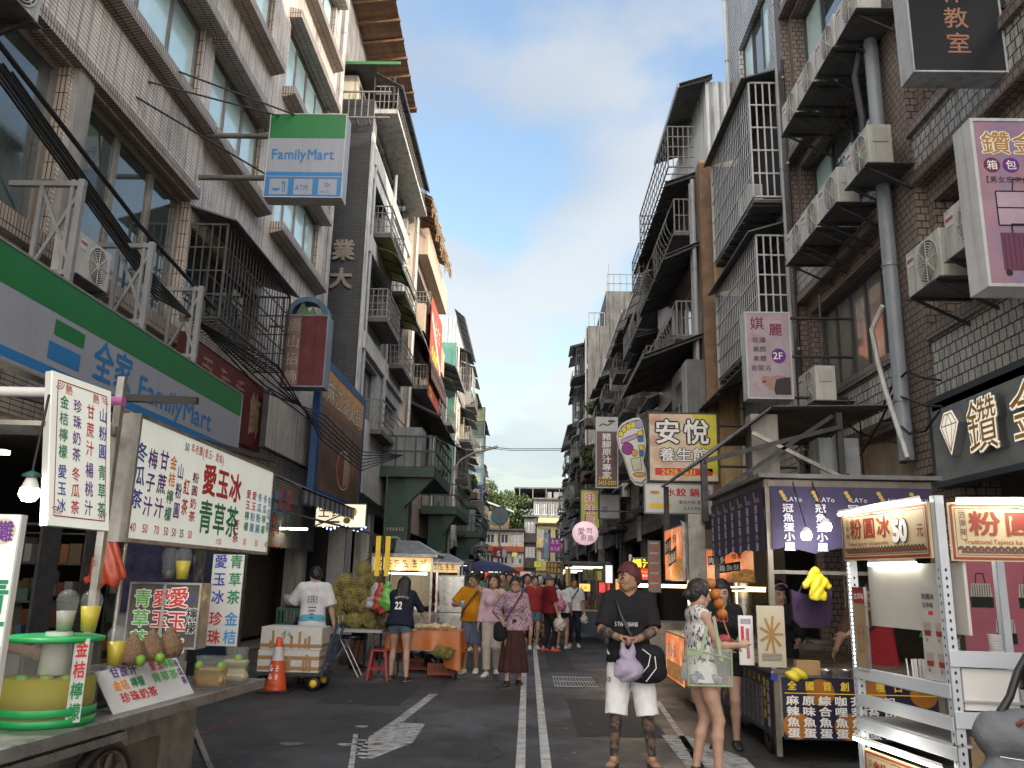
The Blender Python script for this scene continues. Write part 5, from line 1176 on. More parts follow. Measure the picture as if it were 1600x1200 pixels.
pts=[onY(505+i*6,822+4*math.sin(i*.9)+i*.35,20.6)for i in range(12)];w_.tube(pts,.006,CABLE,4);w_.build('wire',st)
for i,p in enumerate(pts):b=MB();b.lathe([(0,.03),(.022,.0),(0,-.03)],p,litm('bulb_blue',(.2,.35,1.),6)if i%3 else litm('bulb_white',(.8,.9,1.),7),6);b.build('bulb',st)
place(st)
S=Sign('banner','large sagging orange red fabric banner with yellow numerals on the beige building',FX(L,-4.25,33.5,8.9),4.3,4.3,mat('banner_red',(.50,.085,.05),.7,var=.18,scale=1.2),mat('banner_back',(.3,.06,.05),.8),.03,.0)
S.T('299',.5,.95,1.5,YEL,w=1.15,bold=.04);S.T('43',.3,.15,.8,YEL,bold=.02);S.Ln([(.2,3.6),(4,1.9)],.35,mat('banner_white',(.6,.55,.5),.7));S.mb.scrib(S.fr,1.4,2.9,2.2,.8,mat('banner_white'),3,5);S.end()
for i,(ch,c,cl)in enumerate((('',(.22,.25,.16),'topmost pale green framed'),('',(.06,.09,.08),'dark green second'),('山',(.16,.24,.24),'third, pale blue green'),('活',(.14,.25,.30),'fourth, pale blue'),('海',(.10,.24,.36),'fifth, sky blue'),('產',(.02,.07,.17),'lowest, deep blue'))):
 zz=13.85-i*1.16-1.04
 S=Sign('projecting_sign',f'{cl} box of the stacked sign tower on the left flats',FY(-4.38,60-.05*i,zz),1.0,1.02,mat('tower_face_%d'%i,c,.5,var=.3,scale=2,streak=.4),STEEL_P if i else DKGREEN,.3,.04,'stacked sign tower boxes')
 if ch:S.T(ch,.12,.10,.78,mat('letter_pale',(.45,.44,.36),.6,var=.25),bold=.03)
 S.end()
rs=thing('round_sign','round teal sign with dark red characters on a thin post left of mid street','sign');c=onY(781.5,805,45);mb=MB();fr=(U3(c[0],45,c[2]),U3(1,0,0),U3(0,0,1));mb.disc(fr,0,0,.46,.46,mat('sign_teal',(.055,.16,.18),.5,var=.15));mb.lathe([(.46,0),(.48,.02),(.48,.1),(0,.1)],(c[0],45.01,c[2]),STEEL_D,28,(0,1,0))
mb.text(fr,'松山',-.30,.06,.26,mat('ink_rust_red',(.38,.06,.04),.6),w=.28,bold=.03);mb.scrib(fr,-.32,-.27,.64,.2,mat('ink_rust_red'),3,6);mb.build('disc',rs);mb=MB();mb.tube([(c[0],45.06,0),(c[0],45.06,c[2]-.4)],.05,STEEL_P,8);mb.build('post',rs);place(rs)
def platform(label,x0,x1,y0,y1,z,cab):
 t=thing('steel_platform',label,'platform');mb=MB();mb.box(x0,x1,y0,y1,z-.35,z,DKGREEN);mb.build('deck',t);mb=MB()
 for zz in(z+.5,z+1.0):mb.bar((x1,y0,zz),(x1,y1,zz),.06,DKGREEN);mb.bar((x0,y0,zz),(x1,y0,zz),.06,DKGREEN)
 for y in np.linspace(y0,y1,max(3,int((y1-y0)/.9))):mb.bar((x1,y,z),(x1,y,z+1),.06,DKGREEN)
 for x in np.linspace(x0,x1,4):mb.bar((x,y0,z),(x,y0,z+1),.05,DKGREEN)
 mb.build('railing',t);mb=MB();mb.box(x0+.3,x0+1.1,y0+.4,y0+1.2,0,z-.35,DKGREEN);mb.prism([(x1,y0+.2,z-.35),(x0+1.0,y0+.2,z-.35),(x0+1.0,y0+.2,z-1.3)],(0,.3,0),DKGREEN);fr=FY(x0+.3,y0+.395,0)
 mb.disc(fr,.4,z-2.5,.24,.24,mat('logo_ring',(.25,.33,.36),.5));mb.disc(fr,.4,z-2.5,.18,.18,DKGREEN,.004);mb.scrib(fr,.1,z-3.5,.6,.45,mat('letter_white_red',(.55,.40,.38),.6),2,8);mb.scrib(fr,.1,z-2.1,.6,.12,mat('letter_white_red'),6,9);mb.build('column',t)
 if cab:mb=MB();mb.box(x0+.1,x1-.5,y0+.25,y0+1.5,z+.02,z+1.35,mat('cabinet_grey',(.20,.21,.22),.5,var=.15,streak=.3));mb.box(x0+.9,x0+.92,y0+.24,y0+.26,z+.05,z+1.3,STEEL_D);mb.build('cabinet',t)
 place(t)
platform('dark green steel platform with grey cabinets on the left, nearest of its kind',-5.1,-3.15,27.3,33,5.15,True)
platform('dark green steel platform farther along, beneath the street lamp arm',-4.9,-3.3,38,46,4.75,False)
platform('dark green steel platform with panels beside the round teal sign',-4.8,-2.9,52,58,4.4,True)
lp=thing('street_lamp','slender grey street lamp with a long curved arm reaching over the street from the left','street lamp');mb=MB();mb.tube([(-3.8,40,0),(-3.8,40,5.6),(-3.72,40,6.6),(-3.35,40,7.15),(-2.74,40,7.5),(-2.1,40,7.68)],[.10,.08,.07,.06,.05,.045],STEEL_P,10);mb.build('pole',lp);mb=MB();mb.obox((-2.15,39.9,7.62),(.6,0,.16),(0,.2,0),(-.02,0,.1),STEEL_P);mb.build('lamp_head',lp);place(lp)
w_=MB();w_.tube([(-3.9,44,8.55),(-1,44,8.35),(1.5,44,8.4),(4.2,44,8.7)],.02,CABLE,5);w_.tube([(-3.9,44.1,8.5),(-1,44.1,8.28),(1.5,44.1,8.33),(4.2,44.1,8.65)],.016,CABLE,5);tag(w_.build('overhead_cable'),'pair of thin cables crossing the sky between both rows of buildings','cable')
w_=MB();rnd=random.Random(2)
for k in range(6):w_.tube([(-5.75+.1*k,8-k*.3,6.9-.1*k),(-5.3,11,5.6-.05*k),(-5.0+.05*k,15,4.9+.1*k),(-4.7,18.5,5.15-.12*k),(-4.4,21.5,4.75-.1*k),(-4.2,27.2,5.5)],.016,CABLE,5)
tag(w_.build('cable_bundle'),'bundle of black cables sagging along the left shop fronts','cable')
w_=MB();w_.tube([(-4.85,4.5,6.55),(-5.0,7,6.3),(-5.15,10,6.0),(-5.2,12.9,5.8)],.03,CABLE,6);w_.tube([(-4.85,4.5,6.6),(-5.1,7,6.2),(-5.3,10.2,5.7)],.018,CABLE,6);tag(w_.build('overhead_cable'),'thick black cables running down across the dark windows at upper left','cable')
fr=FY(4.06,8.0,7.0)
S=Sign('projecting_sign','black box sign with brown vertical characters at the top right',fr,.97,2.6,mat('sign_face_black',(.012,.014,.018),.35,var=.15),mat('casing_chipped_white',(.40,.42,.44),.5,var=.2,streak=.4),.3,.02)
S.T('作教室',.36,.12+.30*3+.08,.27,mat('letter_bronze',(.33,.17,.11),.5),vert=True,pitch=.315);S.arms([((5.05,8.15,7.4),(5.25,8.15,7.4)),((5.05,8.15,7.9),(5.25,8.15,7.9))]);S.end()
PINK=mat('sign_face_mauve',(.33,.20,.26),.4,var=.12,scale=2.5,col2=(.24,.19,.30),thr=(.45,.65));fr=FY(4.03,7.0,4.22)
S=Sign('projecting_sign','mauve luggage shop box sign with gold characters and a purple suitcase print',fr,1.1,1.58,PINK,mat('casing_white',(.48,.50,.52),.5,var=.12,streak=.25),.30,.03)
GOLD=mat('letter_gold',(.42,.22,.04),.4,var=.1);S.out('鑽金',.05,1.24,.24,GOLD,WHITE,w=.27);
for i,(c,m)in enumerate((('箱',mat('disc_plum',(.12,.02,.06),.5)),('包',mat('disc_violet',(.12,.02,.22),.5)))):S.D(.13+.17*i,1.14,.075,.075,m);S.T(c,.08+.17*i,1.09,.10,WHITE,lift=.006)
S.T('【男女皮夾/旅行箱】',.02,.96,.07,BLACKINK,bold=.0);S.R(.13,.75,.55,.88,mat('bag_outline',(.40,.30,.38),.5));S.Ln([(.13,.55),(.13,.88),(.75,.88),(.75,.55),(.13,.55)],.012,BLACKINK,.005);S.Ln([(.28,.88),(.30,1.0),(.55,1.0),(.57,.88)],.012,BLACKINK,.005);S.Ln([(.13,.72),(.75,.72)],.012,BLACKINK,.005)
S.R(.13,.48,.12,.48,mat('suitcase_plum',(.13,.045,.085),.4));S.Ln([(.24,.48),(.24,.56),(.37,.56),(.37,.48)],.015,BLACKINK,.005)
for k in range(8):S.Ln([(.16+k*.042,.14),(.16+k*.042,.46)],.006,mat('suitcase_rib',(.07,.02,.05),.4),.005)
for k in(.17,.44):S.D(k,.10,.03,.03,BLACKINK,.005)
S.end()
S=Sign('shop_fascia','grey marble look luggage shop fascia with raised diamond emblem and gold lettering',FX(Rr,5.0,10.3,2.86),7.0,.96,mat('marble_grey',(.20,.22,.23),.3,var=.18,scale=2.5,stretch=(1,1,2.5)),mat('frame_navy',(.035,.045,.06),.5,var=.15),.2,.07)
n=S.n
def raised(txt_fn,dep):[txt_fn(d)for d in dep]
o,u,v=S.fr;EM=[(.52,.84-.08),(.72,.84-.08),(.84,.60),(.62,.24),(.40,.60)]
S.mb.prism([o+u*a+v*b+n*.004 for a,b in EM],n*.10,mat('letter_side_grey',(.16,.16,.17),.5));S.P(EM,litm('letter_face_ivory',(.80,.77,.66),.25,var=.04),.108)
ins=[(.54,.73),(.70,.73),(.80,.60),(.62,.29),(.44,.60),(.54,.73)];S.Ln(ins,.014,GOLD,.112);S.Ln([(.44,.60),(.80,.60)],.012,GOLD,.112);S.Ln([(.54,.60),(.62,.29),(.70,.60),(.62,.73),(.54,.60)],.012,GOLD,.112)
for i,c in enumerate('鑽金'):
 for d in(.004,.03,.06,.09):S.T(c,1.02+.85*i,.17,.62,mat('letter_side_grey'),bold=.055,lift=d)
 S.T(c,1.02+.85*i,.17,.62,mat('letter_face_ivory'),bold=.055,lift=.108);S.T(c,1.02+.85*i,.17,.62,GOLD,bold=-.004,lift=.113)
S.end()
fr=FY(3.47,13.0,4.49)
S=Sign('projecting_sign','pink mauve beauty parlour box sign with purple 2F disc and reclining face',fr,.69,1.41,mat('sign_face_pink_grey',(.36,.30,.34),.4,var=.14,scale=3,col2=(.36,.16,.26),thr=(.5,.75)),mat('casing_white'),.28,.02)
DM=mat('ink_plum',(.20,.02,.06),.5);S.T('娸',.06,1.12,.23,DM,bold=.02);S.T('麗',.36,1.02,.22,DM,bold=.02)
for i,t in enumerate(('紋繡','美顏','美體','岩盤浴')):S.T(t,.09 if i<3 else.05,.90-i*.155,.105,BLACKINK,bold=0.)
S.D(.50,.69,.115,.125,mat('disc_violet'));S.T('2F',.405,.635,.125,WHITE,lift=.006,bold=.015)
S.P([(.20,.30),(.24,.36),(.34,.34),(.46,.37),(.58,.36),(.66,.30),(.66,.12),(.5,.08),(.34,.12),(.26,.20)],mat('face_print',(.32,.19,.16),.5,var=.15),.003);S.P([(.44,.30),(.56,.33),(.67,.34),(.67,.05),(.42,.05),(.40,.14)],mat('hair_print',(.03,.022,.03),.5),.004);S.P([(.21,.26),(.27,.29),(.29,.25),(.23,.23)],DM,.005)
S.arms([((4.16,13.1,5.85),(5.2,13.1,5.85)),((4.16,13.1,5.2),(5.2,13.1,5.2)),((4.16,13.1,4.52),(5.2,13.1,4.52)),((4.75,13.2,4.2),(4.75,13.2,6.3))],.025);S.end()
fr=FY(2.31,16.0,3.5)
S=Sign('projecting_sign','large yellow and cream massage parlour sign with black edged white characters and red phone bar',fr,1.3,1.3,litm('sign_face_massage',(.52,.42,.30),.06,var=.2,scale=3,col2=(.50,.33,.22),thr=(.45,.6)),STEEL_D,.2,.03)
S.P([(.85,1.3),(1.3,1.3),(1.3,.1),(1.05,.25),(.95,.7)],mat('lemon',(.56,.50,.04),.5,var=.12),.002)
for x,y in((.14,1.15),(.30,.5),(.12,.75),(.33,.4)):S.D(x,y,.14,.10,mat('skin_print',(.52,.30,.22),.5,var=.15),.0025)
S.out('安',.10,.70,.50,WHITE,BLACKINK,b=.03,ob=.10);S.out('悅',.66,.70,.50,WHITE,BLACKINK,b=.03,ob=.10);S.out('養生館',.18,.36,.28,WHITE,BLACKINK,b=.02,ob=.08,w=.31);S.R(.10,1.2,.10,.24,RED);S.T('2428-5831',.22,.115,.115,YEL,lift=.005,bold=.02);S.arms([((3.6,16.1,3.8),(5.2,16.1,3.8)),((3.6,16.1,4.6),(5.2,16.1,4.6))]);S.end()
fr=FY(2.17,15.65,2.86)
S=Sign('projecting_sign','white dumpling shop sign with red characters 水餃 鍋貼 and a yellow arrow',fr,1.25,.52,mat('sign_face_white2',(.62,.61,.59),.45,var=.08),STEEL_P,.1)
S.T('水餃',.37,.30,.16,RED,w=.19,bold=.03);S.T('鍋貼',.82,.30,.16,RED,w=.19,bold=.03);S.T('歡迎內用 舊址',.62,.16,.075,MAROON,bold=0.);S.mb.scrib(S.fr,.70,.05,.45,.06,BLACKINK,7,2)
S.P([(.06,.08),(.40,.08),(.40,.04),(.50,.12),(.40,.20),(.40,.16),(.06,.16)],YEL);S.D(.17,.36,.13,.055,CREAMT);S.D(.17,.37,.09,.03,mat('dumpling_brown',(.35,.22,.1),.6),.004);S.end()
fr=FY(2.45,15.2,1.95)
S=Sign('poster','dark navy poster with a white rabbit head emblem under the dumpling sign',fr,.85,.82,mat('poster_navy',(.010,.014,.035),.5,var=.2),STEEL_D,.05)
S.D(.50,.30,.13,.155,WHITE);S.P([(.47,.40),(.30,.66),(.27,.74),(.36,.70),(.50,.52),(.53,.42)],WHITE);S.P([(.52,.42),(.54,.56),(.60,.70),(.68,.76),(.66,.62),(.60,.42)],WHITE);S.P([(.40,.16),(.50,.19),(.60,.17),(.63,.06),(.50,.12),(.38,.06)],WHITE);S.D(.46,.33,.018,.022,BLACKINK,.005);S.D(.38,.25,.012,.01,BLACKINK,.005);S.end()
ft=thing('foot_sign','giant sole shaped reflexology sign with coloured zones','sign');fr=(U3(2.2,18.0,4.33),U3(1,0,0),U3(0,0,1));mb=MB();OL=[(.34,-.62),(.22,-.73),(.08,-.70),(-.02,-.58),(-.08,-.38),(-.16,-.12),(-.27,.10),(-.31,.32),(-.29,.50),(-.22,.62),(-.10,.70),(.04,.76),(.18,.78),(.26,.68),(.29,.48),(.33,.25),(.30,.05),(.26,-.18),(.32,-.40)]
mb.prism([fr[0]+fr[1]*a+fr[2]*b for a,b in OL],(0,.14,0),mat('foot_rim',(.60,.60,.57),.45,var=.08));sh=lambda k,l,m:mb.poly(fr,[(.03+(a-.03)*k,b*k)for a,b in OL],m,l);sh(.93,.003,BLACKINK);sh(.90,.005,mat('foot_face',(.66,.66,.62),.45,var=.06))
Z=lambda cx,cy,rx,ry,m:(mb.disc(fr,cx,cy,rx+.012,ry+.012,BLACKINK,.007),mb.disc(fr,cx,cy,rx,ry,m,.009))
PUR=mat('zone_purple',(.24,.02,.22),.5);YZ=mat('zone_yellow',(.72,.58,.03),.5);PKZ=mat('zone_pink',(.50,.30,.48),.5);BZ=mat('zone_blue',(.02,.16,.45),.5);OZ=mat('zone_orange',(.72,.33,.03),.5)
for x,y in((-.22,.40),(-.15,.50),(-.05,.57),(.05,.60)):Z(x,y,.05,.06,YZ)
Z(.17,.62,.09,.085,mat('zone_lilac',(.36,.33,.52),.5));Z(-.08,.08,.12,.13,PUR);Z(.07,-.01,.06,.07,OZ);Z(.17,-.48,.13,.045,OZ)
for q,m in(([(-.22,.28),(.12,.42),(.12,.32),(-.22,.18)],PKZ),([(.14,.46),(.25,.50),(.26,.38),(.14,.38)],YZ),([(.14,.36),(.26,.36),(.26,.24),(.15,.24)],BZ),([(.16,.16),(.27,.16),(.26,.06),(.17,.06)],YZ),([(.17,.04),(.26,.04),(.25,-.08),(.18,-.08)],BZ),([(-.02,-.14),(.20,-.10),(.22,-.36),(.04,-.40)],mat('zone_cream',(.60,.58,.42),.5))):mb.poly(fr,q,m,.008);mb.line(fr,q+[q[0]],.012,BLACKINK,.010)
mb.build('sole',ft);mb=MB();mb.tube([(2.4,18.1,4.6),(4.3,18.1,4.6)],.025,STEEL_D,6);mb.build('bracket_arm',ft);place(ft)
fr=FY(1.53,19.0,3.68)
S=Sign('projecting_sign','tall maroon pork knuckle restaurant sign with white vertical characters and yellow phone number',fr,.47,1.6,mat('sign_face_deep_maroon',(.07,.025,.025),.4,var=.12),mat('casing_white'),.15,.02)
S.R(0,.47,1.28,1.6,mat('sign_head_grey',(.42,.43,.44),.5));S.T('豬腳原汁專家',.12,1.25,.175,WHITE,vert=True,pitch=.178,w=.22);S.T('2425-0353',.03,.05,.10,YEL,w=.072,bold=.01);S.T('訂購專線',.05,.17,.07,YEL);S.Ln([(.06,1.40),(.14,1.46),(.25,1.42),(.36,1.48)],.03,BLACKINK);S.Ln([(.27,1.52),(.42,1.52)],.05,BLACKINK);S.end()
fr=FY(1.24,20.0,2.82)
S=Sign('projecting_sign','yellow green sign with three red outlined characters 娃 beside the pink globe lantern',fr,.42,.88,mat('sign_face_lime',(.40,.42,.07),.5,var=.1),STEEL_D,.1)
for i in range(3):S.out('娃'if i<2 else '宴',.09,.60-i*.28,.23,RED,WHITE,ob=.09)
S.end()
fr=FY(1.66,20.0,3.05)
S=Sign('projecting_sign','small grey sign with a blue mark hanging under the pork knuckle sign',fr,.48,.55,mat('sign_face_grey',(.25,.26,.29),.5,var=.15),STEEL_D,.1);S.T('宗',.06,.12,.16,BLUEINK);S.end()
ln=thing('globe_lantern','glowing pink white globe lantern with purple brush characters','lantern');c=onY(914.5,833,19);mb=MB();LG=litm('lantern_pink',(.62,.44,.47),.35,var=.06)
mb.lathe([(.295*math.sin(t),-.265*math.cos(t))for t in np.linspace(0,math.pi,15)],c,LG,24);fr=(U3(c[0],c[1]-.30,c[2]),U3(1,0,0),U3(0,0,1))
mb.build('globe',ln);mb=MB()
for ch,x,z,s in(('愛',-.19,-.06,.17),('閃',.0,-.03,.14),('廚',-.12,-.18,.13),('路',.03,-.19,.14)):
 V,F,bb=glyph(ch,.02);P=[]
 for p in V:
  xx,zz=x+p[0]*s,z+(p[1]+.12)*s;P.append(c+U3(xx,-.30*math.sqrt(max(.02,1-(xx/.295)**2-(zz/.265)**2))-.002,zz))
 mb.geom(P,F,PURPINK)
mb.build('lettering',ln);mb=MB();mb.tube([(c[0],19,c[2]+.25),(c[0],19,c[2]+.5),(2.6,19,c[2]+.5)],.015,STEEL_D,6);mb.build('hanger',ln);place(ln)
def mini(label,px,y,face,texts,thick=.1,lit=0.):
 (a,b,c,d)=px;fr,w,h=yquad((a,b),(c,d),y);s=Sign('sign',label,fr,w,h,litm('mini_'+label[:18].replace(' ','_'),face,lit,var=.1)if lit else mat('mini_'+label[:18].replace(' ','_'),face,.5,var=.12),STEEL_D,thick,.015)
 for t,x,yy_,hh,m,kw in texts:s.mb.scrib(s.fr,x*w,yy_*h,min(len(t)*hh*h,w*.95-x*w),hh*h,m,len(t),len(label)+len(t))
 s.end()
mini('purple sign with rows of white characters hanging far down the street right',(858,841,876,863),38,(.20,.02,.18),[('麗新',.12,.55,.38,WHITE,{}),('按摩館',.10,.1,.25,WHITE,{})],lit=.15)
mini('lime yellow square sign right of the street end',(835,877,846,886),40,(.50,.52,.05),[('安',.25,.2,.6,BLACKINK,{})],lit=.2)
mini('small pale blue upright sign beside the purple sign',(850,833,858,872),39,(.25,.42,.52),[('衣',.1,.6,.2,WHITE,{})])
mini('pink upright sign left of the purple sign far right',(846,856,853,873),40,(.50,.30,.40),[('美',.1,.5,.3,PURPINK,{})])
mini('brown board of round yellow dots on the far right',(854,878,877,897),36,(.10,.06,.03),[('●●●●',.02,.55,.35,YEL,{}),('●●●●',.02,.1,.35,YEL,{})],lit=.1)
mini('dark red square sign with white mark above the blue umbrella',(771,856,784,872),42,(.20,.01,.02),[('１',.3,.15,.6,WHITE,{})])
mini('white bluish square sign next to the dark red one',(785,858,791,871),42,(.45,.52,.58),[])
mini('small yellow sign in front of the orange balcony building',(800,863,808,870),50,(.62,.56,.15),[],lit=.2)
mini('red lit panel sign above the far crowd left of centre',(757,892,762,907),30,(.50,.03,.02),[('燒',.1,.5,.3,WHITE,{})],lit=.4)
mini('white lit board with black characters under the blue umbrella',(737,887,754,905),29,(.70,.66,.5),[('大腸',.08,.5,.45,BLACKINK,{}),('包腸',.08,.05,.4,BLACKINK,{})],lit=.6)
mini('pink long sign over the street end stalls',(813,893,829,900),44,(.55,.32,.34),[('泡泡冰',.1,.15,.6,RED,{})],lit=.3)
mini('orange long sign over the far crowd',(828,906,843,911),46,(.75,.16,.03),[],lit=1.2)
mini('yellow lit sign above the far crowd',(787,896,793,902),36,(.8,.55,.1),[],lit=1.2)
mini('orange lit sign right of the yellow one above the far crowd',(795,896,803,903),37,(.75,.3,.08),[],lit=.6)
mini('dark banner board with green picture on the far right stall',(911,884,929,907),26,(.05,.06,.03),[('臭豆腐',.05,.55,.3,WHITE,{}),('小卷',.4,.15,.3,ORANGE,{})],lit=.3)
mini('green yellow lit board next to it on the far right stall',(929,892,940,907),26,(.18,.16,.03),[('烤',.2,.2,.5,WHITE,{})],lit=.4)
mini('blank white lit board left of the tattooed man',(946,883,957,911),22,(.75,.77,.78),[],lit=.35)
mini('orange lit food picture panel on the right, level with the globe lantern post',(962,905,984,922),18.5,(.75,.25,.06),[('雞排',.08,.2,.55,YEL,{})],lit=.5)
mini('red lit snack panel on the right just past the orange one',(936,910,953,926),23,(.60,.04,.03),[('香腸',.08,.2,.5,WHITE,{})],lit=.5)
mini('amber lit panel low on the right side of the far street',(905,912,922,924),30,(.8,.45,.10),[('魷魚',.08,.2,.5,MAROON,{})],lit=.6)
mini('yellow narrow upright banner far right',(884,886,891,915),30,(.36,.26,.05),[],lit=.1)
def make_ac():
 t=thing('air_conditioner','x','air conditioner');mb=MB();B=mat('ac_beige_white',(.50,.50,.47),.45,var=.1,scale=3,streak=.35)
 mb.box(-.16,.16,-.41,.41,0,.56,B);mb.build('casing',t,bevel=.012)
 mb=MB();mb.lathe([(0,.004),(.055,.004),(.06,.0),(.06,-.003)],(-.162,-.10,.28),B,16,(-1,0,0));mb.lathe([(.235,.0),(.245,.01),(.255,.0)],(-.164,-.10,.28),B,28,(-1,0,0))
 mb.lathe([(0,-.0),(.235,-.0)],(-.163,-.10,.28),mat('ac_fan_dark',(.05,.05,.05),.6,var=.2),24,(-1,0,0))
 for r in(.09,.12,.15,.18,.21):mb.lathe([(r-.006,.004),(r,.010),(r+.006,.004)],(-.163,-.10,.28),B,24,(-1,0,0))
 for k in range(8):a=k*math.pi/4;mb.bar((-.172,-.10+.05*math.cos(a),.28+.05*math.sin(a)),(-.172,-.10+.24*math.cos(a),.28+.24*math.sin(a)),.008,B)
 mb.build('fan_grille',t)
 mb=MB();mb.box(-.1,.1,-.425,-.41,.30,.50,mat('ac_panel',(.44,.44,.42),.5,var=.1));mb.build('service_panel',t);mb=MB();mb.box(-.166,-.160,.22,.36,.36,.50,mat('ac_sticker',(.55,.57,.62),.5));mb.box(-.168,-.160,.22,.36,.42,.46,mat('ac_sticker_red',(.35,.06,.07),.5));mb.build('sticker',t)
 mb=MB()
 for y in(-.3,.3):mb.bar((-.2,y,-.02),(.72,y,-.02),.035,STEEL_D);mb.bar((-.15,y,-.03),(.70,y,-.45),.03,STEEL_D)
 mb.box(-.2,.5,-.42,.42,-.012,-.003,CORR_D);mb.build('wall_bracket',t);return t
proto=make_ac();first=[True]
def ac(x,y,z,label,rot=0.,s=1.):
 o=proto if first[0]else copy_tree(proto);first[0]=False;o.location=(x,y,z);o.rotation_euler=(0,0,rot);o.scale=(s,s,s);o['label']=label;o['group']='outdoor air conditioners on the facades'
for i,y in enumerate((10.55,11.45,12.35,13.25)):ac(4.62,y,9.45 if i else 9.42,('topmost row air conditioner nearest the black sign','second air conditioner in the upper row of four','third air conditioner in the upper row of four','farthest air conditioner in the upper row of four')[i])
for i,y in enumerate((10.6,11.75,12.6,13.4)):ac(4.62,y,7.1-.02*i,('largest looking air conditioner in the lower row beside the grey downpipe','second air conditioner in the lower row','third air conditioner in the lower row','farthest air conditioner of the lower row beside the cage balcony')[i])
ac(4.6,9.0,4.9,'air conditioner with radial fan guard just left of the suitcase sign');ac(4.6,8.05,5.0,'dark fronted air conditioner half hidden behind the suitcase sign')
ac(4.62,13.2,4.42,'lone air conditioner beside the pink beauty parlour sign');ac(4.1,21.0,5.25,'air conditioner on the brick building above the massage sign');ac(4.7,16.8,9.35,'air conditioner standing inside the upper aluminium cage')
ac(4.0,35,5.0,'air conditioner on the farther brown walk up');ac(-5.3,6.9,7.0,'air conditioner hanging at the top left edge by the dark window',math.pi,1.15);ac(-5.3,9.1,4.85,'air conditioner lying behind the top of the convenience store fascia',math.pi,.9)
BOARD=litm('board_white',(.66,.68,.61),.17,var=.05,scale=2);BOARD2=mat('board_white_plain',(.62,.63,.61),.5,var=.06,scale=3)
E0,E1=U3(-2.66,2.9,.76),U3(-2.17,7.17,.76);ED=(E1-E0)/np.linalg.norm(E1-E0);EN=np.cross(ED,U3(0,0,1));EN/=np.linalg.norm(EN)
def cp(t,d,z):return E0+ED*t-EN*d+U3(0,0,z-.76)
CL=np.linalg.norm(E1-E0)
cart=thing('juice_cart','stainless steel juice cart with a spoked wheel and a long counter in the left foreground','cart');mb=MB()
mb.obox(cp(0,1.1,.715),ED*CL,EN*1.1,U3(0,0,.045),STAIN_D);mb.obox(cp(0,.0,.69),ED*CL,EN*.03,U3(0,0,.07),STAIN);mb.build('counter',cart,bevel=.004)
mb=MB();mb.obox(cp(.3,1.0,.12),ED*(CL-1.0),EN*.82,U3(0,0,.59),STAIN_D);mb.obox(cp(.4,.175,.18),ED*(CL-1.6),EN*.006,U3(0,0,.34),mat('steel_panel_brownish',(.17,.15,.125),.38,var=.35,scale=2,metal=.6));mb.obox(cp(.9,.10,.60),ED*1.6,EN*.05,U3(0,0,.05),STAIN)
mb.build('body',cart,bevel=.004);mb=MB();mb.bar(cp(CL-.75,.3,.70),cp(CL-.38,.12,.01),.04,STAIN);mb.build('leg',cart);mb=MB();mb.bar(cp(CL-.75,.9,.70),cp(CL-.38,1.0,.01),.04,STAIN);mb.build('leg',cart)
wc=cp(2.35,.10,.31);wh=MB();wh.lathe([(.25,-.035),(.30,-.03),(.315,0),(.30,.03),(.25,.035),(.25,-.035)],wc,BLACKP,36,EN);wh.build('tyre',cart)
wh=MB();wh.lathe([(.235,-.025),(.25,-.03),(.25,.03),(.235,.025),(.235,-.025)],wc,mat('wheel_brown',(.10,.085,.07),.6,var=.25),36,EN);wh.lathe([(0,-.05),(.045,-.045),(.045,.05),(0,.055)],wc,STEEL_D,16,EN)
s_=np.cross(EN,ED)
for k in range(10):a=k*math.pi/5;dr=ED*math.cos(a)+s_*math.sin(a);wh.bar(wc+dr*.03,wc+dr*.24,.022,mat('wheel_brown'))
wh.build('wheel',cart);place(cart)
def onC(x,y,z=.762):return onZ(x,y,z)
def glassy(name,tint,a):return glass(name,tint,a)
JUICE_Y=mat('juice_yellow',(.23,.20,.0),.5,var=.12,scale=5,spec=.2);CLEAR=glass('clear_plastic',(.50,.54,.51),.11,.06);GRN=mat('lid_green',(.012,.30,.075),.4,var=.08);LIME=mat('lime_green',(.12,.26,.015),.45,var=.2,scale=20,bump=.2)
tc_=onC(68,1128);tk=thing('juice_tank','big clear drink tank with green lid and bands holding yellow juice and limes','drink tank');r=.255
mb=MB();mb.lathe([(0,.03),(r-.01,.03),(r-.012,.24),(0,.245)],tc_,JUICE_Y,36);mb.build('juice',tk);mb=MB();mb.lathe([(r,0),(r,.44)],tc_,CLEAR,36);mb.build('wall',tk)
mb=MB();mb.lathe([(0,.44),(r+.006,.44),(r+.008,.462),(r-.02,.468),(0,.470)],tc_,GRN,36);mb.build('lid',tk);mb=MB();mb.lathe([(0,0),(r+.005,.0),(r+.006,.035),(r,.04)],tc_,GRN,36);mb.lathe([(r+.002,.055),(r+.006,.06),(r+.006,.09),(r+.002,.095)],tc_,GRN,36);mb.build('band',tk)
for k,(a,rr)in enumerate(((-1.2,.12),(-.5,.16),(.3,.1),(-2.0,.17))):mb=MB();mb.lathe([(.038*math.sin(t),.022*-math.cos(t))for t in np.linspace(0,math.pi,8)],tc_+U3(rr*math.cos(a),rr*math.sin(a),.245),LIME,12);mb.build('lime',tk)
mb=MB();mb.lathe([(.07,.49),(.085,.26),(.06,.255),(0,.255)][::-1],tc_+U3(.03,-.02,0),mat('ladle_white',(.55,.56,.53),.4),18);mb.build('ice_holder',tk);place(tk)
def strip_board(name,label,tl,tr,br,bl,txt,inks,face=None,vert=True,cols=None,depth=.012):
 fr3=frame3(bl,br,np.array(tl,float)-np.array(bl,float));w=np.linalg.norm(U3(*br)-U3(*bl));h=np.linalg.norm(U3(*tl)-U3(*bl));return Sign(name,label,fr3,w,h,face or BOARD2,BOARD2,depth,0)
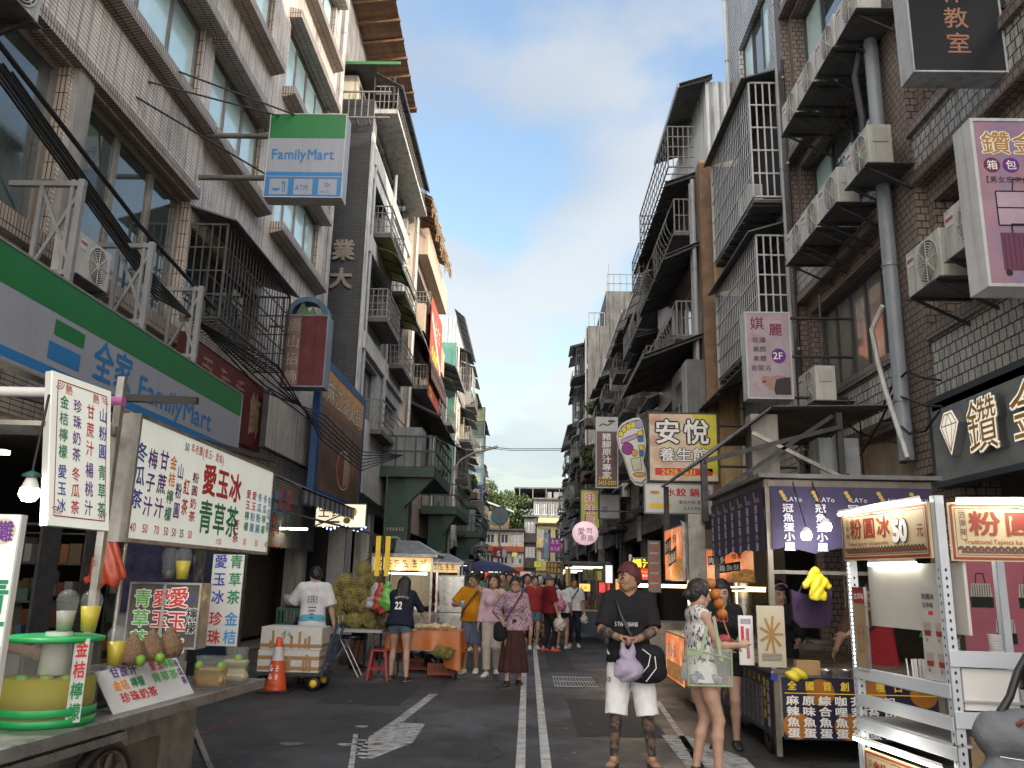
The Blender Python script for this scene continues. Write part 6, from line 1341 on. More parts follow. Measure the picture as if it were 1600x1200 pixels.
S=strip_board('menu_strip','narrow white strip lettered 金桔檸檬 in red and green on the juice tank',tc_+U3(.215,-.13,.46),tc_+U3(.27,-.08,.46),tc_+U3(.255,-.10,.02),tc_+U3(.20,-.15,.02),'',0);hh=S.h/4
for i,(c,m)in enumerate(zip('金桔檸檬',(RED,RED,GREENINK,GREENINK))):S.T(c,.005,S.h-.01-hh*(i+1)+.02,hh*.85,m,w=.064,bold=.035)
S.end()
def cup(label,c,s,liq,lv,dome=True,straw=False):
 t=thing('plastic_cup',label,'cup');mb=MB();R0,R1,hh=.030*s,.044*s,.125*s;mb.lathe([(0,0),(R0,0),(R1,hh)],c,CLEAR,20);mb.lathe([(R1,hh),(R1+.003,hh+.003),(R1+.003,hh+.008),(R1,hh+.010)],c,CLEAR,20);mb.build('cup',t)
 mb=MB();mb.lathe([(0,.004),(R0-.002,.004),(R0+(R1-R0)*lv-.002,hh*lv),(0,hh*lv)],c,liq,20);mb.build('drink',t)
 if dome:mb=MB();mb.lathe([(R1*math.cos(a),hh+.01+.042*s*math.sin(a))for a in np.linspace(0,1.5,8)],c,CLEAR,20);mb.build('lid',t)
 place(t)
PALE=mat('jelly_drink',(.30,.29,.25),.3,var=.1);TOP=U3(0,0,.49);FRESH=mat('juice_bright',(.50,.40,.012),.3,var=.08)
cup('clear dome lidded cup of pale jelly drink standing on the juice tank lid',tc_+TOP+U3(.06,-.03,0),1.35,PALE,.68);cup('dome lidded cup of yellow juice standing on the juice tank lid',tc_+TOP+U3(.185,-.0,0),1.35,FRESH,.84)
p=onY(178,1040,5.1);mb=MB();mb.obox(cp(1.9,.75,.765),ED*1.7,EN*.45,U3(0,0,.185),STAIN);tag(mb.build('steel_tray',bevel=.006),'stainless steel tray box on the juice counter under the seed cones','tray');cup('dome lidded yellow juice cup beside the seed coated fruit cones',p,1.3,FRESH,.84)
SEED=mat('seed_brown',(.20,.12,.065),.8,var=.6,scale=70,bump=1.0,bscale=120)
for i,(x,y)in enumerate(((204,1038),(234,1032),(263,1026))):
 c=onY(x,y,5.6+.12*i);mb=MB();mb.lathe([(0,0),(.07,0),(.088,.035),(.084,.075),(.055,.135),(.02,.185),(0,.205)],c,SEED,20);tag(mb.build('jelly_seed_cone'),('seed coated brown cone nearest the yellow juice cup','middle one of three seed coated brown cones','seed coated brown cone nearest the plastic drink bags')[i],'jelly fruit','seed coated cones on the juice cart')
for i,(x,y)in enumerate(((219,1040),(249,1036))):c=onY(x,y,5.55+.1*i);mb=MB();mb.lathe([(.032*math.sin(t),.036*-math.cos(t))for t in np.linspace(0,math.pi,9)],c+U3(0,0,.03),LIME,14);tag(mb.build('lime'),('lime between the first and second seed cones','lime between the second and third seed cones')[i],'lime','limes between seed cones')
a,b=onC(180,1116),onC(303,1083);up=U3(0,0,1)*.235-EN*.16;S=strip_board('menu_board','low white menu card leaning on the counter edge lettered in four colours, 甘蔗汁 first',a+up,b+up,b,a,'',0,BOARD2)
w,h=S.w,S.h;q=h/3.3;rows=[[('甘蔗汁',PURPINK,.13,.30),('愛玉',RED,.60,.16),('檸檬',LGREEN,.76,.16)],[('金桔',ORANGE,.10,.17),('檸檬',GREENINK,.30,.16),('青草茶',LGREEN,.56,.34)],[('珍珠奶茶',RED,.12,.42)]]
for j,rw in enumerate(rows):
 for t,m,x,ww in rw:S.T(t,x*w,h-q*(j+1)+.02,q*.86,m,w=ww*w/len(t),bold=.03)
S.T('冬瓜茶',w*.915,h-.01,q*.72,PURPINK,vert=True,w=.07,bold=.03);S.end()
TEA=mat('tea_amber',(.17,.095,.012),.2,var=.15);TEAL_=mat('tea_pale',(.24,.215,.12),.25,var=.15)
for i,(x,y,w,h,m,lb)in enumerate(((322,1078,.22,.23,TEA,'wide clear bag of amber tea with limes at the far end of the juice counter'),(362,1070,.16,.27,TEAL_,'tall clear bag of pale iced drink with a lime behind the amber tea bag'))):
 c=onC(x,y)+U3(0,.06,.003);t=thing('drink_bag',lb,'drink bag');V,F=sdf([RC(c+U3(-w*.35,0,.05),c+U3(w*.35,0,.05),.048,k=.02),RC(c+U3(-w*.35,0,h*.6),c+U3(w*.35,0,h*.6),.045,k=.05),CUT(c+U3(0,0,h*.66),(0,0,1)),CUT(c,(0,0,-1))],.012);np_mesh('drink',V,F,[m],None,t)
 mb=MB();mb.lathe([(1,0),(1.04,h*.5),(.92,h*.8),(.98,h)],(0,0,0),CLEAR,20);mb.v=[(c[0]+p[0]*(w*.5+.015),c[1]+p[1]*.058,c[2]+p[2])for p in mb.v];mb.build('bag',t)
 for dx in((-.4,.35)if i==0 else(.1,)):mb=MB();mb.lathe([(.034*math.sin(t_),.036*-math.cos(t_))for t_ in np.linspace(0,math.pi,9)],c+U3(dx*w,-.01,h*.68),LIME,14);mb.build('lime',t)
 place(t)
def caseT(S,x,txt,m,sz,y0):[S.out(c,x,y0-(i+1)*sz*1.12,sz,m,WHITE,b=.03,ob=.09)for i,c in enumerate(txt)]
fr,w,h=yquad((207,912),(303,1012),6.55);S=Sign('display_case','steel framed glass case with big green and red characters 青草茶 愛玉冰',fr,w,h,mat('case_glass_smoky',(.085,.08,.075),.15,var=.3,spec=.8),STAIN_D,.2,.014,cat='display case')
caseT(S,.03,'青草茶',LGREEN,.135,h-.02);caseT(S,.175,'愛玉冰',RED,.135,h-.02);caseT(S,w*.56,'愛玉冰',RED,.155,h-.0);caseT(S,w*.84,'檸檬',BLACKINK,.09,h-.16);S.T('50',w*.80,h-.13,.055,BLUEINK,bold=.02);S.R(w*.5-.012,w*.5+.012,0,h,STAIN,.02);S.end()
topc=onY(258,905,6.7);cup('lidded clear cup with dark jelly on top of the lettered glass case',topc+U3(0,.05,0),1.45,mat('jelly_dark',(.09,.085,.08),.3),.4);cup('cup of yellow juice on top of the lettered glass case',topc+U3(.11,.05,0),1.45,FRESH,.8)
def letterboard(label,tl,tr,bl,yl,yr,face=BOARD,th=.05):
 a=onY(*tl,yl);b=onY(*tr,yr);c=onY(*bl,yl);h=a[2]-c[2];b[2]=a[2];return strip_board('menu_board',label,a,b,b-U3(0,0,h),c,'',0,face,depth=th)
S=letterboard('hanging white drinks board with a red scroll border and four columns of characters',(80,578),(198,612),(74,820),5.0,5.6);w,h=S.w,S.h
S.Ln([(.05,.06),(w-.05,.06),(w-.05,h-.05),(.05,h-.05),(.05,.06)],.008,mat('ink_crimson',(.42,.02,.06),.5))
for x in(.06,w-.06):
 for y in(.07,h-.06):
  for k in range(3):S.Ln([(x+(.012+.018*k)*math.cos(t)*(1 if x<.2 else-1),y+(.012+.016*k)*math.sin(t)*(1 if y<.3 else-1))for t in np.linspace(0,2.2,7)],.006,mat('ink_crimson'),.004)
for cx,t1,m1,t2,m2 in((.78,'山粉圓',BLUEINK,'青草茶',GREENINK),(.56,'甘蔗汁',RED,'楊桃汁',PURPINK),(.335,'珍珠奶茶',PURPINK,'冬瓜茶',RED),(.12,'金桔檸檬',GREENINK,'愛玉冰',BLUEINK)):
 n=len(t1)+len(t2);z0=h-.12;pt=(h-.22)/n
 for i,c in enumerate(t1+t2):S.T(c,cx*w,z0-(i+1)*pt-(.02 if i>=len(t1)else 0),pt*.86,m1 if i<len(t1)else m2,w=.085,bold=.02)
for x in(.2,.66):S.T('熱',x*w,h-.125,.07,mat('ink_red_orange',(.55,.09,.02),.5),bold=.02)
S.end()
fr=FX(L,-2.9,6.05,1.83);S=Sign('menu_board','long backlit drinks board with large red 愛玉冰 and green 青草茶 among price columns',fr,3.28,.88,BOARD,STAIN_D,.14,.03)
yb=lambda x:(onX(x,760,-2.9)[1]-6.05)
def colm(x0,x1,txt,m,y1,y0=.17,b=.03,price=None,pm=RED):
 a,b_=yb(x0),yb(x1);n=len(txt);pt=(y1-y0)/n
 for i,c in enumerate(txt):S.T(c,a,y1-(i+1)*pt+pt*.07,pt*.86,m[i]if isinstance(m,(list,tuple))else m,w=b_-a,bold=b)
 if price:S.T(price,(a+b_)/2,.05,.07,pm,w=.07,align='c',bold=.015)
colm(205,224,'冬瓜茶',BLUEINK,.72,.20,price='40');colm(226,241,'梅子汁',PURPINK,.70,.16,price='50');colm(244,259,'甘蔗汁',PURPINK,.72,.16,price='70')
colm(261,272,'金桔檸檬',[ORANGE,ORANGE,GREENINK,GREENINK],.70,.15,price='50');colm(274,284,'山粉圓',PURPINK,.66,.18,price='50');colm(286,296,'紅茶',RED,.55,.22,price='35',pm=BLACKINK);colm(299,309,'粉圓奶茶',[MAROON,MAROON,RED,RED],.62,.18,price='50')
a=yb(287);S.T('50',a-.07,.765,.07,BLACKINK,bold=.02);S.T('年老攤(愛玉•愛搖)',a+.06,.765,.085,RED,w=.085)
for i,(x0,x1)in enumerate(((315,337),(338,357),(358,377))):S.T('愛玉冰'[i],yb(x0),.44,.29,RED,w=yb(x1)-yb(x0),bold=.05);S.T('青草茶'[i],yb(x0)-.01,.10,.31,GREENINK,w=yb(x1)-yb(x0),bold=.03)
S.T('大50',yb(345),.025,.06,RED);colm(370,379,'苦茶',RED,.30,.05);colm(386,393,'愛玉檸檬',[RED,RED,GREENINK,GREENINK],.62,.18,price='50');colm(395,402,'愛玉粉圓',[RED,RED,CYANINK,CYANINK],.62,.18);colm(404,411,'冬瓜粉圓',CYANINK,.62,.18,price='50');colm(413,419,'冬瓜檸檬',[CYANINK,CYANINK,LGREEN,LGREEN],.62,.18);colm(420,425,'冬瓜茶',CYANINK,.62,.2,price='40')
S.R(yb(428),yb(428.6),0,.88,STAIN_D,.006);colm(430,436,'鮮奶珍珠',[CYANINK,CYANINK,RED,RED],.72,.15,price='50');colm(437,442,'金桔檸檬',[RED,RED,GREENINK,GREENINK],.78,.2,price='50');colm(443,449,'楊桃汁',PURPINK,.78,.22,price='40');colm(450,456,'甘蔗檸檬',[RED,RED,GREENINK,GREENINK],.80,.2)
S.arms([((-2.98,6.2,1.8),(-2.98,6.2,.76)),((-2.98,6.05,2.75),(-2.98,6.05,1.9))],.02,STAIN_D).end()
fr,w,h=yquad((334,866),(369,1010),7.4);S=Sign('menu_board','tall narrow white board with columns 愛玉冰 珍珠 and 青草茶 金桔 under the backlit board',fr,w,h,BOARD2,BOARD2,.02,0)
for j,(t,ms)in enumerate((('愛玉冰珍珠',[BLUEINK]*3+[RED]*2),('青草茶金桔',[GREENINK]*3+[CYANINK]*2))):
 for i,c in enumerate(t):S.T(c,.015+j*w*.5,h-(i+1)*h/5.1-(.03 if i>2 else 0)+.03,h/6.3,ms[i],w=w*.42,bold=.025)
S.end()
S=Sign('menu_board','tall white board cut by the left picture edge with green 青草茶 and purple 攤',FY(-2.50,3.5,.84),.36,.98,BOARD,BOARD2,.05,0);w,h=S.w,S.h
for i,c in enumerate('青草茶'):S.T(c,w-.135,h-.25-(i+1)*.165,.16,mat('ink_deep_green',(.01,.22,.12),.5),w=.14,bold=.04)
S.D(w-.065,h-.07,.055,.055,mat('disc_cream',(.6,.56,.42),.5));S.T('老攤',w-.21,h-.115,.09,PURPINK,w=.095,bold=.03);S.P([(w-.20,.17),(w-.02,.17),(w-.11,.23)],RED);S.mb.scrib(S.fr,w-.2,.03,.18,.12,RED,2,4);S.end()
lamp=thing('light_bulb','glowing white bulb hanging at the far left beside the scroll bordered board','lamp');c=onY(46,768,4.9);mb=MB();mb.lathe([(0,-.062),(.035,-.055),(.058,-.02),(.05,.02)],c,litm('bulb_lit',(1.,.98,.92),9),18);mb.build('bulb',lamp);mb=MB();mb.lathe([(.05,.02),(.032,.07),(.024,.1),(0,.1)],c,WHITEP,16);mb.lathe([(.05,.085),(.055,.1),(0,.13)],c,mat('bulb_cap_green',(.02,.08,.06),.5),12);mb.tube([c+U3(0,0,.12),c+U3(0,.05,.6)],.008,CABLE,5);mb.build('socket',lamp)
pl=bpy.data.lights.new('bulb_light','POINT');pl.energy=9;pl.shadow_soft_size=.06;po=bpy.data.objects.new('bulb_light',pl);COL.objects.link(po);po.location=tuple(c+U3(0,-.02,-.09));place(lamp)
t=thing('stall_frame','white tube and steel awning frame over the juice cart at the left edge','frame');mb=MB();mb.tube([(-4.4,5.2,2.72),(-3.1,5.25,2.72)],.035,WHITEP,10);mb.bar((-4.4,5.6,2.55),(-2.9,5.7,2.55),.06,STAIN_D);mb.bar((-2.93,5.75,.77),(-2.93,5.75,2.95),.05,STAIN_D);mb.bar((-4.4,4.4,2.9),(-2.9,9.3,2.85),.05,STEEL_D);mb.obox((-4.4,4.9,2.46),(1.4,.1,0),(0,.4,0),(0,0,.03),STAIN_D);mb.build('frame',t);mb=MB();mb.tube([(-3.0,5.75,2.77),(-2.9,5.75,2.77)],.04,mat('tape_magenta',(.40,.12,.30),.5),10);mb.obox((-2.95,5.85,2.80),(.4,.3,.05),(0,.06,0),(0,0,.05),BLACKP);mb.build('clamp',t);place(t)
V,F=sdf([RC((-3.05,6.05,1.85),(-3.02,6.05,1.62),.06,.10,k=.03,flat=.4),RC((-3.10,6.05,1.55),(-2.95,6.05,1.55),.06,k=.03,flat=.5)],.012,lambda P:.008*np.sin(P[:,0]*60+P[:,2]*25));tag(np_mesh('plastic_bag',V,F,[mat('bag_orange_red',(.42,.055,.02),.4,var=.15,bump=.4,bscale=20)]),'orange red plastic bag hanging behind the scroll bordered board','bag')
def shelf_unit(label,x0,x1,y,n,seed,w=.35):
 t=thing('shop_shelf',label,'shelf');rnd=random.Random(seed);mb=MB()
 for k in range(n+1):z=.15+k*1.9/n;mb.box(x0,x1,y,y+w,z-.02,z,STEEL_D)
 for x in(x0,x1):mb.box(x-.015,x+.015,y,y+w,0,2.1,STEEL_D)
 mb.build('rack',t);mb=MB();cs=[mat('goods_%d'%i,c,.5,var=.2)for i,c in enumerate(((.08,.06,.035),(.09,.025,.025),(.14,.13,.12),(.03,.05,.08),(.12,.08,.02),(.03,.06,.04),(.15,.055,.02)))]
 for k in range(n):
  x=x0+.03;z=.15+k*1.9/n+.002
  while x<x1-.1:ww=rnd.uniform(.06,.16);hh=rnd.uniform(.10,1.9/n-.06);mb.box(x,x+ww,y+.03,y+.25,z,z+hh,rnd.choice(cs));x+=ww+.012
 mb.build('goods',t);place(t)
for k,(x0,x1,y)in enumerate(((-6.4,-4.9,8.4),(-7.3,-5.6,10.6),(-5.9,-4.7,11.9),(-7.8,-6.6,7.4))):shelf_unit(('goods shelf just behind the hanging scroll bordered board','goods shelf deep inside the dark shop','goods shelf behind the lettered glass case','goods shelf at the far left of the dark shop')[k],x0,x1,y,5,k+3)
mb=MB();mb.box(-4.55,-3.75,9.5,9.55,.1,1.15,mat('fridge_grey',(.18,.19,.20),.4,var=.1));mb.box(-4.55,-3.75,9.46,9.5,1.15,1.9,mat('fridge_glass',(.03,.03,.06),.1,var=.6,scale=6));mb.box(-4.57,-3.73,9.5,10.1,1.9,2.0,STEEL_D);tag(mb.build('fridge'),'grey drinks fridge with dark glass behind the tank cups','fridge')
for i,(x,y,z,e)in enumerate(((-6.6,9.6,2.9,2),(-5.6,19.5,2.6,4))):
 l=bpy.data.lights.new('shop_light','AREA');l.size=.9;l.energy=e;l.color=(1,.8,.55);lo=bpy.data.objects.new('shop_light',l);COL.objects.link(lo);lo.location=(x,y,z-.06);mb=MB();mb.box(x-.45,x+.45,y-.06,y+.06,z,z+.05,litm('tube_warm',(1,.85,.6),3));tag(mb.build('ceiling_lamp'),('warm tube lamp on the ceiling of the dark shop behind the juice cart','warm tube lamp in the shop behind the durian table')[i],'lamp')
FOAM=mat('foam_box_white',(.55,.54,.51),.7,var=.08,scale=6);TAPE=mat('tape_brown',(.33,.20,.085),.4,var=.15)
ht=thing('hand_truck','blue platform hand truck with black rubber wheels under the taped foam boxes','hand truck');TB=mat('truck_blue',(.03,.055,.12),.45,var=.2);gx=onZ(430,1078,0);mb=MB();X0_,Y0_=-3.87,12.3
mb.box(X0_,X0_+1.0,Y0_,Y0_+.62,.20,.24,STEEL_D);mb.build('platform',ht);mb=MB();hx=X0_+.98
for y in(Y0_+.06,Y0_+.56):mb.tube([(hx-.02,y,.2),(hx+.06,y,.55),(hx+.16,y,.88)],.018,TB,8)
mb.tube([(hx+.16,Y0_+.06,.88),(hx+.19,Y0_+.31,.93),(hx+.16,Y0_+.56,.88)],.018,TB,8)
for z,d in((.4,.03),(.65,.09)):mb.tube([(hx+d,Y0_+.06,z),(hx+d,Y0_+.56,z)],.012,TB,6)
mb.build('handle',ht)
for x,y in((X0_+.12,Y0_+.08),(X0_+.12,Y0_+.54),(X0_+.86,Y0_+.06),(X0_+.88,Y0_+.56)):mb=MB();mb.lathe([(0,-.02),(.05,-.025),(.055,0),(.05,.025),(0,.02)],(x,y,.10),YEL,14,(0,1,0));mb.lathe([(.055,-.03),(.09,-.03),(.10,0),(.09,.03),(.055,.03)],(x,y,.10),BLACKP,22,(0,1,0));mb.build('wheel',ht)
place(ht)
for i,(z0,z1,dx)in enumerate(((.242,.545,0.),(.548,.86,.02))):
 mb=MB();a,b,c,d=X0_+.04+dx,X0_+.92+dx,Y0_+.05,Y0_+.56;mb.box(a,b,c,d,z0,z1,FOAM);zm=(z0+z1)/2
 for zz in(z0+.03,z0+.17)[:1+(1-i)]:mb.box(a-.003,b+.003,c-.003,d+.003,zz,zz+.055,TAPE)
 rnd=random.Random(i)
 for k in range(6):x=a+.06+rnd.random()*.74;mb.box(x,x+.04,c-.005-.001*k,d+.005,z0+.02,z0+rnd.uniform(.12,.29),TAPE)
 fr=FY(a,c-.012,z0)
 if i:mb.line(fr,[(.30,.20),(.36,.26),(.33,.14)],.008,BLACKINK);mb.line(fr,[(.38,.22),(.46,.16),(.40,.25)],.008,BLACKINK);mb.line(fr,[(.28,.04),(.34,.12)],.008,BLACKINK)
 tag(mb.build('foam_box',bevel=.008),('lower taped white foam box on the hand truck','upper taped white foam box with black pen marks on the hand truck')[i],'box','foam boxes on the hand truck')
cn=thing('traffic_cone','orange traffic cone with a white band and printed marks standing before the foam boxes','traffic cone');c=onZ(430,1081,0);CO=mat('cone_orange',(.62,.085,.025),.45,var=.1);mb=MB();mb.obox(c+U3(-.22,-.19,0),(.44,0,0),(0,.38,0),(0,0,.035),BLACKP);mb.build('base',cn,bevel=.01)
mb=MB();pr_=lambda z:.155-z*.165
mb.lathe([(pr_(.035),.035),(pr_(.42),.42)],c,CO,26);mb.lathe([(pr_(.42)+.001,.42),(pr_(.60)+.001,.60)],c,mat('cone_band',(.55,.55,.55),.35,var=.1),26);mb.lathe([(pr_(.60),.60),(pr_(.72),.72),(.02,.735),(0,.735)],c,CO,26);mb.build('cone',cn)
mb=MB()
for t,z,s,m in((2,.27,.12,WHITE),(2,.17,.10,WHITE),(5,.08,.05,BLACKINK)):
 fr=(c+U3(-.11,-pr_(z)-.012,z),U3(1,0,0),U3(0,.165,1));mb.scrib(fr,.03,0,.16,s*.8,m,t,t,lift=.012)
mb.build('print',cn);place(cn)
tb=thing('folding_table','long white topped table carrying crates and durians at the left side','table');mb=MB();mb.box(-4.3,-2.35,14.0,14.9,.70,.74,mat('table_top',(.38,.37,.34),.5,var=.12));mb.build('tabletop',tb)
for x,y in((-4.2,14.1),(-2.5,14.1),(-4.2,14.8),(-2.5,14.8)):mb=MB();mb.bar((x,y,0),(x,y,.70),.035,STEEL_D);mb.build('leg',tb)
place(tb)
mb=MB();CG=mat('crate_green',(.03,.085,.065),.5,var=.15);x0,x1,yA,yB,z0,z1=-4.12,-3.3,14.08,14.55,.742,1.06
mb.box(x0,x1,yA,yB,z0,z0+.02,CG)
for y in(yA,yB-.02):
 mb.box(x0,x1,y,y+.02,z1-.05,z1,CG);mb.box(x0,x1,y,y+.02,z0+.021,z0+.07,CG)
 for k in range(14):x=x0+(x1-x0-.03)*k/13;mb.box(x,x+.03,y,y+.02,z0+.07,z1-.05,CG)
for x in(x0,x1-.02):mb.box(x,x+.02,yA+.02,yB-.02,z0+.021,z1,CG)
tag(mb.build('crate'),'dark green slatted plastic crate on the table topped with bagged bowls','crate')
for i in range(2):c=U3(-3.92+.36*i,14.3,1.065);mb=MB();mb.lathe([(0,0),(.08,0),(.16,.06),(.17,.17),(.13,.20),(.10,.19),(.09,.2),(0,.2)],c,mat('foil_bowls',(.45,.46,.47),.35,var=.2,scale=20,metal=.3,bump=.5,bscale=30),20);tag(mb.build('bowl_stack'),('left wrapped stack of white bowls on the green crate','right wrapped stack of white bowls on the green crate')[i],'bowls','wrapped bowls')
def bag(label,prims,col,res=.014,alpha=1.,d=.010,name='plastic_bag',f=22):V,F=sdf(prims,res,lambda P:d*np.sin(P[:,0]*f+3*np.sin(P[:,2]*f*.7))*np.cos(P[:,2]*f*.8+P[:,1]*f));return tag(np_mesh(name,V,F,[mat('bag_'+label[:14].replace(' ','_'),col,.35,var=.12,alpha=alpha,bump=.3,bscale=25)]),label,'bag')
bag('pinkish clear plastic bundle lying behind the bowl stacks',[RC((-3.85,14.72,1.22),(-3.2,14.72,1.28),.15,.17,k=.05)],(.42,.33,.38),d=.018)
DUR=mat('durian_skin',(.24,.20,.06),.7,var=.35,scale=10,col2=(.14,.13,.04),thr=(.45,.6))
def durian_mesh(seed):
 rs=np.random.RandomState(seed);sc=U3(.125*rs.uniform(.9,1.1),.125*rs.uniform(.9,1.1),.155);V=[];F=[];n=150
 mb=MB();mb.lathe([(math.sin(t),-math.cos(t))for t in np.linspace(0,math.pi,11)],(0,0,0),DUR,16);V=[U3(*v)*sc*.97 for v in mb.v];F=list(mb.f)
 for i in range(n):
  z=1-2*(i+.5)/n;a=i*2.39996;d=U3(math.sqrt(1-z*z)*math.cos(a),math.sqrt(1-z*z)*math.sin(a),z);u=np.cross(d,U3(.3,.5,.8));u/=np.linalg.norm(u);w=np.cross(d,u);k=len(V)
  V+=[(d*.96+(u*math.cos(t)+w*math.sin(t))*.13)*sc for t in(0,1.57,3.14,4.71)]+[d*1.14*sc];F+=[(k,k+1,k+4),(k+1,k+2,k+4),(k+2,k+3,k+4),(k+3,k,k+4)]
 mb=MB();mb.geom(V,F,DUR);mb.tube([(0,0,sc[2]),(.01,0,sc[2]+.05)],[.016,.02],mat('durian_stem',(.16,.11,.05),.8),7);return mb
dm=[durian_mesh(s).build('durian')for s in(1,2,3)];k=0;rnd=random.Random(12)
for lay,(z,xs)in enumerate(((.88,(-3.15,-2.9,-2.65,-2.42)),(1.10,(-3.22,-2.95,-2.7,-2.48)),(1.30,(-3.3,-3.05,-2.8,-2.6)),(1.50,(-3.15,-2.85,-2.62)),(1.68,(-2.85,)))):
 for row in range(2 if lay<3 else 1):
  for x in xs:
   o=dm[k]if k<3 else dm[k%3].copy()
   if k>=3:COL.objects.link(o)
   o.location=(x+rnd.uniform(-.03,.03),14.45+row*.26+lay*.03,z+rnd.uniform(-.02,.02));o.rotation_euler=(rnd.uniform(-1.2,1.2),rnd.uniform(-1.2,1.2),rnd.uniform(0,6));o['label']='spiky olive brown durian in the heap on the stall table';o['category']='durian';o['group']='durians heaped on the table';k+=1
for i,(x,z,c)in enumerate(((-2.30,1.23,(.14,.42,.08)),(-2.42,1.18,(.42,.06,.05)),(-2.52,1.22,(.38,.38,.42)))):bag(('light green plastic bag hanging from the yellow posts','red plastic bag hanging behind the green one','grey white plastic bag hanging left of the red one')[i],[RC((x,14.0+.06*i,z+.25),(x,14.0+.06*i,z),.05,.12,k=.04,flat=.5),RC((x-.05,14.0+.06*i,z-.08),(x+.07,14.+.06*i,z-.1),.07,k=.04,flat=.6)],c,d=.014)
ub=thing('folded_parasol_post','dark post with two yellow upright boards above the durian stall','post');mb=MB();mb.tube([(-2.42,14.1,.74),(-2.42,14.1,3.4)],.015,STEEL_D,6);mb.build('post',ub);mb=MB();mb.box(-2.54,-2.46,14.05,14.08,1.60,2.25,YEL);mb.box(-2.38,-2.30,14.05,14.08,1.60,2.25,YEL);mb.build('yellow_board',ub);place(ub)
ot=thing('covered_table','table under a draped orange plastic sheet with durian boxes','table');OC=mat('cloth_orange_sheet',(.46,.135,.025),.4,var=.12,scale=3,bump=.25,bscale=10);mb=MB();mb.box(-2.28,-1.10,14.25,15.0,.70,.735,STEEL_W);mb.build('tabletop',ot)
for x,y in((-2.2,14.35),(-1.2,14.35),(-2.2,14.9),(-1.2,14.9)):mb=MB();mb.bar((x,y,0),(x,y,.70),.03,STEEL_D);mb.build('leg',ot)
mb=MB();per=[];N=96
for i in range(N):
 t=i/N*4;s,f=int(t),t-int(t);a,b=[(-2.30,14.2),(-1.08,14.2),(-1.08,15.05),(-2.30,15.05)][s],[(-1.08,14.2),(-1.08,15.05),(-2.30,15.05),(-2.30,14.2)][s];per.append((a[0]+(b[0]-a[0])*f,a[1]+(b[1]-a[1])*f,.30+.14*math.sin(f*math.pi)**.7-(.22 if s in(0,1)and(f>.78 if s==0 else f<.2)else 0)))
V=[]
for(x,y,zl)in per:
 dx,dy=x+1.69,y-14.62;L_=math.hypot(dx,dy);nx,ny=dx/L_,dy/L_
 for k,f in enumerate((0,.25,.6,1)):o_=f*(.03+.035*math.sin((x+y)*17));V.append((x+nx*o_,y+ny*o_,.742-(.742-zl)*f))
F=[(i*4+k,((i+1)%N)*4+k,((i+1)%N)*4+k+1,i*4+k+1)[::-1]for i in range(N)for k in range(3)];mb.geom(V,F,OC,True);mb.face([(p[0],p[1],.742)for p in per],OC);mb.build('sheet',ot);place(ot)
rnd=random.Random(4)
for i in range(9):x,y=-1.85+(i%5)*.15,14.35+(i//5)*.25;V,F=sdf([EL((x+rnd.uniform(-.03,.03),y,.80+rnd.uniform(-.01,.02)),(.06,.05,.035),k=.02),EL((x+.05,y+.03,.79),(.05,.05,.04),k=.02)],.012);tag(np_mesh('durian_pulp',V,F,[mat('durian_pulp',(.58,.48,.27),.5,var=.15)]),'pale yellow durian flesh portion set out on the orange sheet','fruit','durian flesh portions')
def stool(label,x,y,h,col):
 t=thing('plastic_stool',label,'stool');m=mat('stool_'+label.split()[0],col,.4,var=.12);mb=MB();mb.box(x-.14,x+.14,y-.14,y+.14,h-.03,h,m);mb.build('seat',t,bevel=.01)
 for sx in(-1,1):
  for sy in(-1,1):mb=MB();mb.prism([(x+sx*.135,y+sy*.135,h-.03),(x+sx*.085,y+sy*.135,h-.03),(x+sx*.145,y+sy*.19,0),(x+sx*.19,y+sy*.19,0)],(0,-sy*.02,0),m);mb.prism([(x+sx*.135,y+sy*.135,h-.03),(x+sx*.135,y+sy*.085,h-.03),(x+sx*.19,y+sy*.145,0),(x+sx*.19,y+sy*.19,0)],(-sx*.02,0,0),m);mb.build('leg',t)
 mb=MB()
 for a in(-1,1):mb.box(x-.15,x+.15,y+a*.155-.01,y+a*.155+.01,.16,.19,m)
 mb.build('brace',t);place(t)
c=onZ(590,1063,0);stool('red plastic stool standing behind the woman in the number 22 jersey',c[0],c[1]+.1,.46,(.28,.025,.03))
for i,(x,y)in enumerate(((688,1056),(655,1048))):
 c=onZ(x,y,0);t=thing('crate',('orange crate topped with a black plastic bag of durian husks near the orange sheet corner','orange crate with black bag under the orange covered table')[i],'crate');mb=MB();mb.box(c[0]-.22,c[0]+.22,c[1],c[1]+.34,.01,.20,mat('crate_orange',(.36,.08,.025),.5,var=.15))
 for k in range(10):xx=c[0]-.19+k*.04;mb.box(xx,xx+.012,c[1]-.004,c[1],.05,.15,DARK)
 mb.build('crate_body',t);V,F=sdf([RC((c[0]-.15,c[1]+.17,.23),(c[0]+.15,c[1]+.17,.23),.15,k=.03),CUT((0,0,.33),(0,0,1)),CUT((0,0,.10),(0,0,-1))],.014,lambda P:.012*np.sin(P[:,0]*31+P[:,2]*14));np_mesh('black_bag',V,F,[mat('bag_black',(.018,.018,.02),.3,var=.2,bump=.4,bscale=18)],None,t);place(t)
for i,(x,y)in enumerate(((685,1022),(697,1024))):c=onZ(x,y,.40);o=dm[i].copy();COL.objects.link(o);o.location=(c[0],c[1]+.15,.42);o.rotation_euler=(1.2,.4,i);o.scale=(.8,.8,.8);o['label']='opened durian husk lying in the black bagged crate';o['category']='durian';o['group']='durian husks in the crate'
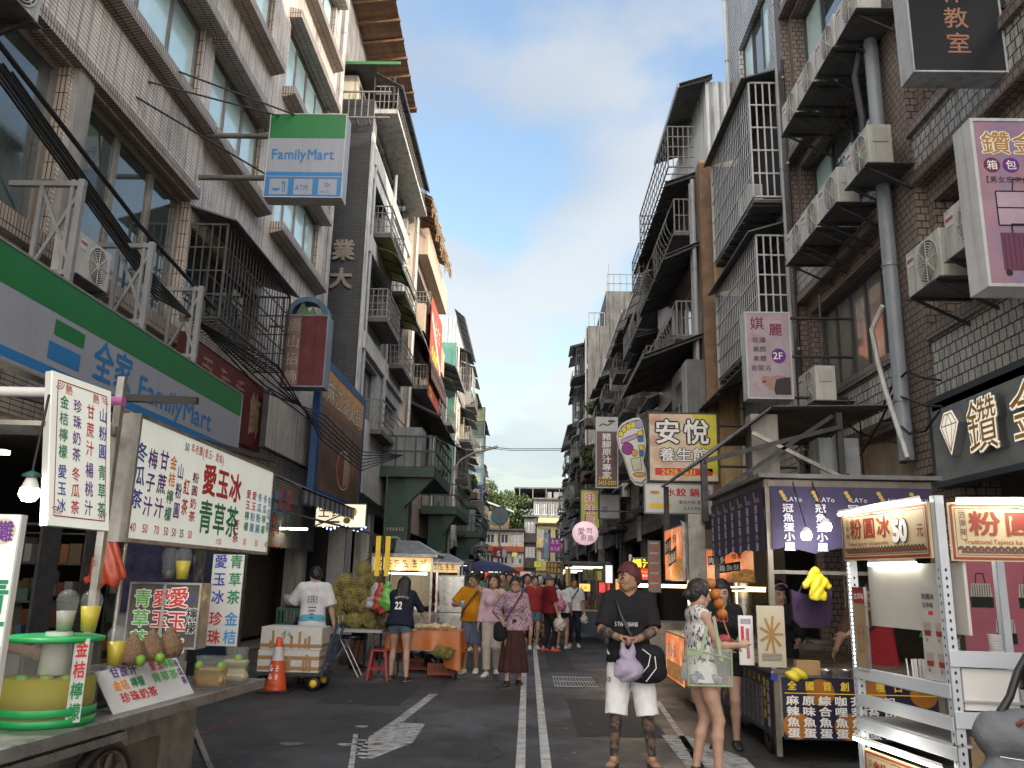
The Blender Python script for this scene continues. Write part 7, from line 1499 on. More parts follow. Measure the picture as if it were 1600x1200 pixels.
fs=thing('folding_stool','folding stool with crossed grey metal legs and a black round seat beside the foam boxes','stool');c=onZ(530,1060,0);x,y=c[0],c[1]+.25;mb=MB();mb.lathe([(0,0),(.17,0),(.175,.02),(.16,.045),(0,.05)],(x+.12,y,.60),BLACKP,22);mb.build('seat',fs)
for sy in(-.15,.15):mb=MB();mb.tube([(x-.32,y+sy,.01),(x+.12,y+sy,.60)],.013,STAIN,8);mb.build('leg',fs);mb=MB();mb.tube([(x+.28,y+sy,.01),(x-.06,y+sy,.62),(x-.1,y+sy,.95)],.013,STAIN,8);mb.build('leg',fs)
place(fs)
mb=MB();c=onZ(545,1036,0);mb.lathe([(0,0),(.19,0),(.215,.25),(.21,.50),(.22,.52),(.21,.53),(0,.53)],c,mat('bin_grey_white',(.28,.28,.31),.5,var=.12),24);tag(mb.build('bucket'),'big pale grey plastic bucket under the durian table','bucket')
t=thing('tarp_canopy','long dark tarp canopy on poles sloping over the durian table','canopy');TP=mat('tarp_dark',(.03,.032,.036),.7,var=.25,scale=2);mb=MB();mb.prism([(-5.15,14.6,2.85),(-5.15,17.4,2.85),(-2.75,17.4,2.32),(-2.75,14.9,2.32)],(0,0,.02),TP);mb.prism([(-2.75,14.9,2.32),(-2.75,17.4,2.32),(-2.74,17.4,2.12),(-2.74,14.9,2.12)],(.015,0,0),TP);mb.build('tarp',t);mb=MB()
for x,y,z in((-2.8,15.0,2.3),(-2.8,17.3,2.3),(-5.0,15.0,2.8)):mb.tube([(x,y,0),(x,y,z)],.025,STEEL_D,7)
mb.build('pole',t);place(t)
def food_cart(label,x0,x1,y,zr,pitch,w,lit):
 t=thing('food_cart',label,'food cart');mb=MB();rr=[(x0,y),(x1,y),(x1,y+w),(x0,y+w)];xm0,xm1=x0+(x1-x0)*.3,x1-(x1-x0)*.3;e=.12
 A=[(x0-e,y-e,zr),(x1+e,y-e,zr),(x1+e,y+w+e,zr),(x0-e,y+w+e,zr)];B=[(xm0,y+w*.35,zr+pitch),(xm1,y+w*.35,zr+pitch),(xm1,y+w*.65,zr+pitch),(xm0,y+w*.65,zr+pitch)]
 for i in range(4):j=(i+1)%4;mb.face([A[i],A[j],B[j],B[i]],STAIN_D);mb.face([(*A[i][:2],zr-.06),(*A[j][:2],zr-.06),A[j],A[i]],STAIN_D)
 mb.face(B,STAIN_D);mb.face([(*a[:2],zr-.06)for a in A[::-1]],STEEL_D);mb.build('roof',t)
 for x,yy_ in rr:mb=MB();mb.bar((x,yy_,.1),(x,yy_,zr-.06),.045,STAIN);mb.build('post',t)
 mb=MB();mb.box(x0,x1,y,y+w,.25,.85,STAIN_D);mb.box(x0-.03,x1+.03,y-.03,y+w+.03,.85,.89,STAIN);mb.build('body',t);mb=MB();mb.box(x0+.02,x1-.02,y-.02,y-.005,1.72,1.98,litm('cart_sign_warm',(.50,.34,.14),.5,var=.2));fr=FY(x0+.05,y-.021,1.76);mb.scrib(fr,.02,0,x1-x0-.15,.17,MAROON,6,3);mb.build('sign_board',t)
 if lit:
  mb=MB();mb.tube([(x0+.3,y+.1,1.66),(x1-.1,y+.1,1.66)],.016,litm('tube_white',(1,.96,.85),8),8)
  for x in(x0+.55,x1-.15):mb.lathe([(.05*math.sin(a),-.05*math.cos(a))for a in np.linspace(0,math.pi,9)],(x,y-.08,1.78),litm('bulb_warm',(1,.92,.75),10),12)
  mb.build('lamp',t);l=bpy.data.lights.new('cart_light','POINT');l.energy=5;l.color=(1,.88,.68);l.shadow_soft_size=.2;lo=bpy.data.objects.new('cart_light',l);COL.objects.link(lo);lo.location=((x0+x1)/2,y+.25,1.6)
 mb=MB();rnd=random.Random(int(y));
 for k in range(9):x=x0+.1+k*(x1-x0-.2)/9;mb.lathe([(0,0),(.04,0),(.05,.1+.08*rnd.random()),(0,.12)],(x,y+.2+.2*rnd.random(),.89),rnd.choice((STAIN,WHITEP,mat('goods_1'),mat('goods_4'))),10)
 mb.build('pots',t);mb=MB();mb.box(x0+.1,x1-.1,y+w-.06,y+w-.03,1.0,1.7,mat('cart_menu',(.24,.21,.15),.5,var=.25,scale=14));mb.build('menu_panel',t)
 for x in(x0+.2,x1-.2):mb=MB();mb.lathe([(0,-.03),(.12,-.03),(.14,0),(.12,.03),(0,.03)],(x,y+.02,.14),BLACKP,18,(0,1,0));mb.build('wheel',t)
 place(t)
food_cart('lit food cart with pointed steel roof and warm lamps beyond the orange table',-3.15,-1.95,17.2,2.05,.28,1.1,True);food_cart('second food cart with a low steel roof partly behind the tall metal cabinet',-2.75,-1.75,21.5,1.98,.22,1.1,False)
mb=MB();mb.box(-2.05,-1.40,18.9,19.5,.10,1.65,STAIN_D);mb.box(-2.04,-1.41,18.88,18.9,.85,1.62,STAIN);mb.box(-2.04,-1.41,18.88,18.9,.14,.83,STAIN);mb.box(-2.0,-1.5,18.95,19.45,0,.1,BLACKP);tag(mb.build('steel_cabinet',bevel=.01),'tall dented stainless steel cabinet behind the orange shirted man','cabinet')
pr=thing('parasol','dark blue parasol open over the stalls in the middle distance','parasol');c=onY(757,886,26);mb=MB();mb.lathe([(1.05,-.12),(.8,.03),(.45,.14),(0,.2)],c,mat('parasol_blue',(.03,.035,.11),.7,var=.15),8,smooth=False);mb.lathe([(1.05,-.13),(0,.19)],c,mat('parasol_blue'),8,smooth=False);mb.build('canopy',pr);mb=MB();mb.tube([(c[0],c[1],0),(c[0],c[1],c[2]+.25)],.02,STAIN,8);mb.build('pole',pr);place(pr)
rnd=random.Random(31)
for i,(px,y)in enumerate(((705,24),(720,30),(752,36),(905,25),(918,23),(897,32),(888,40),(772,46),(870,50))):
 X_=onY(px,950,y)[0];x0=X_-.5;lb=('dim stall with a cloth roof beyond the second food cart','stall with lit goods beyond the steel cabinet','small far stall under the blue parasol','yellow fronted trolley stall on the right with lit goods','timber post stall on the right beside the yellow trolley','third stall down the right side','fourth stall down the right side','far stall left of the street end','far stall right of the street end')[i]
 t=thing('market_stall',lb,'stall');mb=MB();mb.box(x0,x0+1.0,y,y+.8,.25,.80,YEL if i==3 else rnd.choice((mat('goods_0'),mat('goods_3'),STAIN_D,mat('goods_6'))));mb.box(x0-.04,x0+1.04,y-.04,y+.84,.80,.84,mat('stall_top',(.4,.33,.22),.6,var=.2));mb.build('counter',t);mb=MB()
 for x in(x0,x0+1):mb.bar((x,y,0),(x,y,2.05),.05,mat('stall_post',(.22,.15,.09),.7))
 mb.box(x0-.1,x0+1.1,y-.1,y+.9,2.05,2.1,rnd.choice((CORR_D,STEEL_D,PURPINK)));mb.build('frame',t);mb=MB()
 for k in range(10):mb.box(x0+.05+k*.09,x0+.12+k*.09,y+.1,y+.3+.2*rnd.random(),.842,.9+.25*rnd.random(),mat('goods_%d'%rnd.randint(0,6)))
 mb.build('goods',t);mb=MB();mb.box(x0+.1,x0+.9,y+.0,y+.03,1.93,1.97,litm('stall_lamp',(1,.85,.6),1.5));mb.build('lamp',t);place(t)
PUR_B=mat('banner_purple',(.034,.027,.068),.8,var=.18,scale=3,bump=.3,bscale=9);LETW=mat('banner_letter',(.50,.48,.56),.7,var=.1)
fb=thing('fish_ball_stall','fish ball stall with steel posts, purple lettered banners and menu panels on its cart','stall');PO=mat('stall_post_steel',(.17,.155,.135),.4,var=.25,metal=.6)
XA,YA,XB,YB=2.36,8.35,3.95,10.7
for x,y in((XA,YA),(XA,YB),(XB,YA),(XB,YB)):mb=MB();mb.bar((x,y,.05),(x,y,2.62),.05,PO);mb.build('post',fb)
mb=MB()
for a,b in(((XA,YA),(XB,YA)),((XA,YA),(XA,YB)),((XB,YA),(XB,YB)),((XA,YB),(XB,YB))):
 mb.bar((*a,2.58),(*b,2.58),.07,PO)
for z in(1.72,):mb.bar((XA,YA,z),(XB,YA,z),.035,PO)
mb.bar((XA,9.4,1.55),(XA,YB,1.52),.03,PO);mb.build('frame',fb);mb=MB();mb.box(XA-.1,XB+.1,YA-.1,YB+.1,2.63,2.67,CORR_D);mb.build('roof',fb)
def banner(fr,w,h,lab):
 mb=MB();o,u,v=fr;n=np.cross(u,v);N=12
 for i in range(N):
  def pt(k,z):t=k/N;return o+u*(w*t)+v*(z+.03*math.sin(t*19)*(z<.1))+n*(.018*math.sin(t*11)*(1-z/h))
  mb.face([pt(i,0),pt(i+1,0),pt(i+1,h),pt(i,h)],PUR_B,True);mb.face([pt(i,0)-n*.006,pt(i+1,0)-n*.006,pt(i+1,h)-n*.006,pt(i,h)-n*.006][::-1],PUR_B,True)
 k=int(round(w/.33));
 for i in range(k):
  x=w*(i+.5)/k;mb.text(fr,'冠魚蛋小屋',x-.055,h-.17,.088,LETW,vert=True,pitch=.093,w=.11,bold=.025,lift=.022);mb.text(fr,'LAYo',x-.02,h-.15,.05,LETW,bold=0.,lift=.022)
  for q in range(3):mb.disc(fr,x-.06+.018*q,h-.06-.032*q,.022,.02,mat('fish_ball_print',(.42,.28,.07),.6),.022,10)
 return mb.build('banner',fb)
banner(FY(XA+.02,YA-.05,1.93),XB-XA,.62,0);banner((U3(XA-.05,YB,1.93),U3(0,-1,0),U3(0,0,1)),YB-YA,.62,1)
mb=MB();mb.box(XA,XB,YA,YB,.22,.78,STAIN_D);mb.box(XA-.04,XB+.04,YA-.04,YB+.04,.78,.83,mat('counter_wood_steel',(.16,.135,.11),.4,var=.3,metal=.4));mb.build('cart_body',fb,bevel=.004)
MENU=mat('menu_orange_black',(.02,.014,.04),.4,var=.2,scale=3);fr=FY(XA+.05,YA-.012,.20);w,h=1.45,.55;mb=MB();mb.rect(fr,0,w,0,h,MENU)
for i in range(6):mb.disc(fr,.12+.24*i,.12+.3*(i%2),.13,.12,mat('fish_ball_photo',(.34,.13,.02),.5,var=.3),.003+.0006*i)
for i,c in enumerate('全國首創9種口味'):mb.text(fr,c,.05+i*.165,h-.115,.085,YEL,bold=.04,lift=.008)
mb.line(fr,[(.02,h-.14),(w,h-.14)],.008,YEL,.008)
for i,t in enumerate(('麻辣魚蛋','原味魚蛋','綜合魚蛋','咖哩魚蛋','芥茉魚蛋','海苔魚蛋','起司魚蛋')):mb.text(fr,t,.03+i*.15,h-.16,.088,WHITE,vert=True,pitch=.095,w=.12,bold=.045,lift=.008)
mb.build('menu_panel',fb);L_=YB-YA-.2;fr=(U3(XA-.012,YB-.1,.20),U3(0,-1,0),U3(0,0,1));mb=MB();mb.rect(fr,0,L_,0,.55,mat('menu_navy',(.012,.016,.035),.4,var=.2))
for i,c in enumerate('全國首創9種口味'):mb.text(fr,c,.35+i*.19,.45,.075,YEL,bold=.03)
for i in range(9):
 mb.rect(fr,.33+i*.17,.46+i*.17,.04,.42,mat('menu_bar_grey',(.20,.20,.22),.5),.003);[mb.scrib(fr,.34+i*.17,.33-.09*j,.10,.08,BLACKINK,1,i+j,.006)for j in range(4)]
for x in(.06,L_-.18):mb.text(fr,'冠魚蛋屋',x,.50,.10,LETW,vert=True,pitch=.11,bold=.03)
for x in(.19,L_-.30):mb.text(fr,'魚蛋小屋',x,.52,.09,YEL,vert=True,pitch=.10,bold=.03)
mb.build('menu_panel',fb)
for y in(8.75,10.3):mb=MB();mb.lathe([(.06,-.03),(.15,-.035),(.17,0),(.15,.035),(.06,.03)],(XA+.05,y,.17),BLACKP,22,(1,0,0));mb.lathe([(0,-.02),(.07,-.02),(.07,.02),(0,.02)],(XA+.05,y,.17),STAIN_D,14,(1,0,0));mb.build('wheel',fb)
fr,w,h=yquad((1217,985),(1225,1085),8.26);mb=MB();mb.rect(FY(XA-.055,YA-.035,.72),0,.06,0,.62,mat('strip_blue',(.02,.04,.26),.5));mb.text(FY(XA-.055,YA-.035,.72),'一份50元',.006,.60,.09,WHITE,vert=True,pitch=.112,w=.05,bold=.03);mb.build('price_strip',fb);place(fb)
for i,(x,y)in enumerate(((1260,836),(1291,822))):c=onY(x,y,8.0);t=thing('light_bulb',('lit white bulb hanging before the purple banner, left of two','second lit bulb by the purple banner, nearer the cream tapioca sign')[i],'lamp');mb=MB();mb.lathe([(0,-.05),(.035,-.045),(.052,-.01),(.04,.03)],c,litm('bulb_lit2',(1,.98,.94),8),16);mb.build('bulb',t);mb=MB();mb.lathe([(.04,.03),(.03,.06),(0,.08)],c,WHITEP,12);mb.tube([c+U3(0,0,.08),(c[0],YA-.03,2.6)],.006,CABLE,5);mb.build('socket',t);place(t)
l=bpy.data.lights.new('stall_light','POINT');l.energy=7;l.color=(1,.95,.88);l.shadow_soft_size=.06;lo=bpy.data.objects.new('stall_light',l);COL.objects.link(lo);lo.location=tuple(onY(1275,850,7.95))
sk_=thing('fish_ball_display','stick display of four big orange fish balls beside the stall post','display');mb=MB();p0,p1=onY(1106,905,8.2),onY(1145,1010,8.2);mb.tube([p0,p1],.008,mat('stick_wood',(.35,.22,.1),.7),6);mb.build('stick',sk_)
for i,(x,y)in enumerate(((1110,912),(1117,928),(1123,943),(1128,959))):mb=MB();c=onY(x,y,8.18);mb.lathe([(.052*math.sin(a),-.052*math.cos(a))for a in np.linspace(0,math.pi,12)],c,mat('fish_ball_orange',(.40,.13,.02),.55,var=.2,scale=20,bump=.3,bscale=50),20);mb.build('fish_ball',sk_)
place(sk_)
c=onY(1131,1006,8.1);mb=MB();fr=FY(c[0],8.1,c[2]);mb.lathe([(0,0),(.085,0),(.085,.012),(0,.012)],c,mat('fan_red',(.30,.02,.035),.5,var=.1),24,(0,-1,0));mb.text((c,U3(1,0,0),U3(0,0,1)),'究',-.045,-.05,.09,BLACKINK,bold=.02,lift=.016);mb.bar(c+U3(0,0,-.08),c+U3(-.02,0,-.16),.015,mat('stick_wood'));tag(mb.build('hand_sign'),'round red board with a black character beside the hand of the woman in white','sign')
fr,w,h=yquad((1173,970),(1215,1065),8.29);S=Sign('menu_stand','standing cream menu card with brown fries picture on the fish ball counter',FY(fr[0][0]+.06,8.29,.84),.26,.56,mat('menu_cream',(.42,.38,.29),.5,var=.12),WHITEP,.02,0)
for k in range(9):a=k*.7;S.Ln([(.13,.30),(.13+.11*math.cos(a),.30+.17*math.sin(a))],.022,mat('fries_brown',(.30,.16,.04),.5),.003+.0004*k)
for k in range(6):S.Ln([(.03,.06+.012*k),(.22,.06+.012*k)],.004,BLACKINK)
S.end();S=Sign('menu_stand','narrow white and red menu card left of the fries menu card',FY(fr[0][0]-.08,8.45,.84),.14,.46,WHITEP,WHITEP,.02,0);S.R(.02,.05,.2,.36,RED);S.R(.07,.10,.06,.34,mat('pink_bar',(.4,.12,.14),.5));S.R(.02,.12,.38,.43,mat('pale_lilac',(.3,.28,.36),.5));S.end()
c=onY(1275,913,8.25)
V,F=sdf([RC(c+U3(0,0,.06),c+U3(.015,0,-.12),.055,.085,k=.03,flat=.45),EL(c+U3(0,0,.125),(.045,.035,.04),k=.02),RC(c+U3(-.04,0,.08),c+U3(-.10,0,-.01),.03,.036,k=.015,flat=.6),RC(c+U3(.045,0,.08),c+U3(.11,0,-.01),.03,.036,k=.015,flat=.6),CUT(c-U3(0,0,.15),(0,0,-1))],.007,lambda P:.003*np.sin(P[:,0]*80+5*np.sin(P[:,2]*14)));tag(np_mesh('raincoat',V,F,[mat('raincoat_yellow',(.48,.40,.012),.5,var=.15,bump=.3,bscale=30)]),'small bright yellow raincoat hanging on the fish ball stall bar','raincoat')
c=onY(1270,950,8.42);MT=mat('tote_purple',(.035,.016,.055),.8,var=.2);mb=MB();mb.prism([c+U3(*p)for p in((-.20,0,.17),(-.19,0,-.12),(-.12,0,-.19),(.10,0,-.19),(.17,0,-.12),(.20,0,.17),(.06,0,.12),(-.08,0,.13))],(0,.07,0),MT);mb.tube([c+U3(-.12,.03,.14),c+U3(-.03,.02,.30),c+U3(.05,.02,.30),c+U3(.13,.03,.14)],.012,MT,6);tag(mb.build('tote_bag',bevel=.02),'dark purple tote bag hanging behind the yellow raincoat','bag')
for i in range(3):c=onZ(1292+30*i,1058,.835);mb=MB();mb.lathe([(0,0),(.045,0),(.05,.05),(.055,.055),(.052,.065),(0,.07)],c,STAIN,18);tag(mb.build('pan'),('first small steel pan on the fish ball counter, nearest the yellow bag','second small steel pan on the fish ball counter','third small steel pan, nearest the white stall post')[i],'pan','steel pans on the fish ball counter')
c=onZ(1245,1060,.835);V,F=sdf([EL(c+U3(0,0,.03),(.09,.06,.05),k=.02)],.01,lambda P:.01*np.sin(P[:,0]*50+P[:,2]*60));tag(np_mesh('plastic_bag',V,F,[mat('bag_yellow',(.55,.45,.03),.4,var=.1)]),'crumpled yellow plastic bag on the fish ball counter','bag')
c=onZ(1263,1055,.835);mb=MB()
for k in range(16):x=c[0]-.10+k*.013;mb.obox((x,c[1],.835),(.011,0,0),(0,.08,0),(.003,.0,.12),mat('stick_wood'))
tag(mb.build('stick_bundle'),'bundle of bamboo skewers standing behind the yellow bag','skewers')
ANG=mat('slotted_white',(.50,.54,.60),.4,var=.06);A_,B_=U3(2.78,5.8,0),U3(2.60,6.95,0);C_=U3(3.95,5.62,0);SD=(A_-B_)/np.linalg.norm(A_-B_);FD=(C_-A_)/np.linalg.norm(C_-A_)
ts=thing('tapioca_stall','white slotted angle shelf stall with cream tapioca ice signs and LED tubes','stall')
for k,(p,zt)in enumerate(((A_,2.22),(B_,2.14),(C_,2.2),(B_+FD*1.1,2.14))):
 mb=MB();mb.obox(p,FD*.06,-SD*.006,U3(0,0,zt),ANG);mb.obox(p,FD*.006,-SD*.05,U3(0,0,zt),ANG)
 if k<2:
  fr=(p-FD*0,FD,U3(0,0,1));n_=np.cross(FD,U3(0,0,1));f2=(p-SD*.05,SD,U3(0,0,1))
  for z in np.arange(.4,zt-.45,.055):mb.disc(fr,.032,z,.008,.013,BLACKINK,.0015,8);mb.disc(f2,.025,z,.006,.012,BLACKINK,.0015,8)
 mb.build('post',ts)
def rail(p,q,z,h,name='rail',th=.012):mb=MB();d=q-p;n_=np.cross(d,U3(0,0,1));n_/=np.linalg.norm(n_);mb.obox(p+n_*.004+U3(0,0,z),d,n_*th,U3(0,0,h),ANG);mb.obox(p-n_*.03+U3(0,0,z+h-.006),d,n_*.034,U3(0,0,.006),ANG);return mb.build(name,ts,bevel=.002)
for z in(.90,.70,.52):rail(B_,A_,z,.085)
for z in(1.10,.72):rail(A_,C_,z,.10)
mb=MB();mb.obox(B_+U3(0,0,.60),A_-B_,FD*1.1,U3(0,0,.02),mat('shelf_grey',(.40,.41,.42),.5));mb.obox(B_+U3(0,0,.88)+FD*.06,A_-B_,FD*.9,U3(0,0,.012),mat('shelf_grey'));mb.build('shelf',ts)
mb=MB();mb.obox(A_+FD*.08+U3(0,.02,.83),FD*.33,-SD*.02,U3(0,0,.26),WHITEP);mb.build('white_panel',ts);mb=MB();mb.obox(A_+FD*.09+U3(0,.0,.18),FD*.6,-SD*.02,U3(0,0,.49),mat('kraft_board',(.25,.17,.09),.7,var=.1));mb.build('kraft_panel',ts)
mb=MB();mb.obox(B_+FD*.14+U3(0,0,1.30),A_-B_,FD*.02,U3(0,0,.47),mat('back_white',(.50,.49,.46),.5,var=.06));mb.build('back_panel',ts)
CREAM_S=mat('sign_cream',(.50,.40,.24),.5,var=.05);BR=mat('sign_brick_red',(.24,.035,.02),.5,var=.08);TEALK=mat('sign_dark_teal',(.02,.055,.05),.5)
def tap_sign(p,d,z,w,h,price,name='sign_board'):
 n_=np.cross(d,U3(0,0,1));fr=(p+n_*.03+U3(0,0,z),d,U3(0,0,1));mb=MB();mb.obox(fr[0]-n_*.02,d*w,U3(0,0,h),n_*.02,CREAM_S);b=.018;mb.line(fr,[(b,b),(w-b,b),(w-b,h-b),(b,h-b),(b,b-.008)],.018,BR,.002);mb.line(fr,[(.04,.04),(w-.04,.04),(w-.04,h-.04),(.04,h-.04),(.04,.04)],.004,TEALK,.003)
 sx=w*(.165 if price else.21);y0=h*.42;s=h*.44
 for i,c in enumerate('粉圓冰'):mb.text(fr,c,w*.115+i*sx,y0,s,BR,w=sx*.92,bold=.035,lift=.005)
 mb.line(fr,[(w*.065,y0-.02),(w*.065,y0+s),(w*.10,y0+s),(w*.10,y0-.02),(w*.065,y0-.02)],.003,BR,.005);mb.text(fr,'古早味',w*.066,y0+s,s*.30,TEALK,vert=True,pitch=s*.34,w=w*.033,lift=.006)
 mb.text(fr,'Traditional Tapioca Ice • (with banana essence)',w*.08,h*.29,h*.085,BR,w=(w*(.56 if price else.82))/30,lift=.005,bold=.01)
 if price:
  for t,bb,m,l in(('50',.11,BLACKINK,.006),('50',.075,WHITE,.0095)):mb.text(fr,t,w*.63,h*.34,h*.42,m,w=w*.12,bold=bb,lift=l)
  mb.text(fr,'元',w*.88,h*.38,h*.26,BR,w=w*.07,bold=.03,lift=.005)
 k=int(w/.045)
 for r in(0,1):
  for i in range(k):cx=.05+(w-.10)*(i+.5*r+.3)/k;mb.poly(fr,[(cx+.022*math.cos(t),.045+h*(.075-.055*r)+.026*math.sin(t))for t in np.linspace(0,math.pi,8)],TEALK,.004+.001*r);mb.poly(fr,[(cx+.014*math.cos(t),.045+h*(.075-.055*r)+.017*math.sin(t))for t in np.linspace(0,math.pi,8)],BR,.0045+.001*r)
 mb.line(fr,[(w*.35,h*.89),(w*.40,h*.915),(w*.45,h*.89),(w*.5,h*.9),(w*.55,h*.89),(w*.6,h*.915),(w*.65,h*.89)],.006,TEALK,.005);return mb.build(name,ts)
LS=np.linalg.norm(A_-B_)
tap_sign(B_-SD*.02,SD,1.80,LS-.02,.38,True);tap_sign(A_+FD*.07,FD,1.78,1.05,.39,False);tap_sign(B_+SD*.08,SD,-.02,LS-.12,.42,False)
LED=litm('led_tube',(1,.96,.84),7)
def led(p,q):mb=MB();mb.tube([p,q],.013,LED,8);mb.build('led_tube',ts);mb=MB();mb.tube([p+U3(0,0,.022),q+U3(0,0,.022)],.012,WHITEP,8);mb.build('led_holder',ts)
nS,nF=np.cross(SD,U3(0,0,1))*.06,np.cross(FD,U3(0,0,1))*.06
led(B_+nS+U3(0,0,2.17),A_-SD*.08+nS+U3(0,0,2.19));led(A_+FD*.12+nF+U3(0,0,2.17),A_+FD*1.1+nF+U3(0,0,2.17));led(B_+nS+U3(0,0,.455),A_-SD*.1+nS+U3(0,0,.455));led(B_+SD*.1+FD*.1+U3(0,0,1.77),A_-SD*.45+FD*.1+U3(0,0,1.77))
mb=MB()
for k in range(26):mb.disc((B_+FD*.0-U3(0,.004,0)+U3(0,0,.95+k*.033),FD,U3(0,0,1)),-.008,0,.005,.010,LED,.002,6)
mb.build('led_strip',ts)
for p,e in((B_*.5+A_*.5+nS*2.5+U3(0,0,2.2),3.),(A_+FD*.5+nF*2.5+U3(0,0,2.2),3.),(B_*.5+A_*.5+nS*2.5+U3(0,0,.5),1.6),(B_*.5+A_*.5+FD*.2+U3(0,0,1.66),.7)):
 l=bpy.data.lights.new('led_light','POINT');l.energy=e;l.color=(1,.94,.80);l.shadow_soft_size=.15;lo=bpy.data.objects.new('led_light',l);COL.objects.link(lo);lo.location=tuple(p)
place(ts)
mp_=A_-SD*.30+FD*.02;S=Sign('menu_stand','white drinks menu card with four brown drink photos clipped to the white post',(mp_+U3(0,0,.99),SD,U3(0,0,1)),.26,.62,mat('menu_white',(.46,.45,.44),.5,var=.05),WHITEP,.015,0)
for i in range(2):
 for j in range(2):S.P([(.03+.13*i,.24-.2*j+.05),(.10+.13*i,.24-.2*j+.05),(.11+.13*i,.24-.2*j+.14),(.02+.13*i,.24-.2*j+.14)],mat('drink_photo',(.36,.31,.28),.5));S.P([(.03+.13*i,.24-.2*j+.05),(.10+.13*i,.24-.2*j+.05),(.103+.13*i,.24-.2*j+.085),(.027+.13*i,.24-.2*j+.085)],MAROON,.003);S.T('20',.04+.13*i,.24-.2*j+.015,.02,BLACKINK)
S.T('粉圓冰',.03,.53,.045,BLACKINK);S.T('古早味',.03,.475,.04,BLACKINK);S.R(.09,.14,.43,.455,RED);S.end()
S=Sign('menu_stand','tall kraft coloured card with a dark red heading at the far white post',(B_+SD*.05+U3(0,0,.97)+nS*.2,SD,U3(0,0,1)),.17,.62,mat('kraft_card',(.30,.22,.13),.6,var=.1),STAIN,.012,.004);S.R(0,.17,.50,.62,MAROON);S.T('古早味',.015,.53,.05,WHITE,w=.045);S.Ln([(.08+.045*math.cos(t),.30+.03*math.sin(t))for t in np.linspace(0,6.3,14)],.005,BR);S.Ln([(.04,.30),(.05,.14),(.11,.14),(.12,.30)],.005,BR);S.end()
def cupstack(label,c,n,r=.045,m=None):
 mb=MB();m=m or glass('cup_stack_clear',(.62,.63,.62),.55,.25)
 for k in range(n):z=k*.017;mb.lathe([(r*.86,z),(r,z+.015),(r+.003,z+.016),(r+.003,z+.021),(r,z+.021)],c,m,16)
 return tag(mb.build('cup_stack'),label,'cups','clear cup stacks on the tapioca stall')
for i,(f,s,n)in enumerate(((.10,.12,22),(.36,.10,24),(.47,.16,10))):cupstack(('tall sleeve of clear cups just right of the white corner post','stack of clear cups before the pink handbag poster','shorter stack of clear cups at the right picture edge')[i],A_+FD*f-SD*s+U3(0,0,.895),n)
mb=MB();rnd=random.Random(3);c=B_+SD*.62+FD*.12
for k in range(26):x,y=rnd.uniform(-.07,.07),rnd.uniform(-.03,.03);mb.tube([c+U3(x,y,.895),c+U3(x*1.2,y,1.10)],.006,mat('straw_white',(.60,.60,.60),.4),5)
tag(mb.build('straws'),'bunch of white straws standing on the tapioca stall shelf','straws')
pw=thing('pinwheel','rainbow coloured pinwheel on the tapioca stall behind the straws','pinwheel');mb=MB();c=B_+SD*.70+FD*.16+U3(0,0,1.24)
for k,m in enumerate((YEL,mat('pin_green',(.01,.20,.05),.4),mat('pin_blue',(.02,.03,.30),.4),mat('pin_magenta',(.35,.03,.22),.4))):a=k*1.57+.6;mb.prism([c,c+SD*.10*math.cos(a)+U3(0,0,.12*math.sin(a)),c+SD*.10*math.cos(a+.8)+U3(0,0,.10*math.sin(a+.8))+nS*.3],FD*.004,m)
mb.build('vanes',pw);mb=MB();mb.tube([c,c-U3(0,0,.34)],.004,RED,5);mb.build('stick',pw);place(pw)
S=Sign('poster','pink luggage shop poster with striped handbags behind the cup stacks',FY(4.02,8.05,.95),1.15,1.0,mat('poster_pink',(.34,.10,.14),.5,var=.15,scale=2),STEEL_D,.04,.01)
STR=mat('bag_cream',(.38,.36,.32),.6)
for x,y,w,h in((.08,.50,.22,.20),(.52,.50,.24,.20),(.66,.76,.24,.16),(.28,.18,.2,.2),(.75,.18,.22,.2)):
 S.P([(x,y),(x+w,y-.01),(x+w*.9,y+h),(x+w*.1,y+h)],STR,.003);[S.Ln([(x+w*(.15+k*.1),y+.01),(x+w*(.15+k*.1),y+h-.01)],.006,BLACKINK,.004)for k in range(8)]
 S.R(x+.005,x+w-.005,y-.015,y+h*.4,BLACKP,.006);S.Ln([(x+w*.3,y+h),(x+w*.35,y+h+.09),(x+w*.65,y+h+.09),(x+w*.7,y+h)],.01,BLACKINK,.004)
S.P([(.50,.0),(.72,.45),(.86,.10),(.86,0)],mat('poster_grey',(.32,.33,.36),.6),.007);S.end()
ck=thing('fried_chicken_stall','fried chicken stall with glowing orange picture signs and a steel column','stall');OL_=litm('chicken_orange',(.70,.17,.05),.30,var=.35,scale=3,col2=(.80,.38,.20),thr=(.45,.65));CH=litm('chicken_photo',(.36,.17,.05),.22,var=.7,scale=14)
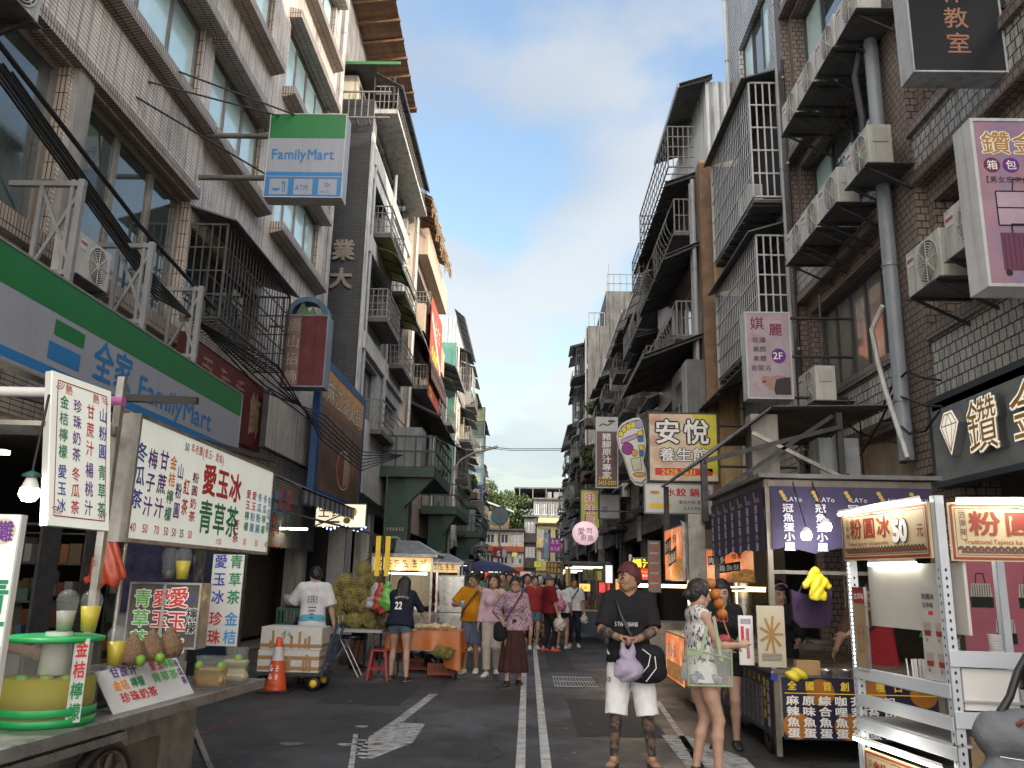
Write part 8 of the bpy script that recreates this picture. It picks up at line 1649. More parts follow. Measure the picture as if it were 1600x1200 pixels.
for(fr,w,h)in((*yquad((1101,857),(1181,911),11.4),),((U3(2.10,13.1,1.62),U3(.0,-1,0),U3(0,0,1)),1.5,.76)):
 mb=MB();o,u,v=fr;n_=np.cross(u,v);mb.obox(o-n_*.1,u*w,v*h,n_*.1,STAIN_D);mb.rect(fr,.02,w-.02,.02,h-.02,OL_,.004);mb.poly(fr,[(w*.40,.02),(w-.02,.02),(w-.02,h*.38),(w*.8,h*.42),(w*.55,h*.30),(w*.42,h*.12)],CH,.007)
 for l_,mm in((.009,BLACKINK),):
  mb.poly(fr,[(w*.06,h*.50),(w*.40,h*.56),(w*.40,h*.84),(w*.06,h*.76)],mm,l_);mb.poly(fr,[(w*.26,h*.26),(w*.70,h*.36),(w*.70,h*.64),(w*.26,h*.52)],mm,l_+.001)
 for i,c in enumerate('肉多多'):mb.text(fr,c,w*(.07+i*.11),h*(.54+.012*i),h*.21,WHITE,w=w*.105,bold=.05,lift=.012)
 for i,c in enumerate('雞胸酥'):mb.text(fr,c,w*(.28+i*.14),h*(.32+.02*i),h*.19,WHITE,w=w*.12,bold=.05,lift=.013)
 mb.text(fr,'怪骨',w*.53,h*.70,h*.16,BLACKINK,w=w*.10,bold=.02,lift=.012);mb.build('lit_sign',ck)
mb=MB();mb.box(2.14,2.36,11.35,11.55,.1,2.5,STAIN_D);mb.build('column',ck);mb=MB();mb.box(2.14,3.9,11.56,13.2,.25,.85,STAIN_D);mb.box(2.1,3.95,11.56,13.25,.85,.89,STAIN);mb.box(2.5,3.9,13.0,13.2,.9,2.4,mat('stall_wall_brown',(.09,.07,.05),.5,var=.3));mb.build('counter',ck);mb=MB();mb.tube([(3.05,12.2,.9),(3.05,12.2,2.5)],.13,STAIN,20);mb.build('flue',ck);mb=MB();mb.box(2.45,3.3,11.7,11.75,1.50,1.56,litm('tube_amber',(1,.72,.35),3));mb.build('lamp',ck)
fr=(U3(2.09,13.1,.25),U3(0,-1,0),U3(0,0,1));mb=MB();mb.rect(fr,.0,1.5,.0,.62,OL_,.004);mb.text(fr,'肉多多',.2,.3,.22,WHITE,bold=.05,lift=.008);mb.rect(fr,.1,1.4,.03,.25,CH,.008);mb.build('front_panel',ck);place(ck)
l=bpy.data.lights.new('stall_light','POINT');l.energy=10;l.color=(1,.7,.4);l.shadow_soft_size=.15;lo=bpy.data.objects.new('stall_light',l);COL.objects.link(lo);lo.location=(2.0,12.4,1.45)
bz=thing('lit_stall','red and yellow lit stall reading 爆汁 behind the tattooed man','stall');fr,w,h=yquad((985,871),(1022,906),16.2);mb=MB();mb.obox(fr[0],(w,0,0),(0,.12,0),(0,0,h),STAIN_D);mb.rect(fr,.01,w-.01,.01,h*.5,litm('lit_red',(.62,.03,.02),.5),.004);mb.rect(fr,.01,w-.01,h*.5,h-.01,litm('lit_black',(.03,.02,.01),.1),.004);mb.text(fr,'爆汁',.03,h*.53,h*.42,litm('lit_yellow',(.85,.58,.03),.6),w=w*.42,bold=.04,lift=.008)
for k in range(9):mb.disc(fr,.05+k*w/9.3,h*.18,.02,.025,WHITE,.008,8)
mb.line(fr,[(w*k/8,h*(.36+.03*(-1)**k))for k in range(9)],.02,YEL,.008);mb.build('lit_sign',bz);mb=MB();mb.box(fr[0][0],fr[0][0]+1.3,16.3,17.4,.2,.85,STAIN_D);mb.bar((fr[0][0],16.25,.1),(fr[0][0],16.25,2.1),.05,STAIN);mb.build('counter',bz);mb=MB();mb.box(fr[0][0]+.05,fr[0][0]+1.2,16.3,16.35,1.5,1.56,litm('tube_amber',(1,.72,.35),3));mb.build('lamp',bz);place(bz)
l=bpy.data.lights.new('stall_light','POINT');l.energy=14;l.color=(1,.72,.4);l.shadow_soft_size=.2;lo=bpy.data.objects.new('stall_light',l);COL.objects.link(lo);lo.location=(1.85,16.0,1.2)
S=Sign('menu_board','tall grey hanging menu banner with dull red lines beside the orange chicken sign',FY(*[onY(1012,850,13.6)[0],13.6,onY(1012,925,13.6)[2]]),.20,.80,mat('menu_grey_dim',(.10,.09,.09),.6,var=.15),STEEL_D,.02,.004)
for k in range(14):S.Ln([(.03,.76-.052*k),(.17,.76-.052*k)],.025,mat('line_dull_red',(.22,.05,.05),.6)if k%3 else mat('line_pale',(.22,.21,.2),.6))
S.end()
t=thing('corrugated_canopy','rusty corrugated canopy on posts with a steel duct above the purple banners','canopy');mb=MB();corr(mb,(3.3,11.2,3.95),(3.3,14.6,3.95),(-1.0,0,-.75),CORR_D);corr(mb,(4.9,11.2,4.0),(4.9,14.6,4.0),(-1.6,0,-.04),CORR_D);mb.build('sheet',t);mb=MB()
for x,y in((2.35,11.25),(4.2,11.25),(2.35,14.4)):mb.bar((x,y,2.4),(x,y,3.9 if x>3 else 3.2),.08,STEEL_D)
mb.bar((2.35,11.2,3.2),(4.2,11.2,3.7),.06,STEEL_D);mb.bar((2.4,11.2,2.7),(4.1,11.2,3.85),.05,STEEL_D);mb.bar((4.6,11.2,2.8),(3.0,11.2,3.6),.05,STAIN_D);mb.build('truss',t);mb=MB();mb.box(3.05,3.42,11.4,11.7,2.3,3.9,mat('duct_weathered',(.26,.245,.22),.5,var=.2,streak=.35));mb.build('duct',t)
mb=MB();mb.box(4.0,4.55,11.5,11.9,2.65,3.6,mat('hood_grey',(.26,.28,.30),.5,var=.2,streak=.3));
for x in(4.2,4.36):mb.lathe([(0,0),(.05,0),(.055,.01)],(x,11.495,3.05),BLACKINK,12,(0,-1,0))
mb.build('hood',t);place(t)
BLK=cloth('black',(.016,.016,.019));WHT=cloth('white',(.56,.57,.60));NAVY=cloth('navy',(.014,.018,.035));DENIM=cloth('denim',(.10,.14,.20));BROWN=cloth('skirt_brown',(.050,.022,.022));BEIGE=cloth('beige',(.42,.38,.34));PINKC=cloth('pale_pink',(.50,.36,.43))
SHW=mat('shoe_white',(.58,.57,.54),.6,var=.1);SHB=mat('shoe_black',(.02,.02,.02),.5,var=.1)
def V3(p):return np.array(p,float)
g=onZ(985,1196,0)
P=Person('tattooed man with dark red hair, black tee and white shorts holding a lilac bag',(g[0],8.02,0),176,H=1.75,sk='mid',res=.0065,yaw=-1.02,pitch=-.10,lean=.03,feet=[(-.19,.02,0,.25),(.15,.06,0,-.3)],hands=[(-.055,.30,1.10),(.10,.30,1.11)],elbows=[(-.7,-.5,-.5),(.7,-.5,-.5)],fists=(('grip',(.75,.62,.12),(0,.2,-1)),('grip',(-.75,.62,.12),(0,.2,-1))))
TAT=mat('skin_tattooed',(.16,.10,.075),.55,var=.2,scale=16,col2=(.045,.042,.042),thr=(.47,.53),spec=.4)
kz=P.kn[0][2]
def ex(C):return((C[:,2]<kz+.05)&(C[:,2]>.09))|((np.linalg.norm(C-(P.el[0]*.6+P.wr[0]*.4),axis=1)<.10))|((np.linalg.norm(C-(P.el[1]*.6+P.wr[1]*.4),axis=1)<.10))
P.body(extra=ex,extra_m=TAT);P.hair('short',mat('hair_dark_red',(.075,.012,.014),.5,var=.4,scale=30,bump=.5,bscale=90))
P.shirt(BLK,.88,.86,g=.016,sg=.015,fit=1.04,disp=lambda V:.004*np.sin(V[:,0]*30+6*np.sin(V[:,2]*9))*np.sin(V[:,2]*17))
P.bottoms(cloth('shorts_white',(.74,.75,.77),bscale=14),1.16,g=.026,waist=.98,flare=1.06,disp=lambda V:.004*np.sin(V[:,2]*38+5*np.sin(V[:,0]*13))*np.sin(V[:,0]*21+V[:,1]*17));P.shoes(mat('sandal_brown',(.08,.05,.035),.6),high=.03,name='sandal')
fr=(P.W((.10,.158,1.19)),U3(math.cos(P.hd),math.sin(P.hd),0)*-1,U3(0,0,1));fr=(P.W((.115,.175,1.20)),-U3(math.cos(P.hd),math.sin(P.hd),0),U3(0,0,1))
mb=MB();mb.text((P.W((.135,.176,1.205)),*[-U3(math.cos(P.hd),math.sin(P.hd),0),U3(0,0,1)]),'S THAN JEANS',0,0,.040,mat('print_white',(.5,.5,.5),.7),w=.024,bold=.03,lift=.002);mb.build('shirt_print',P.root)
hd_=-U3(math.cos(P.hd),math.sin(P.hd),0)
mb=MB();mb.text((P.W((.205,.128,.715)),hd_,U3(0,0,1)),'ORIGINAL',0,0,.05,BLACKINK,w=.017,bold=.02,lift=.0,skew=.15);mb.build('shorts_print',P.root)
P.strap('bag_strap',[(.10,-.10,1.44),(.125,.04,1.47),(.10,.14,1.36),(.06,.168,1.25),(-.02,.175,1.10),(-.09,.16,.98)],.018,BLACKP)
mb=MB();mb.tube([P.W(P.wr[1]+(0,0,.0))+.031*(U3(0,1,0)*math.cos(t)+U3(0,0,1)*math.sin(t))for t in np.linspace(0,6.3,14)],.007,mat('bracelet',(.2,.14,.05),.4),5);mb.build('bracelet',P.root);P.done()
Q=P
bw=lambda pr:[dict(p,**{k:Q.W(p[k])for k in('a','b','c')if k in p})for p in pr]
V,F=sdf(bw([RC((-.22,.17,.96),(-.05,.20,.97),.09,k=.05),RC((-.22,.17,.82),(-.04,.20,.83),.10,k=.06),RC((-.02,.20,.92),(.12,.19,.95),.07,k=.06)]),.009,lambda P:.006*np.sin(P[:,0]*22+P[:,2]*18));sb=np_mesh('sling_bag',V,F,[cloth('bag_black',(.014,.014,.018))]);tag(sb,'big black sling bag with a white cord at the tattooed man\'s hip','bag');mb=MB();mb.tube([Q.W(p)for p in((-.10,.295,1.02),(-.17,.30,.97),(-.15,.30,.88),(-.08,.305,.80),(-.13,.30,.75),(-.22,.285,.86),(-.21,.28,.96))],.005,WHITE,5);mb.build('cord',sb)
LIL=mat('bag_lilac',(.46,.40,.56),.35,var=.08,scale=8,alpha=.62,bump=.4,bscale=24);t=thing('plastic_bag','translucent lilac carrier bag with snacks hanging from the tattooed man\'s hands','bag');bc=Q.W((.03,.36,.80));hc_=Q.W((.03,.36,1.08))
V,F=sdf([RC(bc+U3(-.05,0,.04),bc+U3(.05,0,.04),.075,k=.05,flat=.8),RC(bc+U3(0,0,.06),bc+U3(0,0,.16),.10,.06,k=.05,flat=.7),RC(bc+U3(-.03,0,.16),hc_+U3(-.045,0,.03),.035,.010,k=.03),RC(bc+U3(.03,0,.16),hc_+U3(.045,0,.03),.035,.010,k=.03)],.008,lambda P:.006*np.sin(P[:,0]*40+4*np.sin(P[:,2]*20)));np_mesh('bag_film',V,F,[LIL],None,t)
V,F=sdf([EL(bc+U3(-.03,0,.03),(.05,.045,.045),k=.02),EL(bc+U3(.035,.0,.04),(.045,.04,.05),k=.02)],.01,lambda P:.01*np.sin(P[:,0]*80)*np.sin(P[:,2]*90));np_mesh('contents',V,F,[mat('snack_pinkish',(.42,.27,.25),.6,var=.4,scale=40)],None,t);place(t)
P=Person('woman with a black bun in a white sleeveless top looking right at the stall',(1.50,7.62,0),-78,H=1.61,female=True,sk='fair',res=.0065,pitch=-.22,yaw=.0,feet=[(-.08,-.02,0),(.10,.10,0)],hands=[(-.08,.30,1.03),(.10,.34,1.08)],elbows=[(-.2,-1,-.4),(.4,-1,-.6)],fists=(('pinch',(.2,.9,.25),(.6,0,-1)),('pinch',(-.3,.9,.35),(-.8,0,-.6))),build=1.04)
P.body();P.hair('bun');PATT=mat('cloth_white_top_print',(.60,.60,.60),.8,var=.1,scale=34,col2=(.06,.06,.07),thr=(.53,.56),stretch=(1,1,.5),bump=.3,bscale=26);P.shirt(cloth('white_top',(.60,.60,.62)),0,.82,g=.016,fit=1.15,matfn=([cloth('white_top',(.6,.6,.62)),PATT],lambda C:((C[:,1]<.06)&(C[:,2]>.92)).astype(int)))
P.bottoms(BLK,.17,g=.014,name='shorts');P.shoes(SHB);mb=MB()
for sx in(-1,1):mb.tube([P.W(P.hp(sx*.034+.026*math.cos(t),.094,.002+.02*math.sin(t)))for t in np.linspace(0,6.3,14)],.0018,STEEL_D,4)
mb.build('glasses',P.root);P.done()
t=thing('tote_bag','clear plastic tote with pale green straps beside the woman in the white top','bag');GS=mat('strap_pale_green',(.24,.31,.18),.5,var=.08);tc2=P.W((.20,.02,.86));mb=MB();CB=glass('clear_vinyl',(.6,.62,.6),.22,.08);x0,x1=tc2[0]-.20,tc2[0]+.17;y_=tc2[1]-.02;mb.obox((x0,y_,.76),(x1-x0,0,0),(0,.08,0),(0,0,.30),CB);mb.build('bag_film',t);mb=MB()
for a,b in(((x0,y_,1.06),(x1,y_,.98)),((x0,y_,.76),(x1,y_,.76)),((x0,y_,.76),(x0,y_,1.06)),((x1,y_,.76),(x1,y_,1.06))):mb.tube([a,b],.008,GS,6)
sh=P.W((.15,0,1.36));mb.obox((x0+.10,y_-.004,1.02),(.028,0,0),(0,.006,0),(.10,.06,.34),GS);mb.obox((x1-.10,y_-.004,.96),(.028,0,0),(0,.006,0),(-.04,.06,.36),GS);mb.obox((x0,y_-.006,1.0),(.12,0,0),(0,.006,0),(0,0,.035),GS);mb.build('strap',t);V,F=sdf([EL((x0+.1,y_+.04,.82),(.08,.03,.05),k=.02),EL((x0+.22,y_+.04,.81),(.09,.03,.04),k=.02)],.01,lambda P:.01*np.sin(P[:,0]*60+P[:,2]*50));np_mesh('contents',V,F,[mat('stuff_bluegrey',(.20,.24,.30),.5,var=.5,scale=25)],None,t);place(t)
P=Person('woman in black tee and black skirt half hidden behind the fish ball display',(2.02,9.0,0),168,H=1.62,female=True,sk='fair',res=.010,pitch=-.25,hands=[(-.12,.28,1.02),(.14,.28,1.0)]);P.body();P.hair('long');P.shirt(BLK,.8,.88);P.bottoms(BLK,.45);P.shoes(SHB);mb=MB();mb.text((P.W((.13,.185,1.22)),-U3(math.cos(P.hd),math.sin(P.hd),0),U3(0,0,1)),'ANGO',0,0,.07,mat('print_magenta',(.40,.03,.12),.7),w=.048,bold=.03,lift=.004);mb.build('shirt_print',P.root);P.done()
P=Person('stall keeper woman with pink hair band and black top behind the fish ball counter',(2.78,9.6,0),172,H=1.62,female=True,sk='fair',res=.010,yaw=.35,pitch=-.35,hands=[(-.15,.25,1.0),(.12,.25,1.0)]);P.body();P.hair('long');P.shirt(BLK,1.7,.88);P.bottoms(BLK,1.8);P.shoes(SHB);mb=MB();mb.tube([P.W(P.hp(.08*math.cos(t),.045,.055+.055*math.sin(t)))for t in np.linspace(.2,2.9,9)],.008,mat('band_pink',(.5,.2,.35),.4),6);mb.build('hair_band',P.root);P.done()
P=Person('cook in brown sleeves and a red apron reaching over the steel pans',(3.62,9.15,0),150,H=1.66,sk='mid',res=.011,pitch=-.4,lean=.25,hands=[(.42,.42,.98),(.30,.45,.97)],elbows=[(-.5,-1,-.5),(.5,-1,-.2)]);P.body();P.hair('bob');P.shirt(cloth('brown_tee',(.085,.05,.035)),1.1,.86);P.bottoms(BLK,1.8);P.shoes(SHB);V,F=sdf([dict(RC((-.08,.15,1.2),(-.10,.14,.7),.14,.17,k=.03,flat=.3))],.012);np_mesh('apron',P.world(V),F,[cloth('apron_red',(.20,.015,.02))],None,P.root);P.done()
P=Person('passer by at the right edge, only a shoulder and the carried backpack in view',(3.25,4.75,0),-20,H=1.70,sk='mid',res=.014);P.body();P.hair('short');P.shirt(BLK,.8,.9);P.bottoms(BLK,1.8);P.shoes(SHB);P.done()
c=onY(1580,1160,4.6);t=thing('backpack','grey backpack with a brown leather handle loop at the lower right corner','backpack');GB=cloth('backpack_grey',(.15,.16,.18));V,F=sdf([RC(c+U3(-.07,0,.04),c+U3(.12,0,.06),.11,k=.08),RC(c+U3(-.08,0,-.22),c+U3(.12,0,-.22),.13,k=.08),RC(c+U3(-.05,-.10,-.22),c+U3(.1,-.1,-.22),.07,k=.03)],.010,lambda P:.003*np.sin(P[:,0]*40+P[:,2]*30));np_mesh('bag_body',V,F,[GB],None,t)
mb=MB();mb.tube([c+U3(*p)for p in((-.01,-.10,.10),(.0,-.125,.12),(.04,-.13,.13),(.09,-.12,.15))],.012,mat('leather_brown',(.16,.055,.03),.5),8);mb.tube([c+U3(-.04,0,.14),c+U3(.03,.02,.22),c+U3(.10,.05,.34),c+U3(.24,.1,.5)],[.022,.02,.02,.02],BLACKP,8);mb.tube([c+U3(-.12,-.11,-.05),c+U3(0,-.16,-.06),c+U3(.14,-.14,-.05)],.004,STAIN,5);mb.build('strap',t);place(t)
def gp(x,y):p=onZ(x,y,0);return(p[0],p[1],0)
P=Person('man in mustard tee and blue grey shorts eating while holding a blue paper cup',gp(736,1052),168,H=1.67,sk='mid',res=.010,yaw=-.45,pitch=-.1,belly=.015,build=1.05,feet=[(-.07,-.06,0),(.09,.14,0)],hands=[(-.21,.27,1.37),(.17,.27,1.14)],elbows=[(-.9,-.2,-.6),(.8,-.6,-.3)],fists=(('pinch',(.4,.2,.8),(.3,-1,0)),('grip',(-.8,.6,.1),(0,.3,-1))));P.body();P.hair('short');P.shirt(cloth('mustard',(.44,.18,.008)),.85,.88,g=.02,sg=.024,fit=1.1);P.bottoms(cloth('bluegrey',(.085,.105,.17)),.98,g=.028);P.shoes(SHW);P.strap('bag_strap',[(-.12,-.08,1.44),(-.12,.10,1.40),(-.02,.19,1.25),(.12,.19,1.05),(.18,.10,.93)],.014,mat('strap_black_white',(.05,.05,.06),.6));P.done()
c=P.W((.10,.33,1.16));mb=MB();mb.lathe([(0,0),(.028,0),(.036,.085),(0,.085)],c-U3(0,0,.045),mat('cup_blue_paper',(.12,.35,.50),.5),16);mb.lathe([(.037,.085),(.040,.10),(0,.10)],c-U3(0,0,.045),WHITE,16);tag(mb.build('paper_cup'),'blue paper cup with white lid held by the man in the mustard tee','cup')
P=Person('long haired woman in pale pink shirt and beige trousers beside the man in mustard',gp(768,1056),174,H=1.66,female=True,sk='fair',res=.010,yaw=-.2,feet=[(-.06,-.12,.03),(.07,.16,0)],hands=[(-.13,.26,1.28),(.24,.05,.85)],elbows=[(-.8,-.3,-.7),(.4,-1,0)],fists=(('pinch',(.1,.3,.9),(.4,-1,0)),'relax'));P.body();P.hair('long');P.shirt(PINKC,1.9,.90,collar=True);P.bottoms(BEIGE,1.93,g=.022,waist=1.0,name='trousers');P.shoes(SHW);P.done()
CHK=mat('cloth_plum_check',(.36,.25,.32),.85,var=.25,scale=38,col2=(.12,.07,.12),thr=(.52,.56),bump=.3,bscale=26)
P=Person('woman in glasses, checked plum shirt and long brown skirt walking towards the viewer',gp(802,1070),180,H=1.61,female=True,sk='fair',res=.010,yaw=.1,pitch=.08,build=1.06,feet=[(-.08,-.06,0),(.10,.14,0)],hands=[(-.26,.02,.82),(.20,.18,.98)],elbows=[(-.5,-1,-.2),(.8,-.6,-.4)],fists=('relax',('relax',(-.4,.6,-.7),(-.6,-1,0))));P.body();P.hair('bun');P.shirt(CHK,1.75,.86,g=.022,sg=.024,fit=1.12,collar=True);P.skirt(BROWN,.20,.25);P.shoes(SHB);mb=MB()
P2=P;P.strap('bag_strap',[(-.13,-.06,1.42),(-.12,.09,1.40),(.0,.19,1.20),(.12,.19,1.0),(.20,.14,.88)],.010,BLACKP)
for sx in(-1,1):mb.tube([P.W(P.hp(sx*.034+.028*math.cos(t),.098,.002+.024*math.sin(t)))for t in np.linspace(0,6.3,14)],.0028,STEEL_D,4)
mb.build('glasses',P.root);P.done();c=P.W((.22,.17,.80));V,F=sdf([RC(c+U3(-.03,0,.07),c+U3(-.03,0,-.07),.075,k=.03,flat=.6),RC(c+U3(.03,0,.07),c+U3(.03,0,-.07),.075,k=.03,flat=.6)],.012);tag(np_mesh('handbag',V,F,[cloth('bag_black')]),'small black crossbody bag on the woman in the checked shirt','bag')
P=Person('person in a dark red shirt, grey cap and black trousers with coral shoes',gp(857,1018),-65,H=1.66,sk='fair',res=.013,feet=[(-.08,-.1,0),(.08,.08,0)],hands=[(-.2,.05,.82),(.22,.12,.84)]);P.body();P.hair('cap',cloth('cap_grey',(.07,.065,.075)));P.shirt(cloth('dark_red',(.16,.012,.018)),.95,.86,g=.03,sg=.03);P.bottoms(BLK,1.9,name='trousers');P.shoes(mat('shoe_coral',(.55,.08,.09),.5));P.done();c=P.W((.24,.16,.60))
def carry(label,c,col,s=.11):V,F=sdf([EL(c,(s,s*.8,s*1.1),k=.05),RC(c+U3(0,0,s*.6),c+U3(0,0,s*2.2),s*.4,.012,k=.05)],.014,lambda P:.010*np.sin(P[:,0]*40+3*np.sin(P[:,2]*25)));return tag(np_mesh('plastic_bag',V,F,[mat('bag_'+label[:12].replace(' ','_'),col,.35,var=.2,scale=15,bump=.3,bscale=25)]),label,'bag')
carry('white plastic bag hanging from the hand of the person in dark red',c,(.48,.44,.40),.15)
P=Person('girl with bare legs and pale shoes beside the person in dark red',gp(878,1014),-20,H=1.58,female=True,sk='fair',res=.013,hands=[(-.2,.1,.85),(.2,.1,.85)]);P.body();P.hair('bob');P.shirt(WHT,.9,.9);P.bottoms(BLK,.25);P.shoes(SHW);P.done();carry('pink plastic bag beside the girl with bare legs',P.W((.05,-.25,1.0)),(.48,.17,.30),.13)
P=Person('man in white tee and dark trousers with a black crossbody bag walking towards the viewer',gp(897,1011),176,H=1.63,sk='mid',res=.012,yaw=.3,feet=[(-.10,-.05,0),(.10,.12,0)],hands=[(-.24,.06,.82),(.24,.02,.8)]);P.body();P.hair('short');P.shirt(WHT,.85,.90,g=.018);P.bottoms(NAVY,1.9,name='trousers');P.shoes(SHW);P.strap('bag_strap',[(-.10,-.06,1.43),(-.10,.10,1.38),(.02,.18,1.2),(.15,.16,1.02)],.014,BLACKP);P.done();carry('white plastic bag carried by the man in white tee',P.W((-.25,.10,.66)),(.5,.5,.48),.10)
P=Person('white haired person in a light green tee and beige shorts seen from behind',gp(843,1000),-15,H=1.66,sk='mid',res=.014);P.body();P.hair('short',mat('hair_white',(.42,.41,.40),.6,var=.2));P.shirt(cloth('light_green',(.20,.46,.10)),.85,.88,g=.022);P.bottoms(BEIGE,1.0,g=.03);P.shoes(SHB);P.done()
g=gp(466,1078)
P=Person('young man in a white printed tee and aqua shorts pulling the hand truck',(g[0]-.05,13.15,0),12,H=1.70,sk='fair',res=.010,yaw=.5,pitch=-.2,feet=[(-.10,.0,0),(.12,-.08,0)],hands=[(-.12,.28,1.22),(.33,-.03,.86)],elbows=[(-.9,-.3,-.6),(.8,-.6,0)],fists=('relax',('grip',(.2,.2,-.9),(-1,0,0))));P.body();P.hair('short');P.shirt(WHT,.95,.80,g=.026,sg=.034,fit=1.1);P.bottoms(cloth('aqua',(.10,.36,.46)),1.0,g=.03);P.shoes(SHB);rgt=U3(math.cos(P.hd),math.sin(P.hd),0);mb=MB();f_=(P.W((-.09,-.182,1.17)),rgt,U3(0,0,1))
mb.scrib(f_,0,.0,.17,.12,BLACKINK,4,7,.006)
for k,wv in enumerate((.12,.10,.06,.05)):mb.rect(f_,.08-wv/2,.08+wv/2,-.06-.05*k,-.045-.05*k,BLACKINK,.006)
mb.build('shirt_print',P.root);P.done()
P=Person('child in dark blue sitting by the blue shutter behind the foam boxes',(-3.62,14.0,0),60,H=1.35,sk='mid',res=.012,pelvis=.50,feet=[(-.1,.32,0),(.1,.32,0)],hands=[(-.08,.28,.72),(.1,.28,.72)],pitch=-.3);P.body();P.hair('short');P.shirt(cloth('royal',(.012,.022,.10)),.9,.46);P.bottoms(NAVY,1.0);P.shoes(SHB);P.done()
mb=MB();mb.box(-3.8,-3.45,13.85,14.15,.0,.42,mat('seat_box_brown',(.18,.12,.07),.7));tag(mb.build('seat_box',bevel=.01),'low brown box the child in dark blue sits on','box')
P=Person('durian seller in a blue tee and headband bending behind the durian table',(-3.05,15.45,0),-115,H=1.68,sk='mid',res=.011,lean=.15,hands=[(-.2,.32,.95),(.2,.32,.95)]);P.body();P.hair('short');P.shirt(cloth('blue_tee',(.015,.05,.18)),.85,.88);P.bottoms(BLK,1.0);P.shoes(SHB);mb=MB();mb.tube([P.W(P.hp(.081*math.cos(t),.012+.092*math.sin(t),.045))for t in np.linspace(0,6.3,18)],.011,mat('headband',(.10,.12,.25),.7),6);mb.build('headband',P.root);P.done()
g=gp(622,1060)
P=Person('woman in a navy jersey numbered 22 and denim shorts leaning on the orange table',(g[0]+.03,13.82,0),-4,H=1.62,female=True,sk='fair',res=.010,build=1.14,lean=.34,pitch=-.35,feet=[(-.13,.05,0),(.16,-.12,0)],hands=[(-.34,.40,.80),(.42,.34,.80)],elbows=[(-1,-.2,.3),(1,-.2,.3)],fists=(('flat',(-.2,.9,-.1),(0,0,-1)),('flat',(.5,.8,-.1),(0,0,-1))));P.body();P.hair('long');P.shirt(NAVY,1.05,.84,g=.028,sg=.032,fit=1.08);P.bottoms(DENIM,.30,g=.02);P.shoes(SHB,SHW)
a,b=P.W(P.T(-.10,-.138,1.10)),P.W(P.T(.10,-.138,1.10));up=P.W(P.T(0,-.138,1.3))-P.W(P.T(0,-.138,1.1));fr=frame3(a,b,up);mb=MB();mb.text(fr,'22',.012,.0,.13,WHITE,w=.088,bold=.05,lift=.026)
for i in range(11):mb.scrib((fr[0]+fr[1]*(.0+.0205*i)+fr[2]*(.165+.025*math.sin(i*.31)),fr[1],fr[2]),0,0,.018,.03,WHITE,1,i,.024,.2)
mb.build('jersey_number',P.root);P.done()
P=Person('vendor in a crimson top and apron behind the lit food cart',(-2.15,18.9,0),150,H=1.58,female=True,sk='mid',res=.014,hands=[(-.15,.25,1.0),(.15,.25,1.0)]);P.body();P.hair('bun');P.shirt(cloth('crimson',(.20,.02,.07)),.9,.88);P.bottoms(DENIM,1.9);P.shoes(SHB);P.done()
P=Person('man in a grey tank top and purple apron working beside the steel cabinet',gp(692,1000)[:2]+(0,),-75,H=1.66,sk='mid',res=.013,pitch=-.3,hands=[(-.18,.32,.98),(.18,.32,.98)]);P.body();P.hair('short');P.shirt(cloth('grey_tank',(.22,.23,.26)),0,.8);P.bottoms(cloth('apron_purple',(.12,.03,.09)),1.2,g=.05,name='apron');P.shoes(SHB);P.done()
P=Person('shop keeper in the shadow at far left behind the tall white board',(-3.95,6.3,0),-60,H=1.64,sk='dark',res=.012,pitch=-.2,hands=[(-.15,.25,1.0),(.15,.25,1.0)]);P.body();P.hair('short');P.shirt(cloth('grey_pale',(.24,.23,.21)),.9,.88);P.bottoms(BLK,1.9);P.shoes(SHB);P.done()
rnd=random.Random(77);COLS=[('black',(.016,.016,.019)),('white',(.5,.5,.52)),('grey',(.16,.16,.17)),('navy',(.014,.018,.035)),('crowd_red',(.25,.03,.03)),('crowd_teal',(.04,.16,.17)),('crowd_cream',(.42,.38,.30)),('crowd_olive',(.10,.11,.05)),('crowd_pink',(.42,.22,.26)),('crowd_blue',(.05,.10,.26))]
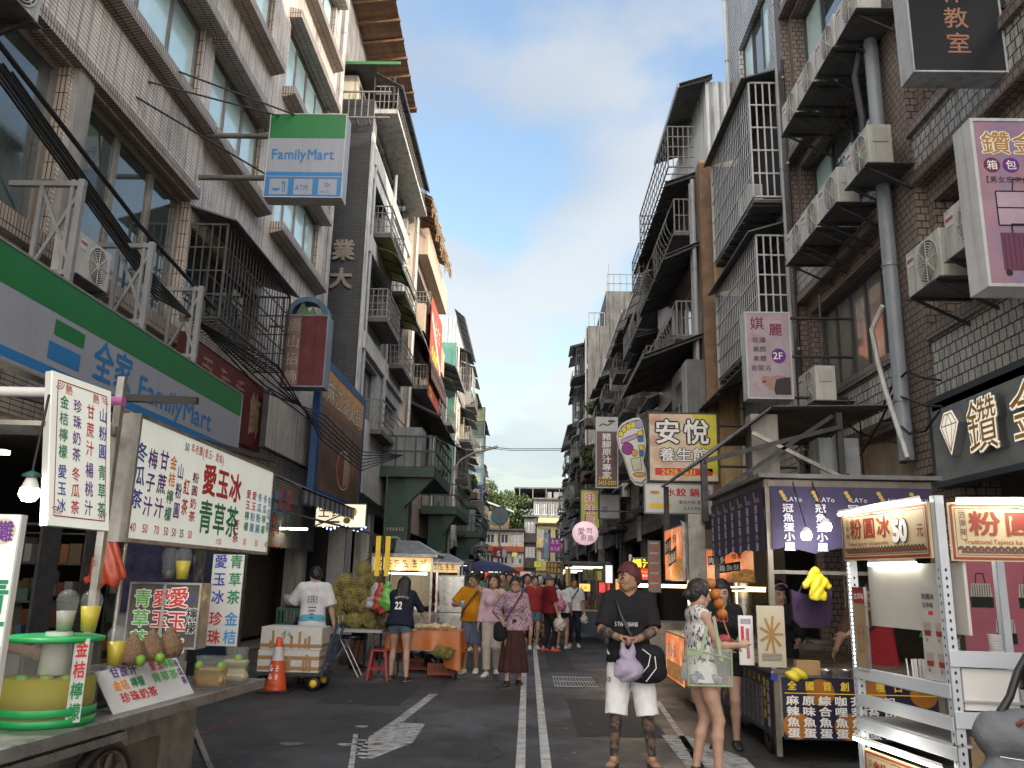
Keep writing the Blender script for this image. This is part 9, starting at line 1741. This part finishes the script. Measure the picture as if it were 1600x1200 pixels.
spots=[(745,19.5,170),(785,21,175),(797,22,165),(815,23.5,180),(752,25,10),(770,27,175),(808,28,0),(822,26,170),(832,29,5),(790,30,180),(842,31,170),(758,33,175),(801,34,0),(818,35,180),(866,27,-20),(851,36,10),(777,38,170),(833,39,175),(794,41,0),(811,43,180),(846,44,175),(769,47,0),(826,48,170),(803,52,180),(838,54,0),(862,24.5,175),(871,28,0),(836,20.5,178),(853,29,172),(819,28.5,178),(793,24,10),(778,24.5,176),(844,34,174),(824,33.5,0),(861,38,176),(806,36.5,0),(836,46,178),(824,21.5,175),(838,22.5,10),(812,20.5,170),(848,24,-10),(829,24.5,175),(806,25,172),(817,30,0),(840,27.5,176),(786,26,178),(764,22,170),(856,33,0),(809,32,175),(830,37,0),(798,38,176),(843,40,175),(782,35,0),(815,58,175),(852,60,170),(789,62,180)]
hs=('short','long','bob','short','bun','short');nm_=('black top','white top','grey top','navy top','red top','teal top','cream top','olive top','pink top','blue top');seen=set()
for i,(px,y,hdg)in enumerate(spots):
 fem=rnd.random()<.5;ci=rnd.randrange(10);x=onY(px,905,y)[0];near=y<30;hst=hs[rnd.randrange(1,5)]if fem else 'short';bi=rnd.randrange(4);ln_=rnd.choice((.6,1.0,1.9,1.9))
 where='left of the lines'if x<-.35 else 'right of the lines'if x>.6 else 'by the lines';dist='nearer'if y<27 else 'middle'if y<42 else 'farthest'
 lab=f'{dist} walker, {hst.replace("pony", "tied").replace("bun", "tied up")} hair, {nm_[ci]}, {("black", "navy", "denim", "beige")[bi]} {"shorts" if ln_ < 1.5 else "trousers"}, {"facing us" if abs(hdg) > 90 else "seen from behind"}, {where}'
 while lab in seen:ci=(ci+1)%10;lab=lab.split(', ')[0]+', '+lab.split(', ')[1]+', '+nm_[ci]+', '+', '.join(lab.split(', ')[3:])
 seen.add(lab)
 P=Person(lab,(x,y,0),hdg+rnd.uniform(-14,14),H=rnd.uniform(1.52,1.66)if fem else rnd.uniform(1.62,1.76),female=fem,sk=rnd.choice(('fair','mid','fair')),res=.018 if near else.026,feet=[(-.08,rnd.uniform(-.15,.1),0),(.09,rnd.uniform(-.1,.15),0)],hands=[(-.22,rnd.uniform(0,.22),rnd.uniform(.8,1.05)),(.22,rnd.uniform(0,.25),rnd.uniform(.8,1.1))],group='people walking farther down the market street')
 P.body();P.hair(hst);P.shirt(cloth(*COLS[ci]),rnd.choice((.8,.9,1.5)),.88);P.bottoms((BLK,NAVY,DENIM,BEIGE)[bi],ln_);P.shoes(rnd.choice((SHW,SHB)));P.done()
